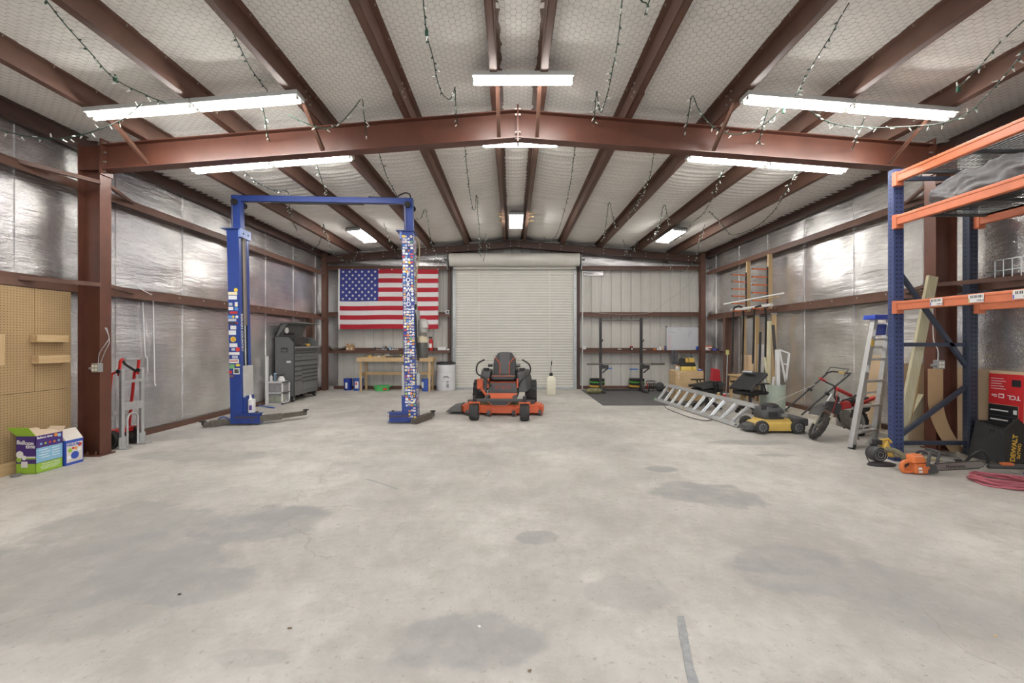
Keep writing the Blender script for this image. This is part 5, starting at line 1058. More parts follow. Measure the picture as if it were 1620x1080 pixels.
for sx_ in (-.46,.46):
    t = mp(wheel(B(),(sx_,0,.15),.15,.17),'front_caster',TYR,smooth=True)
    for g in (-.05,-.017,.017,.05): mp(B().lathe([(.1505,g-.004),(.1515,g),(.1505,g+.004)],26,(sx_,0,.15),'x'),'tread_groove',MBK,t)
    mp(B().cyl((sx_-.09,0,.15),(sx_+.09,0,.15),.03,10),'hub',MGY,t)
    mp(B().box(sx_-.105,sx_+.105,-.04,.06,.315,.335).box(sx_-.105,sx_-.093,-.03,.05,.13,.32).box(sx_+.093,sx_+.105,-.03,.05,.13,.32),'caster_fork',MOR,bevel=.004)
    mp(B().cyl((sx_,.03,.33),(sx_,.03,.44),.032,12),'caster_tube',MBK,smooth=True)
mp(B().bar((-.46,.06,.36),(.46,.06,.36),.07,.05).box(-.3,-.24,.06,.7,.33,.39).box(.24,.3,.06,.7,.33,.39),'front_frame',MGY,bevel=.004)
# deck
dk = [(-.80,.62),(-.74,.52),(-.45,.5),(-.3,.44),(.3,.44),(.45,.5),(.72,.5),(.80,.58),(.83,.8),(.8,1.05),(.5,1.2),(-.5,1.2),(-.8,1.05)]
DK = mp(B().prism(dk,.05,.17,'xy').prism([(x*.94,.82+(y-.82)*.92) for x, y in dk],.17,.19,'xy'),'deck',MOR,bevel=.008)
mp(B().prism([(-.55,.6),(.5,.6),(.5,1.1),(-.55,1.1)],.19,.2,'xy'),'dried_grass',mat('dried_grass',(112,96,66),.95,0,.4,30,.6,60),DK)
for x, y in ((-.82,.7),(-.24,.38),(.24,.38),(.74,.52),(-.66,.46)):
    mp(B().lathe([(.0,-.03),(.05,-.03),(.055,-.02),(.055,.02),(.05,.03),(0,.03)],14,(x,y,.06),'x'),'gauge_wheel',MGY,DK,smooth=True); mp(B().box(x+.035,x+.05,y-.02,y+.06,.03,.14),'wheel_bracket',MOR,DK)
mp(B().hexa([(-1.12,.55,.05),(-.8,.55,.05),(-.8,1.0,.05),(-1.08,.95,.05),(-1.0,.6,.15),(-.8,.57,.19),(-.8,1.0,.19),(-.98,.92,.16)]),'discharge_chute',mat('chute_grey',(104,102,100),.7),bevel=.02)
for x in (-.62,0,.55): mp(B().cyl((x,.85,.19),(x,.85,.25),.1,14),'spindle_cover',MGY if x else MBK,DK)
for x in (-.5,-.45): mp(B().cbox((x-.12,.56,.22),(.06,.05,.05)),'deck_bracket',MOR,DK,bevel=.008)
# rear wheels, body
for sx_ in (-.56,.56):
    t = mp(wheel(B(),(sx_,1.55,.29),.29,.25),'rear_tyre',TYR,smooth=True)
    for k in range(14):
        a = 2*PI*k/14; b = B()
        for q in (-.07,.07): b.cbox((sx_+q,1.55+.285*math.cos(a+q),.29+.285*math.sin(a+q)),(.1,.05,.05))
        mp(b,'tread_lug',TYR,t)
    mp(B().cyl((sx_-.11,1.55,.29),(sx_+.11,1.55,.29),.15,16),'rim',MGY,t)
mp(B().box(-.3,.3,.95,1.9,.3,.45).box(-.34,.34,1.75,2.0,.3,.6),'chassis',MBK,bevel=.01); mp(B().box(-.28,.28,1.6,2.1,.45,.85),'engine',MGY,bevel=.03)
mp(B().hexa([(-.27,.5,.325),(.27,.5,.325),(.30,.72,.36),(-.30,.72,.36),(-.27,.5,.345),(.27,.5,.345),(.30,.72,.41),(-.30,.72,.41)]),'foot_plate',MOR,bevel=.004)
mp(B().hexa([(-.3,.7,.37),(.3,.7,.37),(.3,.76,.37),(-.3,.76,.37),(-.3,.74,.44),(.3,.74,.44),(.3,.78,.44),(-.3,.78,.44)]),'toe_board',MBK)
rp = mp(B().hexa([(-.30,.76,.43),(.30,.76,.43),(.3,.8,.43),(-.3,.8,.43),(-.26,.84,.60),(.26,.84,.60),(.26,.88,.60),(-.26,.88,.60)]),'riser_panel',MGY,bevel=.006)
mp(B().prism([(-.24,.35),(.24,.35),(.13,.26),(-.13,.26)],.03,.045,'xz'),'bumper_trim',MOR); mp(B().prism([(-.21,.345),(.21,.345),(.12,.27),(-.12,.27)],.02,.03,'xz'),'bumper',MBK)
Mm = ROOTS[MW.name]; R3 = Mm.to_3x3()
text('ZT ELITE', .085, Mm@V3(0,.788,.515), R3@V3(1,0,0), R3@V3(0,.35,.94), mat('dull_red_print',(176,72,56),.5), MW, align='CENTER', bold=.001)
for s in (-1,1):
    mp(B().cyl((s*.25,.42,.36),(s*.25,.5,.36),.035,10),'pedal',MBK)
    f_ = mp(B().hexa([(s*.32,.75,.42),(s*.5,.8,.42),(s*.62,1.75,.45),(s*.30,1.75,.45),(s*.27,1.0,.80),(s*.42,1.0,.82),(s*.52,1.6,.84),(s*.28,1.6,.84)] if s>0 else [(-.5,.8,.42),(-.32,.75,.42),(-.30,1.75,.45),(-.62,1.75,.45),(-.42,1.0,.82),(-.27,1.0,.80),(-.28,1.6,.84),(-.52,1.6,.84)]),'fender',MGY,bevel=.03)
    mp(B().cyl((s*.38,1.2,.83),(s*.38,1.2,.88),.06,12),'fuel_cap',MBK,f_)
    mp(B().box(min(s*.28,s*.31),max(s*.28,s*.31),.78,1.0,.5,.68).box(-.27,.27,.84,.87,.60,.63),'seat_frame',MOR)
mp(B().box(-.52,-.4,.78,.82,.48,.68).bar((-.45,.8,.5),(-.3,.6,.36),.04,.04),'lift_lever',MOR,bevel=.004)
# seat
st_ = mp(B().hexa([(-.24,.86,.64),(.24,.86,.64),(.25,1.3,.62),(-.25,1.3,.62),(-.26,.88,.75),(.26,.88,.75),(.24,1.3,.74),(-.24,1.3,.74)]),'seat_cushion',VIN,bevel=.045,seg=4)
mp(B().bar((-.22,.865,.735),(.22,.865,.735),.01,.012),'piping',MOR,st_)
def back(x0, x1, z0, z1, y, th, top=.0):
    n = 16; ring = []
    pts = [(x0*1.0,z0),(x0*1.06,z0+(z1-z0)*.4),(x0*.98,z0+(z1-z0)*.72),(x0*.62,z1-.02),(x0*.3,z1),(x1*.3,z1),(x1*.62,z1-.02),(x1*.98,z0+(z1-z0)*.72),(x1*1.06,z0+(z1-z0)*.4),(x1,z0)]
    return [[(p[0]*k,yy+(p[1]-z0)*.22,z0+(p[1]-z0)*(1 if k==1 else .97)) for p in pts] for yy, k in ((y,.93),(y+.02,1),(y+th,1))]
bk = mp(B().loft(back(-.235,.235,.72,1.21,1.27,.11)),'backrest',VIN,smooth=True)
mp(B().hexa([(-.09,1.26,.75),(.09,1.26,.75),(.09,1.28,.75),(-.09,1.28,.75),(-.11,1.36,1.2),(.11,1.36,1.2),(.11,1.38,1.2),(-.11,1.38,1.2)]),'centre_panel',VIN2,bk)
for s in (-1,1): mp(B().tube([(s*.1,1.26,.74),(s*.105,1.30,.98),(s*.21,1.33,1.09)],.011,6),'piping',MOR,bk); mp(B().loft([[(s*(.25+dx),1.2+.1*math.cos(q),.93+.03*math.sin(q)) for q in (2*PI*j/10 for j in range(10))] for dx in (0,.09)]),'armrest',VIN,smooth=True)
mp(B().tube([(-.04,1.355,1.14),(-.03,1.355,1.17),(.0,1.36,1.165)],.006,5).tube([(-.05,1.352,1.12),(.06,1.352,1.13)],.006,5).tube([(.02,1.355,1.16),(.04,1.355,1.14)],.006,5),'seat_emblem',MATS['dull_red_print'],bk)
for pts in (((766.7,568.5,8.35),(755.7,575.6,8.35),(754.8,590,8.35),(767.4,598.3,8.35),(777,611,8.4)),((826,568.5,8.35),(837.5,577,8.35),(838,590,8.35),(826.5,600,8.35),(818.5,611.5,8.4))):
    P = [W(*q) for q in pts]; B().tube(spline(P,5),.016,8).put('lap_bar', MBK, MW, smooth=True)
# ================================================================= extension ladder on its edge
EL = root('extension_ladder', 'silver aluminium extension ladder lying on its edge across the floor', 'ladder', FL(1100,655))
a0, a1 = FL(1036,633.5), FL(1163,675); 
b0, b1 = W(1052,612,10.25), W(1194,645.5,6.88)
a0.z = a1.z = .035; b0.z = b1.z = .37
for off, nm in ((V3(0,0,0),'base'),(V3(.05,.02,.0),'fly')):
    for p, q in ((a0,a1),(b0,b1)):
        d = (q-p); p_, q_ = (p+off+d*.0, q+off) if nm == 'base' else (p+off+d*.06,q+off-d*.03)
        B().bar(p_,q_,.028,.07,(b0-a0).normalized()).put('side_rail', ALU, EL, bevel=.003)
    n = 10
    for k in range(n):
        t = .045+.91*k/(n-1)
        p, q = a0.lerp(a1,t)+off, b0.lerp(b1,t)+off
        B().cyl(p,q,.018,8).put('rung', ALU, EL, smooth=True)
for p, d in ((a1,a1-a0),(b1,b1-b0)):
    B().bar(p,p+d.normalized()*.1,.034,.085,(b0-a0).normalized()).put('foot_bracket', GALV, EL); B().bar(p+d.normalized()*.03,p+d.normalized()*.06,.045,.03).put('foot_pad', RUBBER, EL)
for p, d in ((a0,a0-a1),): B().bar(p,p+d.normalized()*.04,.035,.08).put('end_cap', mat('cap_green2',(60,140,80),.5), EL)
B().cbox(a0.lerp(a1,.45)+V3(-.017,0,.0),(.006,.12,.035)).put('warning_label', YELLOW, EL)
r = root('black_cord', 'thin black cord curling over the floor beside the extension ladder', 'cord', FL(1060,650))
B().tube(spline([FL(1062,628,.05),FL(1052,636,.01),FL(1054,645,.008),FL(1072,653,.008),FL(1095,661,.008),FL(1118,665,.008),FL(1136,661,.01),FL(1150,656,.02)]),.007,6).put('cord', BLACK, r)
# ================================================================= black office chairs
def chair(name, label, c, rz, seat_z, back_tilt, folded):
    r = root(name, label, 'chair', c, rz=rz, group='black swivel chairs')
    q = lambda b, n, m, p=None, **k: b.put(n, m, p or r, local=True, **k)
    for k in range(5):
        a = 2*PI*k/5+.3; e = V3(.27*math.cos(a),.27*math.sin(a),.09)
        l = q(B().bar((0,0,.12),e,.04,.03),'leg',BLACK,bevel=.004); q(B().lathe([(0,-.02),(.03,-.02),(.035,0),(.03,.02),(0,.02)],12,(e.x,e.y,.035),'x'),'caster',BLACK,l,smooth=True); q(B().cyl((e.x,e.y,.05),(e.x,e.y,.09),.01,6),'stem',BLACK,l)
    q(B().cyl((0,0,.1),(0,0,seat_z-.06),.03,10),'gas_lift',DGREY,smooth=True); q(B().lathe([(.06,.1),(.045,.15),(.035,.2)],12),'shroud',BLACK,smooth=True)
    q(B().box(-.12,.12,-.1,.1,seat_z-.07,seat_z-.03),'mechanism',BLACK)
    q(B().loft([[(.27*a*max(-1,min(1,1.25*math.cos(t))),.25*a*max(-1,min(1,1.25*math.sin(t))),z) for t in (2*PI*j/20 for j in range(20))] for a, z in ((.9,seat_z-.035),(1,seat_z-.015),(1,seat_z+.01),(.92,seat_z+.025))]),'seat',mat('mesh_black',(28,27,27),.7),smooth=True)
    T = Matrix.Translation((-.27,0,seat_z+.06)) @ Matrix.Rotation(back_tilt,4,'Y')
    bk = q(B(T).box(-.02,.015,-.24,.24,0,.52),'backrest',MATS['mesh_black'],bevel=.012); q(B(T).box(-.03,.03,-.255,-.235,-.01,.53).box(-.03,.03,.235,.255,-.01,.53).box(-.03,.03,-.25,.25,.52,.545),'back_frame',DGREY,bk,bevel=.006)
    q(B().bar((-.1,0,seat_z-.05),(-.28,0,seat_z+.08),.08,.025),'back_bracket',BLACK)
    for s in (-1,1): q(B().bar((.02,s*.28,seat_z-.02),(-.05,s*.30,seat_z+.18),.03,.025).box(-.18,.12,s*.30-.035,s*.30+.035,seat_z+.18,seat_z+.205).bar((.1,s*.28,seat_z-.02),(.02,s*.29,seat_z+.18),.025,.02),'armrest',BLACK,bevel=.005)
    return r
cB = W(1164,640,8.75); chair('office_chair','black swivel chair with its back folded steeply forward behind the extension ladder',(4.80,8.42,0),.35,.42,.95,True)
cA = chair('office_chair','black swivel chair with its back folded flat in front of the plywood box',(4.20,9.0,0),.15,.40,1.42,True)
r = root('laptop_speaker', 'silver flat speaker lying on the tilted chair back', 'speaker', (4.90,8.57,.8)); T = Matrix.Translation((4.90,8.55,.755)) @ Matrix.Rotation(.3,4,'Z') @ Matrix.Rotation(.42,4,'Y')
B(T).box(-.13,.13,-.12,.12,0,.035).put('case', mat('speaker_silver',(186,186,190),.4,.3), r, bevel=.01); B(T).box(-.13,.02,-.121,-.12,.008,.028).put('port_row', DGREY, r)
# ================================================================= yellow push mower
PM = root('push_mower', 'yellow push lawn mower with black engine beside the extension ladder', 'lawn mower', (4.16,6.7,0)); YEL = mat('mower_yellow',(206,174,92),.42,0,.08,10)
wy0, wy1 = 6.50, 6.95; wxa, wxb = 3.89, 4.45
for x in (wxa,wxb):
    for y in (wy0,wy1):
        w_ = wheel(B(),(x,y,.105),.105,.06,axis='y',n=20).put('wheel', TYR, PM, smooth=True); s = -1 if y == wy0 else 1
        B().lathe([(0,0),(.065,0),(.065,.012),(0,.018)] ,16,(x,y+(-.032 if s<0 else .02),.105),'y').put('wheel_hub', mat('hub_grey',(120,119,118),.5), w_, smooth=True)
        for k in range(8): a = 2*PI*k/8; B().bar((x+.015*math.cos(a),y+s*.034,.105+.015*math.sin(a)),(x+.06*math.cos(a),y+s*.034,.105+.06*math.sin(a)),.012,.012).put('spoke', DGREY, w_)
dkp = lambda a, k=1.0: [(4.17+a*.33*max(-1,min(1,1.2*math.cos(t))), 6.72+a*.20*max(-1,min(1,1.25*math.sin(t)))) for t in (2*PI*j/24 for j in range(24))]
B().loft([[(x,y,z) for x, y in dkp(a)] for a, z in ((1.0,.04),(1.03,.11),(.98,.15),(.78,.18),(.74,.21),(.45,.22))]).put('deck', YEL, PM, smooth=True)
B().hexa([(3.70,6.60,.03),(3.86,6.58,.03),(3.86,6.86,.03),(3.70,6.84,.03),(3.74,6.62,.11),(3.9,6.6,.16),(3.9,6.84,.16),(3.74,6.82,.11)]).put('front_guard', MGY, PM, bevel=.02)
en = B().loft([[(4.13+a*.19*max(-1,min(1,1.2*math.cos(t))),6.72+a*.15*max(-1,min(1,1.2*math.sin(t))),z) for t in (2*PI*j/20 for j in range(20))] for a, z in ((.9,.2),(1,.24),(1,.33),(.85,.38),(.7,.40))]).put('engine', MGY, PM, smooth=True)
B().lathe([(.13,0),(.12,.03),(.08,.05),(0,.055)],18,(4.15,6.72,.395)).put('starter_cap', MBK, en, smooth=True); B().cbox((4.10,6.56,.29),(.12,.05,.09)).put('air_filter', MBK, en, bevel=.01); B().cbox((4.27,6.57,.28),(.09,.05,.05)).put('muffler', GALV, en); B().cyl((3.99,6.62,.36),(3.99,6.62,.42),.035,10).put('fuel_cap', MBK, en)
B().box(4.4,4.62,6.5,6.95,.12,.24).put('rear_housing', MGY, PM, bevel=.02); B().hexa([(4.55,6.52,.02),(4.58,6.52,.02),(4.58,6.93,.02),(4.55,6.93,.02),(4.5,6.52,.15),(4.53,6.52,.15),(4.53,6.93,.15),(4.5,6.93,.15)]).put('trail_flap', MBK, PM)
h1, h2 = [W(1268,656,6.52),W(1308,622,6.52),W(1343,593,6.52)], [W(1242,649,6.93),W(1281,615,6.93),W(1310,589,6.93)]
for P in (h1,h2): B().tube(P,.013,8).put('handle_tube', MBK, PM, smooth=True); B().cyl(P[1]-V3(.02,0,-.01),P[1]+V3(.03,0,-.02),.022,8).put('fold_knob', MBK, PM)
B().tube([h1[2],h1[2]+V3(.05,.03,.02),h2[2]+V3(.05,-.03,.02),h2[2]],.013,8).put('handle_top', MBK, PM, smooth=True); B().tube([h1[2]-V3(.06,-.02,.02),h1[2]+V3(.02,.03,.09),h2[2]+V3(.02,-.03,.09),h2[2]-V3(.06,.02,.02)],.006,6).put('bail_bar', MBK, PM); m_ = (h1[2]+h2[2])/2; B().cbox(m_+V3(.05,-.03,.02),(.07,.1,.03)).put('drive_lever', YEL, PM, bevel=.006)
B().tube([(4.2,6.75,.44),h2[1]+V3(.07,-.03,.08)],.004,5).put('starter_rope', mat('rope_white',(206,200,188),.8), PM)
# ================================================================= dirt bike
DB = root('dirt_bike', 'small red and dark grey dirt bike leaning beside the stepladder', 'dirt bike', (4.9,6.3,0)); TYK = mat('knobby_rubber',(64,60,56),.9,0,.2,20); BRED = mat('bike_red',(196,52,54),.4); FORK = mat('fork_cream',(206,198,178),.5); BGY = mat('bike_plastic',(62,61,61),.6); ENG = mat('engine_alloy',(150,146,138),.5,.4,.2,20)
lean = V3(.16,.1,1).normalized()
def bikewheel(c, ax, R, wd, up_):
    ax = Vector(ax).normalized(); u_ = Vector(up_); u_ = (u_-ax*u_.dot(ax)).normalized(); f_ = ax.cross(u_)
    T = Matrix(((f_.x,u_.x,ax.x,c[0]),(f_.y,u_.y,ax.y,c[1]),(f_.z,u_.z,ax.z,c[2]),(0,0,0,1)))
    w_ = B(T).lathe([(R*.74,-wd*.42),(R*.9,-wd*.5),(R,-wd*.22),(R,wd*.22),(R*.9,wd*.5),(R*.74,wd*.42),(R*.74,-wd*.42)],30).put('tyre', TYK, DB, smooth=True)
    b = B(T)
    for k in range(26):
        a = 2*PI*k/26
        for q in ((-.3,.3) if k % 2 else (0,)): b.cbox((R*1.01*math.cos(a),R*1.01*math.sin(a),wd*q),(.018,.018,.02))
    o = b.put('knob_tread', TYK, w_); o['kind'] = 'stuff'
    B(T).lathe([(R*.70,-.012),(R*.75,-.016),(R*.75,.016),(R*.70,.012),(R*.70,-.012)],30).put('rim', GALV, w_, smooth=True); B(T).cyl((0,0,-.04),(0,0,.04),.03,12).put('hub', ENG, w_)
    for k in range(12): a = 2*PI*k/12; B(T).cyl((.02*math.cos(a),.02*math.sin(a),.02*(-1)**k),(R*.71*math.cos(a),R*.71*math.sin(a),0),.003,4).put('spoke', GALV, w_)
fc = V3(4.50,6.12,.205); rc = V3(5.33,6.42,.20)
bikewheel(fc,(.81,-.36,-.46),.205,.08,V3(.46,.0,.88)); bikewheel(rc,(-.38,.92,-.12),.20,.085,lean)
hd = V3(4.86,6.25,.62)
for s in (-1,1):
    o_ = V3(.81,-.36,-.46)*s*.065; B().cyl(fc+o_,fc+o_+(hd-fc)*.62,.022,10).put('fork_leg', FORK, DB, smooth=True); B().cyl(fc+o_+(hd-fc)*.6,hd+o_,.015,10).put('fork_tube', GALV, DB, smooth=True)
B().loft([[fc+V3(.02,.01,.24)+V3(dx,dx*.4,dz)+V3(-.04,.06,0)*a for a in (-1,-.5,0,.5,1)]+[fc+V3(.02,.01,.25)+V3(dx,dx*.4,dz)+V3(-.04,.06,0)*a for a in (1,.5,0,-.5,-1)] for dx, dz in ((-.12,-.07),(-.05,0),(.05,.04),(.16,.06))]).put('front_fender', BGY, DB, smooth=True)
np_ = W(1317,644,6.12); B().prism([(np_.x-.15,np_.z+.02),(np_.x-.09,np_.z+.09),(np_.x+.05,np_.z+.085),(np_.x+.13,np_.z+.02),(np_.x+.09,np_.z-.1),(np_.x+.03,np_.z-.1),(np_.x-.1,np_.z-.03)],6.1,6.13,'xz').put('number_plate', BGY, DB, bevel=.006)
g1, g2 = W(1297,598,6.05), W(1354,625,6.4); c1, c2 = W(1321,612,6.12), W(1347,626,6.3)
B().tube(spline([g1,W(1308,605,6.08),c1,W(1320,627,6.15),W(1326,634,6.2),W(1338,632,6.26),c2+V3(-.01,0,-.03),g2],4),.011,8).put('handlebar', MBK, DB, smooth=True); B().cyl(c1+V3(.015,0,-.02),c2+V3(-.015,0,.01),.028,12).put('bar_pad', BRED, DB, smooth=True)
for p, q in ((g1,W(1306,603,6.08)),(g2,W(1348,629,6.37))): B().cyl(p,q,.017,8).put('grip', BGY if p is g2 else RED, DB, smooth=True)
B().tube(spline([c1+V3(.02,0,-.02),W(1324,628,6.05),W(1321,640,6.04),W(1316,654,6.06)]),.0038,6).put('brake_line', RED, DB)
fr = [hd, V3(4.98,6.3,.5), V3(5.2,6.37,.46), V3(5.42,6.45,.5)]
B().tube(fr,.02,8).tube([hd-V3(0,0,.06),V3(4.9,6.27,.3),V3(5.02,6.31,.14),V3(5.22,6.38,.16),V3(5.24,6.38,.45)],.018,8).tube([V3(5.22,6.38,.2),rc],.02,8).put('frame', MBK, DB, smooth=True)
e2 = B().cbox((5.04,6.32,.22),(.2,.14,.14)).put('crankcase', ENG, DB, bevel=.03); B().cbox((5.0,6.3,.34),(.11,.12,.13)).put('cylinder_fins', ENG, DB, bevel=.012); B().cyl((5.1,6.24,.2),(5.1,6.22,.2),.07,16).put('clutch_cover', ENG, e2)
B().tube(spline([(4.95,6.26,.36),(4.92,6.22,.25),(5.0,6.2,.15),(5.2,6.26,.14)]),.018,8).put('exhaust', STEELBARE, DB, smooth=True)
B().hexa([(4.92,6.2,.42),(5.12,6.27,.44),(5.12,6.4,.44),(4.92,6.35,.42),(4.9,6.22,.56),(5.1,6.29,.54),(5.1,6.38,.54),(4.9,6.33,.56)]).put('tank_shroud', BRED, DB, bevel=.02)
B().hexa([(5.08,6.28,.5),(5.5,6.43,.53),(5.48,6.51,.53),(5.06,6.38,.5),(5.08,6.29,.56),(5.52,6.44,.585),(5.5,6.50,.585),(5.06,6.37,.56)]).put('seat', MBK, DB, bevel=.015)
B().hexa([(5.2,6.3,.44),(5.6,6.45,.53),(5.58,6.52,.53),(5.18,6.42,.44),(5.2,6.3,.5),(5.66,6.46,.59),(5.64,6.53,.59),(5.18,6.42,.5)]).put('tail', BRED, DB, bevel=.012); B().hexa([(5.3,6.3,.36),(5.46,6.38,.38),(5.44,6.42,.38),(5.28,6.34,.36),(5.24,6.29,.47),(5.5,6.38,.5),(5.48,6.42,.5),(5.22,6.33,.47)]).put('side_panel', BGY, DB)
B().tube(spline([(5.12,6.26,.46),(5.2,6.25,.36),(5.26,6.27,.24),(5.28,6.28,.2)]),.018,8).put('shock_spring', GALV, DB, smooth=True); B().bar((5.02,6.2,.14),(5.0,6.1,.12),.03,.02).put('foot_peg', STEELBARE, DB); B().tube([(5.15,6.28,.15),(5.08,6.12,.0)],.009,6).put('side_stand', STEELBARE, DB)
# ================================================================= RACK SIDE
ROR = mat('rack_orange',(210,120,84),.45,0,.1,6); RBL = mat('rack_blue',(66,78,122),.5,.1,.15,10); RDK = mat('rack_dark_steel',(66,72,88),.5,.3,.15,8); WGR = mat('wire_deck_grey',(104,106,108),.5,.3)
YR = 5.04; s_ = YR/F; xf0, xf1 = (1414-U0)*s_, (1430-U0)*s_; xr0, xr1 = (1535-U0)*s_-.01, (1549-U0)*s_-.01
PR = root('pallet_rack', 'tall pallet rack with blue uprights and orange beams along the foil wall', 'pallet rack', (xf0,YR,0)); ZT = H+(V0-267)*s_
YN = YR-2.55
for yy in (YR, YN):
    for x0, x1, m, nm in ((xf0,xf1,RBL,'front'),(xr0,xr1,RDK,'rear')):
        zb_ = .07 if x0 > 5.5 else 0
        up_ = B().box(x0,x1,yy,yy+.012,zb_,ZT).box(x0,x0+.012,yy+.012,yy+.08,zb_,ZT).box(x1-.012,x1,yy+.012,yy+.08,zb_,ZT).put('upright', m, PR, bevel=.003)
        if yy == YR:
            b = B(); z = .15
            while z < ZT-.05:
                for q in (.3,.7): b.cyl((x0+(x1-x0)*q,yy-.0012,z),(x0+(x1-x0)*q,yy+.001,z),.011,6)
                z += .054
            for z in np.arange(.1,ZT,.054): b.cyl((x0-.001,yy+.045,z),(x0+.001,yy+.045,z),.008,6)
            o = b.put('slot', BLK, up_); o['kind'] = 'stuff'
        B().box(x0-.01,x1+.01,yy-.02,yy+.1,zb_,zb_+.006).put('foot_plate', m, PR)
    zz_ = lambda v: H+(V0-v)*s_
    for p, q in (((xf1,zz_(432)),(xr0,zz_(577))),((xf1,zz_(545)),(xr0,zz_(545))),((xf1,zz_(690)),(xr0,zz_(613))),((xf1,zz_(702)),(xr0,zz_(702))),((xf1,zz_(280)),(xr0,zz_(280)))):
        B().bar((p[0],yy+.05,p[1]),(q[0],yy+.05,q[1]),.04,.045,(0,0,1)).put('brace', RDK, PR)
for zc, hb, nm in ((H+(V0-283)*s_,.115,'t'),(H+(V0-350)*s_,.115,'m'),(H+(V0-484.5)*s_,.105,'l')):
    for x0, x1, m in ((xf0-.015,xf0+.045,ROR),(xr1-.05,xr1+.005,ROR)):
        bm_ = B().box(x0,x1,YN+.08,YR-.005,zc-hb/2,zc+hb/2).box(x0-(.006 if x0<5 else 0),x1,YN+.08,YR-.005,zc+hb*.18,zc+hb*.5).put('beam', m, PR, bevel=.008)
        B().box(x0-.01,x1+.02,YR-.06,YR+.0,zc-hb*.85,zc+hb*.6).put('end_connector', m, bm_, bevel=.004)
        for z in (-.05,.0,.04): B().cyl((x0+.05,YR-.061,zc+z),(x0+.05,YR-.055,zc+z),.009,8).put('rivet', STEELBARE, bm_)
        if nm == 'l' and x0 < 5:
            for k, (u, w_, h__) in enumerate(((1482,21,11),(1545,26,12),(1618,26,13))):
                yl = x0*F/(u-U0); ls = yl/F
                wd_ = .13 if k == 0 else .14
                lb = B().box(x0-.0075,x0-.005,yl-wd_/2,yl+wd_/2,zc-.035,zc+.045).put('bin_label', WHITE, bm_)
                for j in range(9): B().box(x0-.0082,x0-.0074,yl-wd_/2+.012+j*.0125,yl-wd_/2+.012+j*.0125+(.007 if j%3 else .004),zc+.008,zc+.036).put('barcode_bar', KTXT, lb)
                B().box(x0-.0082,x0-.0074,yl+wd_/2-.012,yl+wd_/2-.002,zc-.032,zc+.005).put('label_mark', mat('label_blue',(50,90,190),.5) if k != 1 else YELLOW, lb)
                text('104-D' if k == 0 else '104-A', .028, (x0-.0082,yl-.005,zc-.018), (0,-1,0), (0,0,1), KTXT, lb)
    if nm != 'l':      # wire deck with support channels
        zd = zc+hb/2; b = B()
        for k in range(20): x = xf0+.02+(xr1-xf0-.04)*k/19; b.cyl((x,YN+.1,zd),(x,YR-.05,zd),.004,4)
        for k in range(26): y = YN+.1+(YR-YN-.15)*k/25; b.cyl((xf0-.01,y,zd+.006),(xr1+.01,y,zd+.006),.004,4)
        o = b.put('wire_deck', WGR, PR); o['kind'] = 'stuff'
        for y in (YR-.12,YR-.65,YR-1.2,YR-1.75,YR-2.3): B().box(xf0,xr1,y-.02,y+.02,zd-.035,zd-.005).put('deck_channel', WGR, PR)
# tarp bundle on the second level
zd = H+(V0-350)*s_+.0575+.012; TARP = mat('grey_tarp',(122,122,124),.6,0,.12,5,.2,12)
TP = root('tarp_bundle', 'crumpled grey tarp bundle on the middle level of the pallet rack', 'tarp', (xf0+.3,YR-.8,zd)); ya, yb = YR-.12, YN+.4
def tarp(a, c):
    t = c*PI*2; y = ya+(yb-ya)*a; e = min(1,(a*9)**.6)*(min(1,(1-a)*9)**.6); w_ = .34*e; h_ = (.17+.05*math.sin(a*5))*e
    k = 1+.18*nz3(y*4,math.cos(t)*1.6,math.sin(t)*1.6)-.22*abs(nz3(y*6+t,math.cos(t)*3.5,math.sin(t)*3.5))-.1*abs(nz3(y*15,math.cos(t)*6,math.sin(t)*6))
    return (xf0+.42+w_*math.cos(t)*k, y, max(zd+.004, zd+.13*e+h_*math.sin(t)*k+.02*math.sin(y*17+t*3)*e))
B().grid(tarp, 130, 60).put('cloth', TARP, TP, smooth='all')
b = B().tube(spline([V3(xf0+.5,ya-.15,zd+.27),V3(xf0+.52,ya-.8,zd+.36),V3(xf0+.5,yb+.2,zd+.34)]),.02,6).put('strap', DGREY, TP)
# wire grid panel on the wall girt, behind the lowest beam
GP = root('wire_grid_panel', 'grey wire grid panel standing on the wall girt behind the pallet rack', 'wire grid', (5.70,4.6,2.15)); xg = GR+.03
for y in np.arange(4.0,5.02,.085): B().cyl((xg,y,2.15),(xg,y,2.40),.005,5).put('wire', GALV, GP)
for z in (2.155,2.27,2.395): B().cyl((xg,3.98,z),(xg,5.02,z),.006,5).put('wire', GALV, GP)
# ---- stepladder leaning, folded, behind the front upright
SLD = root('stepladder', 'folded aluminium stepladder with a blue top beside the pallet rack', 'stepladder', (4.8,5.72,0))
bl, br, tl, tr = V3(4.55,5.60,0), V3(5.02,5.80,0), W(1383,503,5.95), W(1408,503,6.1)
ax = (br-bl).normalized(); dep = V3(.03,.09,0)
for off, nm, wd_ in ((V3(0,0,0),'front_rail',.075),(dep+V3(.065,0,0),'rear_rail',.05)):
    for p, q in ((bl,tl),(br,tr)):
        q_ = q-V3(0,0,.03) if nm == 'front_rail' else q-V3(0,0,.08)
        B().bar(p+off+V3(0,0,.015),q_+off,.05 if nm == 'front_rail' else .04,wd_,(0,1,0)).put(nm, ALU, SLD, bevel=.003)
        B().bar(p+off,p+off+(q-p).normalized()*.06,.035,wd_+.01,(0,1,0)).put('foot', RUBBER, SLD)
for t in (.12,.31,.50,.67,.83):
    p, q = bl.lerp(tl,t), br.lerp(tr,t); B().bar(p,q,.08,.03).put('step', ALU, SLD, bevel=.003)
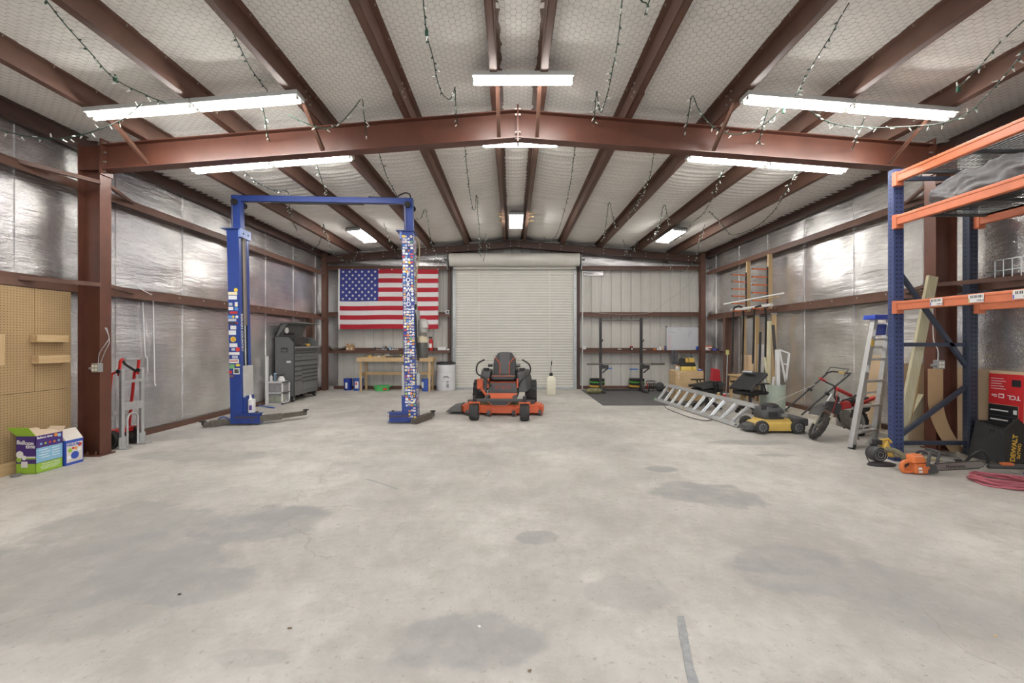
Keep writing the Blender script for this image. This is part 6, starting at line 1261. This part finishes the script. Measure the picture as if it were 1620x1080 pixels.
for t in (.40,.76,.14):
    p, q = bl.lerp(tl,t)+dep, br.lerp(tr,t)+dep; B().bar(p,q,.02,.025).put('rear_brace', ALU, SLD)
for p, q in ((bl,tl),(br,tr)): B().bar(p.lerp(q,.12),(bl.lerp(tl,.0)+br.lerp(tr,.0))/2+dep if False else p.lerp(q,.01)+ax*(.12 if p is bl else -.12)+dep*.5,.02,.012).put('knee_brace', ALU, SLD)
BLT = mat('ladder_blue',(44,76,190),.4)
B().hexa([tl+V3(-.06,-.08,-.02),tr+V3(.03,-.08,-.02),tr+V3(.03,.13,-.02),tl+V3(-.06,.13,-.02),tl+V3(-.05,-.07,.045),tr+V3(.025,-.07,.045),tr+V3(.025,.12,.045),tl+V3(-.05,.12,.045)]).put('top_cap', BLT, SLD, bevel=.01)
B().hexa([bl.lerp(tl,.86)+V3(.05,.0,0),br.lerp(tr,.86)+V3(-.03,.0,0),br.lerp(tr,.86)+V3(-.03,.03,0),bl.lerp(tl,.86)+V3(.05,.03,0),bl.lerp(tl,.95)+V3(.05,.0,0),br.lerp(tr,.95)+V3(-.03,.0,0),br.lerp(tr,.95)+V3(-.03,.03,0),bl.lerp(tl,.95)+V3(.05,.03,0)]).put('tool_tray', BLT, SLD, bevel=.01)
for t, m in ((.80,YELLOW),(.60,WHITE),(.88,WHITE)): c = bl.lerp(tl,t); B().cbox(c+V3(-.002,-.045,0),(.035,.004,.1)).put('warning_label', m, SLD)
# ---- lumber and sheet goods around the column
LUM = mat('pale_lumber',(202,196,168),.65,0,.15,4,.05,30,(6,6,.8),dark=(184,174,138))
def board(label, p, q, wd_, th, m, up=(0,1,0), nm='lumber_board'):
    r = root(nm, label, 'board', p); B().bar(p,q,wd_,th,up).put('plank', m, r, bevel=.003); B().bar(Vector(q)-(Vector(q)-Vector(p)).normalized()*.002,Vector(q)+(Vector(q)-Vector(p)).normalized()*.001,wd_*.97,th*.9,up).put('end_grain', PINE, r); return r
board('long pale board leaning against the steel column behind the rack upright', W(1421,715,5.19)+V3(0,0,.02), W(1475,437,5.21), .12, .038, LUM)
board('short yellow stud leaning behind the rack brace', V3(4.97,5.36,.02), W(1451,594,5.44), .085, .04, PINEZ)
board('pale square post offcut leaning beside the column foot', V3(5.02,5.50,.02), W(1462,626,5.52), .09, .07, LUM)
def sheet(label, fn, nu, nv, th, m, nm='hardboard_sheet', cat='sheet'):
    p = Vector(fn(.5,0)); r = root(nm, label, cat, p); B().grid(fn,nu,nv,th).put('panel', m, r, smooth=True); return r
TAN = mat('hardboard_tan',(186,154,116),.6,0,.1,2); TAN2 = mat('hardboard_light',(206,180,146),.6,0,.08,2)
sheet('wide light tan hardboard sheet leaning behind the column beside the ladder', lambda a,c: (5.30+.42*a-.0*c,5.72+.02*a,.07+.01+1.06*c),4,6,(0,.012,0),TAN2)
sheet('narrow tan cardboard sheet standing behind the stepladder', lambda a,c: (5.66+.03*c,6.42+.26*a,.075+1.15*c),4,4,(.012,0,0),TAN2,'cardboard_sheet')
def curved(a, c):
    z = .075+1.03*c; k = max(0,1-c*1.55); return (5.16+.2*a+.28*k*k, 5.18+.01*a, z)
sheet('curled hardboard strip sweeping out at the foot of the column', curved,5,18,(.004,.006,0),TAN)
sheet('large tan hardboard sheet against the foil wall behind the rear upright', lambda a,c: (5.80+.015*c,5.5-1.25*a,.075+1.03*c-.02*a),6,4,(.01,0,0),TAN2)
# red flattened carton
RC = mat('carton_red',(200,40,46),.5); CK = mat('carton_black',(36,35,38),.5)
xk = lambda y, z: 5.755+.02*(z/1.0)+.012*math.sin((y-4.6)*5)
FC = root('tv_carton', 'red and black flattened TCL television carton leaning on the foil wall', 'carton', (5.76,4.85,.075)); y0_, y1_ = 4.71, 5.06
def crt(z0, z1, ya, yb, d): return lambda a, c: (xk(ya+(yb-ya)*a, z0+(z1-z0)*c)-d, ya+(yb-ya)*a, z0+(z1-z0)*c)
B().grid(crt(.075,1.09,y1_,y0_-.03,0),10,6,(.01,0,0)).put('sheet', TAN2, FC, smooth=True)
B().grid(crt(.70,1.06,y1_,y0_,.0015),10,6,(.001,0,0)).put('red_panel', RC, FC, smooth=True); B().grid(crt(.1,.70,y0_+.05,y0_,.0015),4,6,(.001,0,0)).put('red_edge', RC, FC, smooth=True); B().grid(crt(.1,.695,y1_,y0_+.055,.0015),10,6,(.001,0,0)).put('black_panel', CK, FC, smooth=True)
B().grid(crt(.92,1.0,y0_+.12,y0_+.03,.003),4,2,(.001,0,0)).put('picture_print', CK, FC)
# upside-down lettering, as the carton stands on its head
t_ = lambda s, sz, y, z, m=WTXT: text(s, sz, (xk(y,z)-.0045,y,z), (0,1,0), (0,0,-1), m, FC, bold=.0012)
t_('TCL', .07, y0_+.03, .795); t_('Go', .045, y0_+.262, .80); B().grid(crt(.775,.825,y0_+.25,y0_+.195,.003),2,2,(.001,0,0)).put('logo_frame', WTXT, FC); B().grid(crt(.785,.815,y0_+.242,y0_+.203,.004),2,2,(.001,0,0)).put('logo_inner', RC, FC)
for k in range(5):
    for j in range(2): B().grid(crt(.88+.03*k,.886+.03*k,y1_-.02-.005*j,y1_-.17+.02*(k%3),.003),2,1,(.001,0,0)).put('print_line', WTXT, FC) if j == 0 else None
for k in range(4): B().grid(crt(.62-.11*k,.635-.11*k,y1_-.02,y1_-.2,.003),2,1,(.001,0,0)).put('print_line', WTXT, FC); B().grid(crt(.60-.11*k,.65-.11*k,y0_+.1,y0_+.065,.003),2,1,(.001,0,0)).put('icon_print', WTXT, FC); B().grid(crt(.565-.11*k,.567-.11*k,y1_-.01,y0_+.06,.003),2,1,(.001,0,0)).put('rule_line', GALV, FC)
# ---- black grass-catcher bag
x0, x1, y0, y1, z0 = 5.50, 5.735, 4.66, 4.97, .071; FAB = mat('catcher_fabric',(44,44,45),.75,0,.15,8,.2,30)
CB = root('grass_catcher', 'black fabric mower grass catcher bag with yellow lettering beside the pallet rack', 'grass bag', (x0,y0,z0))
zt, zp = .46, .58
b = B(); t = .012
b.hexa([(x0+.02,y0,z0),(x1,y0,z0),(x1,y0+t,z0),(x0+.02,y0+t,z0),(x0+.01,y0,zt),(x1,y0,zt+.03),(x1,y0+t,zt+.03),(x0+.01,y0+t,zt)]).add([(x0+.01,y0,zt),(x1,y0,zt+.03),(x1-.09,y0+.0,zp),(x0+.01,y0+t,zt),(x1,y0+t,zt+.03),(x1-.09,y0+t,zp)],[(0,1,2),(3,5,4),(0,2,5,3),(1,4,5,2)])
b.put('front_face', FAB, CB)
B().hexa([(x0+.0,y0,z0),(x0+.02,y0,z0),(x0-.06,y1,z0),(x0-.08,y1,z0),(x0,y0,zt),(x0+.014,y0,zt),(x0+.03,y1,zt+.04),(x0+.016,y1,zt+.04)]).put('side_face', FAB, CB, bevel=.004)
B().box(x1-.012,x1,y0,y1,z0,zt+.02).put('side_face', FAB, CB); B().hexa([(x0-.06,y1-.01,z0),(x1,y1-.01,z0),(x1,y1,z0),(x0-.06,y1,z0),(x0+.02,y1-.01,zt+.04),(x1,y1-.01,zt+.03),(x1,y1,zt+.03),(x0+.02,y1,zt+.04)]).put('back_face', FAB, CB); B().box(x0,x1,y0,y1,z0,z0+.01).put('bottom', FAB, CB)
B().tube([(x0+.004,y0+.005,zt),(x1-.09,y0+.005,zp),(x1,y0+.005,zt+.03)],.01,6).tube([(x0+.004,y0+.005,zt),(x0+.022,y1,zt+.04),(x1,y1,zt+.03)],.01,6).put('rim_wire', BLACK, CB, smooth=True)
for dy in (.1,.13): B().tube(spline([(x0-.005,y0+dy,zt-.02),(x0-.012,y0+dy+.02,zt-.1),(x0-.02,y0+dy+.05,zt-.12)]),.006,5).put('zip_pull', BLACK, CB)
YTX = mat('yellow_print',(206,166,64),.6)
text('DEWALT', .075, (x0+.085,y0-.002,z0+.03), (.12,0,1), (-1,0,.12), YTX, CB, bold=.003); text('2xTWO', .05, (x0+.15,y0-.002,z0+.06), (.12,0,1), (-1,0,.12), YTX, CB, bold=.002)
# ---- chainsaw
SOR = mat('saw_orange',(218,120,66),.4); pS = FL(1436,751.5); pS2 = FL(1498,751.5)
CS = root('chainsaw', 'orange chainsaw with a long bar lying on the floor in front of the rack', 'chainsaw', pS, rz=.03)
c_ = lambda b, n, m, p=None, **k: b.put(n, m, p or CS, local=True, **k)
c_(B().hexa([(.09,0,.01),(.24,0,.01),(.24,.15,.01),(.09,.15,.01),(.09,.01,.12),(.24,.01,.12),(.24,.14,.12),(.09,.14,.12)]),'engine_housing',SOR,bevel=.015)
c_(B().hexa([(.07,.0,.12),(.22,.0,.13),(.22,.13,.13),(.07,.13,.12),(.09,.01,.20),(.19,.01,.215),(.19,.12,.215),(.09,.12,.20)]),'top_cover',SOR,bevel=.015)
c_(B().tube(spline([(.09,.07,.14),(.02,.07,.115),(.0,.07,.07),(.02,.07,.025),(.1,.07,.02)]),.022,8),'rear_handle',SOR,smooth=True); c_(B().cbox((.05,.07,.10),(.04,.03,.03)),'trigger',BLACK)
c_(B().hexa([(.235,-.005,.015),(.35,-.005,.02),(.35,.12,.02),(.235,.12,.015),(.235,0,.12),(.33,0,.10),(.33,.12,.10),(.235,.12,.12)]),'bar_cover',MGY,bevel=.012); c_(B().cbox((.21,.0,.09),(.06,.012,.06)),'recoil_cover',SOR,bevel=.005)
c_(B().tube(spline([(.2,-.02,.1),(.215,-.02,.18),(.24,0,.235),(.26,.08,.24),(.26,.15,.2),(.25,.17,.1)]),.014,8),'front_handle',MGY,smooth=True)
c_(B().tube(spline([(.30,-.02,.12),(.32,-.02,.2),(.345,.0,.245),(.345,.12,.245),(.325,.15,.18)]),.014,8).bar((.335,-.01,.2),(.335,.13,.2),.02,.02),'hand_guard',MGY,smooth=True)
bar_ = [(.34,.035),(.34,.10),(.86,.125),(.90,.115),(.92,.095),(.90,.07),(.86,.06)]
bp_ = c_(B().prism([(x,z+.0) for x, z in bar_],.05,.056,'xz'),'guide_bar',mat('bar_steel',(160,156,150),.35,.6))
b = B()
for k in range(34):
    t = k/33; b.cbox((.36+.5*t,.053,.107+.024*t),(.011,.009,.012)); b.cbox((.36+.5*t,.053,.03+.022*t),(.011,.009,.012))
b.tube([(.35,.053,.104),(.86,.13-.002,.0) if False else (.86,.053,.128),(.905,.053,.118),(.926,.053,.095),(.905,.053,.066),(.86,.053,.056),(.35,.053,.031)],.004,5)
o = c_(b,'saw_chain',STEELBARE); o['kind'] = 'stuff'
Mc = ROOTS[CS.name]; text('Husqvarna', .05, Mc@V3(.48,.0485,.075), Mc.to_3x3()@V3(1,0,.04), (0,0,1), mat('bar_print',(70,68,66),.5), CS); text('560XP', .028, Mc@V3(.10,.012,.19), Mc.to_3x3()@V3(1,0,.1), (0,0,1), WTXT, CS)
for q in ((.14,.07),(.145,.035)): c_(B().cbox((q[0],-.001,q[1]),(.04,.003,.022)),'paper_label',WHITE)
# ---- string trimmer
ST = root('string_trimmer', 'yellow and black string trimmer lying on the floor before the rack', 'string trimmer', FL(1395,735)); y_ = 4.92
h0 = W(1388,714,y_); sh0, sh1 = W(1415,712,y_), W(1600,728,4.56)
sh0.z, sh1.z = .10, .07
B().cyl(sh0,sh1,.015,8).put('shaft', mat('shaft_silver',(176,174,168),.35,.6), ST, smooth=True); B().cyl(sh0.lerp(sh1,.0),sh0.lerp(sh1,.42),.019,8).put('shaft_sleeve', mat('shaft_tan',(160,146,112),.5), ST, smooth=True)
mh = V3(4.30,4.93,.12); B().lathe([(0,-.06),(.075,-.06),(.09,-.04),(.09,.05),(.06,.08),(0,.08)],20,mh,'y').put('motor_housing', MGY, ST, smooth=True)
for k in range(5): B().lathe([(.015+.014*k,-.062),(.021+.014*k,-.064),(.021+.014*k,-.060),(.015+.014*k,-.060),(.015+.014*k,-.062)],20,mh,'y').put('grille_ring', GALV if k % 2 else MBK, ST)
B().hexa([(4.33,4.88,.1),(4.48,4.88,.08),(4.48,4.98,.08),(4.33,4.98,.1),(4.36,4.9,.2),(4.42,4.9,.28),(4.42,4.97,.28),(4.36,4.97,.2)]).put('gear_case', YELLOW, ST, bevel=.015); B().cbox((4.33,4.95,.25),(.08,.06,.06)).put('battery_latch', MBK, ST, bevel=.01); B().tube([(4.36,4.95,.27),(4.44,4.93,.29),(4.47,4.92,.25)],.016,6).put('hook', YELLOW, ST)
B().tube(spline([(4.2,4.9,.02),(4.16,4.9,.1),(4.2,4.92,.2),(4.3,4.93,.22)]),.005,5).put('line_guard_wire', BLACK, ST); B().loft([[(4.3+.16*math.cos(q)*a,4.86+.07*math.sin(q)*a,z) for q in (2*PI*j/16 for j in range(16))] for a, z in ((1,.0),(1,.02),(.7,.035))]).put('line_guard', MBK, ST, smooth=True)
B().tube(spline([(5.08,4.68,.09),(5.11,4.62,.2),(5.18,4.6,.24),(5.25,4.61,.16),(5.27,4.63,.08)]),.014,8).put('loop_handle', MBK, ST, smooth=True); B().cyl(sh1-V3(.2,-.05,0),sh1+V3(.1,-.02,.01),.03,10).put('grip', MGY, ST, smooth=True); B().cbox(sh1+V3(-.05,0,.035),(.12,.05,.03)).put('throttle', ORANGE, ST, bevel=.008)
B().cyl(sh0.lerp(sh1,.55)-V3(.02,0,0),sh0.lerp(sh1,.55)+V3(.05,0,0),.028,8).put('coupler', MBK, ST)
SS = root('sling_strap', 'folded olive shoulder strap lying between the trimmer and the chainsaw', 'strap', FL(1420,728))
B().tube(spline([W(1402,711,4.8),W(1416,713,4.72),W(1428,721,4.64),W(1434,733,4.62)]),[.03]*19,8).put('webbing', mat('olive_webbing',(112,106,84),.9,0,.15,20), SS, smooth=True); B().cbox(W(1434,736,4.62),(.06,.03,.03)).put('buckle', DGREY, SS)
# ---- coiled red air hose, blue tool
HC = FL(1583,764); r = root('air_hose', 'coil of faded red air hose on the floor at the edge beside the chainsaw', 'hose', HC); b = B(); rh = random.Random(2); pts = []
for k in range(200):
    a = 2*PI*k/22; R_ = .235-.055*((k//22)%4)/3+.014*math.sin(k*1.7); pts.append((HC.x+.02*math.sin(k*.31)+R_*math.cos(a),HC.y+.02*math.cos(k*.23)+R_*.85*math.sin(a),.012+.0125*(k//46)+.006*math.sin(k*.9)))
b.tube(spline(pts,2),.0105,6).put('hose', mat('hose_red',(176,96,106),.6), r, smooth=True); B().cyl((HC.x+.2,HC.y+.06,.03),(HC.x+.3,HC.y+.08,.03),.014,8).put('fitting', PRED, r)
p = W(1590,729,4.80); p.z = .025; r = root('pull_handle', 'blue plastic tool handle with an orange tip on the floor under the grass catcher', 'tool', p)
B().bar((5.52-.0,4.50,.02),(5.88-.34+.3,4.36,.02),.035,.025).put('handle', BLT, r, bevel=.006); B().cbox((5.545,4.495,.035),(.04,.03,.02)).put('tip', ORANGE, r, bevel=.004)
# ---- lumber rack brackets on studs
for k, (yS, vtop, arms, lb) in enumerate(((9.95,413,(435,446,457.5,469,480.5,492),'timber stud with six orange storage arms, nearer the corner'),(9.12,402,(426,438.5,451,463.5,476,488.5),'timber stud with six orange storage arms, nearer the ladder'))):
    r = root('arm_rack', lb+' on the foil wall', 'storage rack', (5.64,yS,2.15)); 
    B().box(5.585,5.675,yS-.02,yS+.02,2.15,3.34).put('stud', PINEZ, r, bevel=.003); B().box(5.565,5.585,yS-.02,yS+.02,2.16,H+(V0-arms[0]+4)*yS/F).put('rail', MBK, r)
    for v in arms:
        z = H+(V0-v)*yS/F; a_ = B().bar((5.57,yS,z),(5.24,yS,z+.012),.025,.03).put('arm', ORANGE, r, bevel=.003); B().cyl((5.245,yS,z+.012),(5.235,yS,z+.012),.018,8).put('end_cap', DGREY, a_)
for y, lb, zt_ in ((10.15,'timber wall stud below the girt nearest the door jamb',2.05),(9.62,'timber wall stud below the girt between the battle ropes',2.05),(9.0,'timber wall stud below the girt behind the pale boards',2.05)):
    r = root('wall_stud', lb, 'stud', (5.66,y,.07)); B().box(5.60,5.69,y-.02,y+.02,.071,zt_).put('stud', PINEZ, r, bevel=.003); B().box(5.58,5.70,y-.03,y+.03,zt_-.03,zt_).put('clip', GALV, r)
# things laid on the arms
def along(label, pts, rad, m, nm, cat): r = root(nm, label, cat, pts[0]); B().tube(pts,rad,8).put('length', m, r, smooth=True); B().tube([Vector(pts[-1]),Vector(pts[-1])+(Vector(pts[-1])-Vector(pts[0])).normalized()*.006],rad*1.05,8).put('end', m, r)
zA = lambda v, y: H+(V0-v)*y/F
along('thin white trim strip lying across the lower storage arms', [(5.33,10.5,zA(477.8,9.95)),(5.33,8.2,zA(477.5,9.95)+.01)], .018, WHITE, 'trim_strip', 'trim')
along('tan wood strip lying on the lower storage arms', [(5.42,9.4,zA(474.2,9.12)),(5.42,8.5,zA(474.0,9.12))], .014, PINEY, 'wood_strip', 'wood strip')
along('white plastic pipe lying on the lowest storage arms', [(5.47,10.4,zA(488.6,9.95)),(5.47,8.8,zA(488.6,9.95)+.0)], .035, WHITE, 'plastic_pipe', 'pipe')
ROPE = mat('battle_rope',(40,39,38),.95,0,.5,60)
for k, (y, x, lb, dx) in enumerate(((9.95,5.30,'thick black battle rope doubled over the arms nearest the corner',.14),(9.12,5.32,'thick black battle rope doubled over the arms nearest the ladder',.15))):
    zt_ = zA(490,y); r = root('battle_rope', lb, 'rope', (x,y,.1))
    P = spline([(x-.02,y+.07,.95 if k else .72),(x-.01,y+.055,1.5),(x,y+.045,zt_-.02),(x+.05,y+.0,zt_+.075),(x+dx,y+.0,zt_+.075),(x+dx+.04,y-.05,zt_-.05),(x+dx+.03,y-.06,1.4),(x+dx+.02,y-.06,.72)],8)
    B().tube(P,.02,8).put('rope', ROPE, r, smooth=True)
    for q in (P[0],P[-1]): B().cyl(q,q+V3(0,0,.1),.022,8).put('end_wrap', BLACK, r)
    for i in range(2,len(P)-2,2): B().lathe([(.017,-.01),(.0225,0),(.017,.01)],8,P[i]).put('strand_ridge', ROPE, r) if i % 4 == 0 else None
# ---- bin with boards
BC = V3(5.31,8.52,0); r = root('scrap_bin', 'pale green translucent bin holding lumber offcuts against the foil wall', 'bin', BC); BN = mat('bin_green',(178,190,176),.45,0,.08,5)
rg = lambda a: [(BC.x+.225*a*math.cos(t),BC.y+.225*a*math.sin(t)) for t in (2*PI*j/28 for j in range(28))]
B().loft([[(x,y,z) for x, y in rg(a)] for a, z in ((.96,0),(1,.03),(1.03,.55),(.98,.55),(.95,.03))],cap=False).prism(rg(.95),.01,.03,'xy').put('shell', BN, r, smooth=True); B().loft([[(x,y,z) for x, y in rg(a)] for a, z in ((1.03,.53),(1.06,.535),(1.06,.565),(1.0,.565))],cap=False).put('rim', BN, r, smooth=True)
def stickb(label, u0, v0, u1, v1, Y, wd_, th, m, nm, cat, up=(0,1,0)):
    p, q = W(u0,v0,Y), W(u1,v1,Y); r = root(nm, label, cat, p); B().bar(p,q,wd_,th,up).put('length', m, r, bevel=.002); B().bar(q,q+(q-p).normalized()*.003,wd_*.96,th*.94,up).put('end', m, r)
stickb('pale stud standing in the scrap bin', 1215,640,1217,508, 8.5, .07, .038, LUM, 'bin_board', 'board')
stickb('short pale offcut leaning out of the scrap bin', 1221,640,1209,565, 8.48, .04, .03, LUM, 'bin_board', 'board')
stickb('dark grey plank standing behind the scrap bin', 1232,640,1223,514, 8.60, .05, .03, DGREY, 'bin_board', 'board')
stickb('white plastic downpipe standing in the scrap bin', 1231,640,1229.5,553, 8.44, .065, .055, WHITE, 'downpipe', 'pipe')
stickb('short white offcut sticking out of the scrap bin', 1216,636,1209,597, 8.40, .04, .02, WHITE, 'bin_offcut', 'offcut')
stickb('second short white offcut at the front of the scrap bin', 1219,636,1224,596, 8.40, .04, .02, WHITE, 'bin_offcut', 'offcut')
y = 8.62; r = root('screen_frame', 'white empty screen frame leaning in the scrap bin', 'screen frame', W(1243,604,y))
for a, c in (((1233,553),(1243,604)),((1248.5,559),(1243,604)),((1233,553),(1248.5,559)),): B().bar(W(*a,y),W(*c,y),.03,.025,(0,1,0)).put('frame_bar', WHITE, r)
B().bar(W(1240,575,y),W(1245.5,577,y),.02,.02,(0,1,0)).put('cross_bar', WHITE, r)
# pegs, panels and boxes between the studs
r = root('tan_panel', 'tan hardboard square hung between the wall studs', 'panel', (5.58,9.9,.9)); B().box(5.565,5.585,9.66,10.12,.75,1.12).put('panel', TAN2, r); B().box(5.56,5.566,9.68,9.7,1.07,1.1).put('nail', CHROME, r)
r = root('timber_stand', 'low timber stand frame behind the chairs', 'stand', (5.4,9.7,0)); 
for x in (5.2,5.46):
    for y in (9.2,9.95): B().box(x,x+.06,y,y+.06,0,.62).put('leg', PINEZ, r, bevel=.003)
B().box(5.18,5.54,9.18,10.03,.62,.66).put('top', PINEY, r, bevel=.003); B().box(5.2,5.26,9.2,10.0,.5,.6).put('rail', PINEY, r)
stickb('grey steel strip standing between the timber studs', 1200,634,1203,525, 9.5, .05, .02, DGREY, 'steel_strip', 'strip')
stickb('white narrow panel standing beside the timber stud', 1203,633.5,1204,545, 9.6, .14, .02, WHITE, 'board_offcut', 'board')
stickb('grey gutter length standing in the corner behind the plywood box', 1119,615.3,1119,569, 11.9, .1, .06, GALV, 'gutter_length', 'gutter')
p = W(1132,606,10.6); r = root('red_case', 'red tool case standing behind the black chairs', 'tool case', (p.x,10.6,0)); B().hexa([(p.x-.12,10.55,.35),(p.x+.12,10.55,.35),(p.x+.12,10.7,.35),(p.x-.12,10.7,.35),(p.x-.08,10.58,.76),(p.x+.1,10.58,.72),(p.x+.1,10.68,.72),(p.x-.08,10.68,.76)]).put('case', mat('case_red',(176,40,50),.5), r, bevel=.01); B().box(p.x-.14,p.x+.14,10.5,10.75,0,.35).put('stand', DGREY, r, bevel=.01)
p = W(1148.5,600,10.9); r = root('pump_pole', 'grey pole with a pale yellow clamp leaning by the door jamb', 'pole', (p.x,10.9,0)); B().cyl((p.x,10.9,0),(p.x+.04,10.9,1.1),.014,8).put('pole', GALV, r); B().cbox((p.x+.04,10.9,1.15),(.07,.05,.12)).put('clamp', mat('clamp_yellow',(206,204,130),.5), r, bevel=.01)
for k, (u, v, Y, m, lb) in enumerate(((1137,622,10.2,YELLOW,'small yellow can on the floor behind the black chairs'),(1146,624,10.0,PRED,'small red can on the floor behind the black chairs'))):
    x = (u-U0)*Y/F; r = root('spray_can', lb, 'can', (x,Y,0)); B().cyl((x,Y,0),(x,Y,.17),.04,12).put('can', m, r, smooth=True); B().cyl((x,Y,.17),(x,Y,.2),.03,12).put('cap', WHITE, r)

# ---- blue tape on the end wall, bits of debris on the slab
TAPE = mat('painter_tape',(70,118,190),.7)
for u0, u1, v, lb in ((957,968,582.5,'strip of blue tape on the end wall by the door-side rack post'),(996,1009,583.8,'strip of blue tape on the end wall by the whiteboard-side rack post')):
    p, q = W(u0,v,YB-.002), W(u1,v,YB-.002); r = root('wall_tape', lb, 'tape', p); B().box(p.x,q.x,YB-.003,YB+.002,p.z-.02,p.z+.02).put('strip', TAPE, r); B().box(q.x-.01,q.x+.012,YB-.0035,YB+.001,p.z-.021,p.z+.012).put('torn_end', TAPE, r)
DIRT = mat('debris_brown',(118,100,82),.9)
for u, v, m, lb in ((838,1062,DIRT,'small brown clod on the slab at the near edge of the floor'),(758,991,WHITE,'tiny white chip on the stained slab in the near middle'),(285,940,BLACK,'tiny dark clod on the stain nearest the pegboard'),(458,994,DIRT,'small brown leaf scrap on the near slab'),(1574,1006,mat('chip_tan',(206,180,130),.8),'tiny tan wood chip on the near slab below the rack')):
    p = FL(u,v); r = root('pebble', lb, 'crumb', p); rd_ = random.Random(u); b = B()
    for k in range(4): b.ball((p.x+rd_.uniform(-.006,.006),p.y+rd_.uniform(-.006,.006),.003),.006*rd_.uniform(.6,1.2),7,(1.2,1,.6))
    b.put('crumb', m, r, smooth=True)
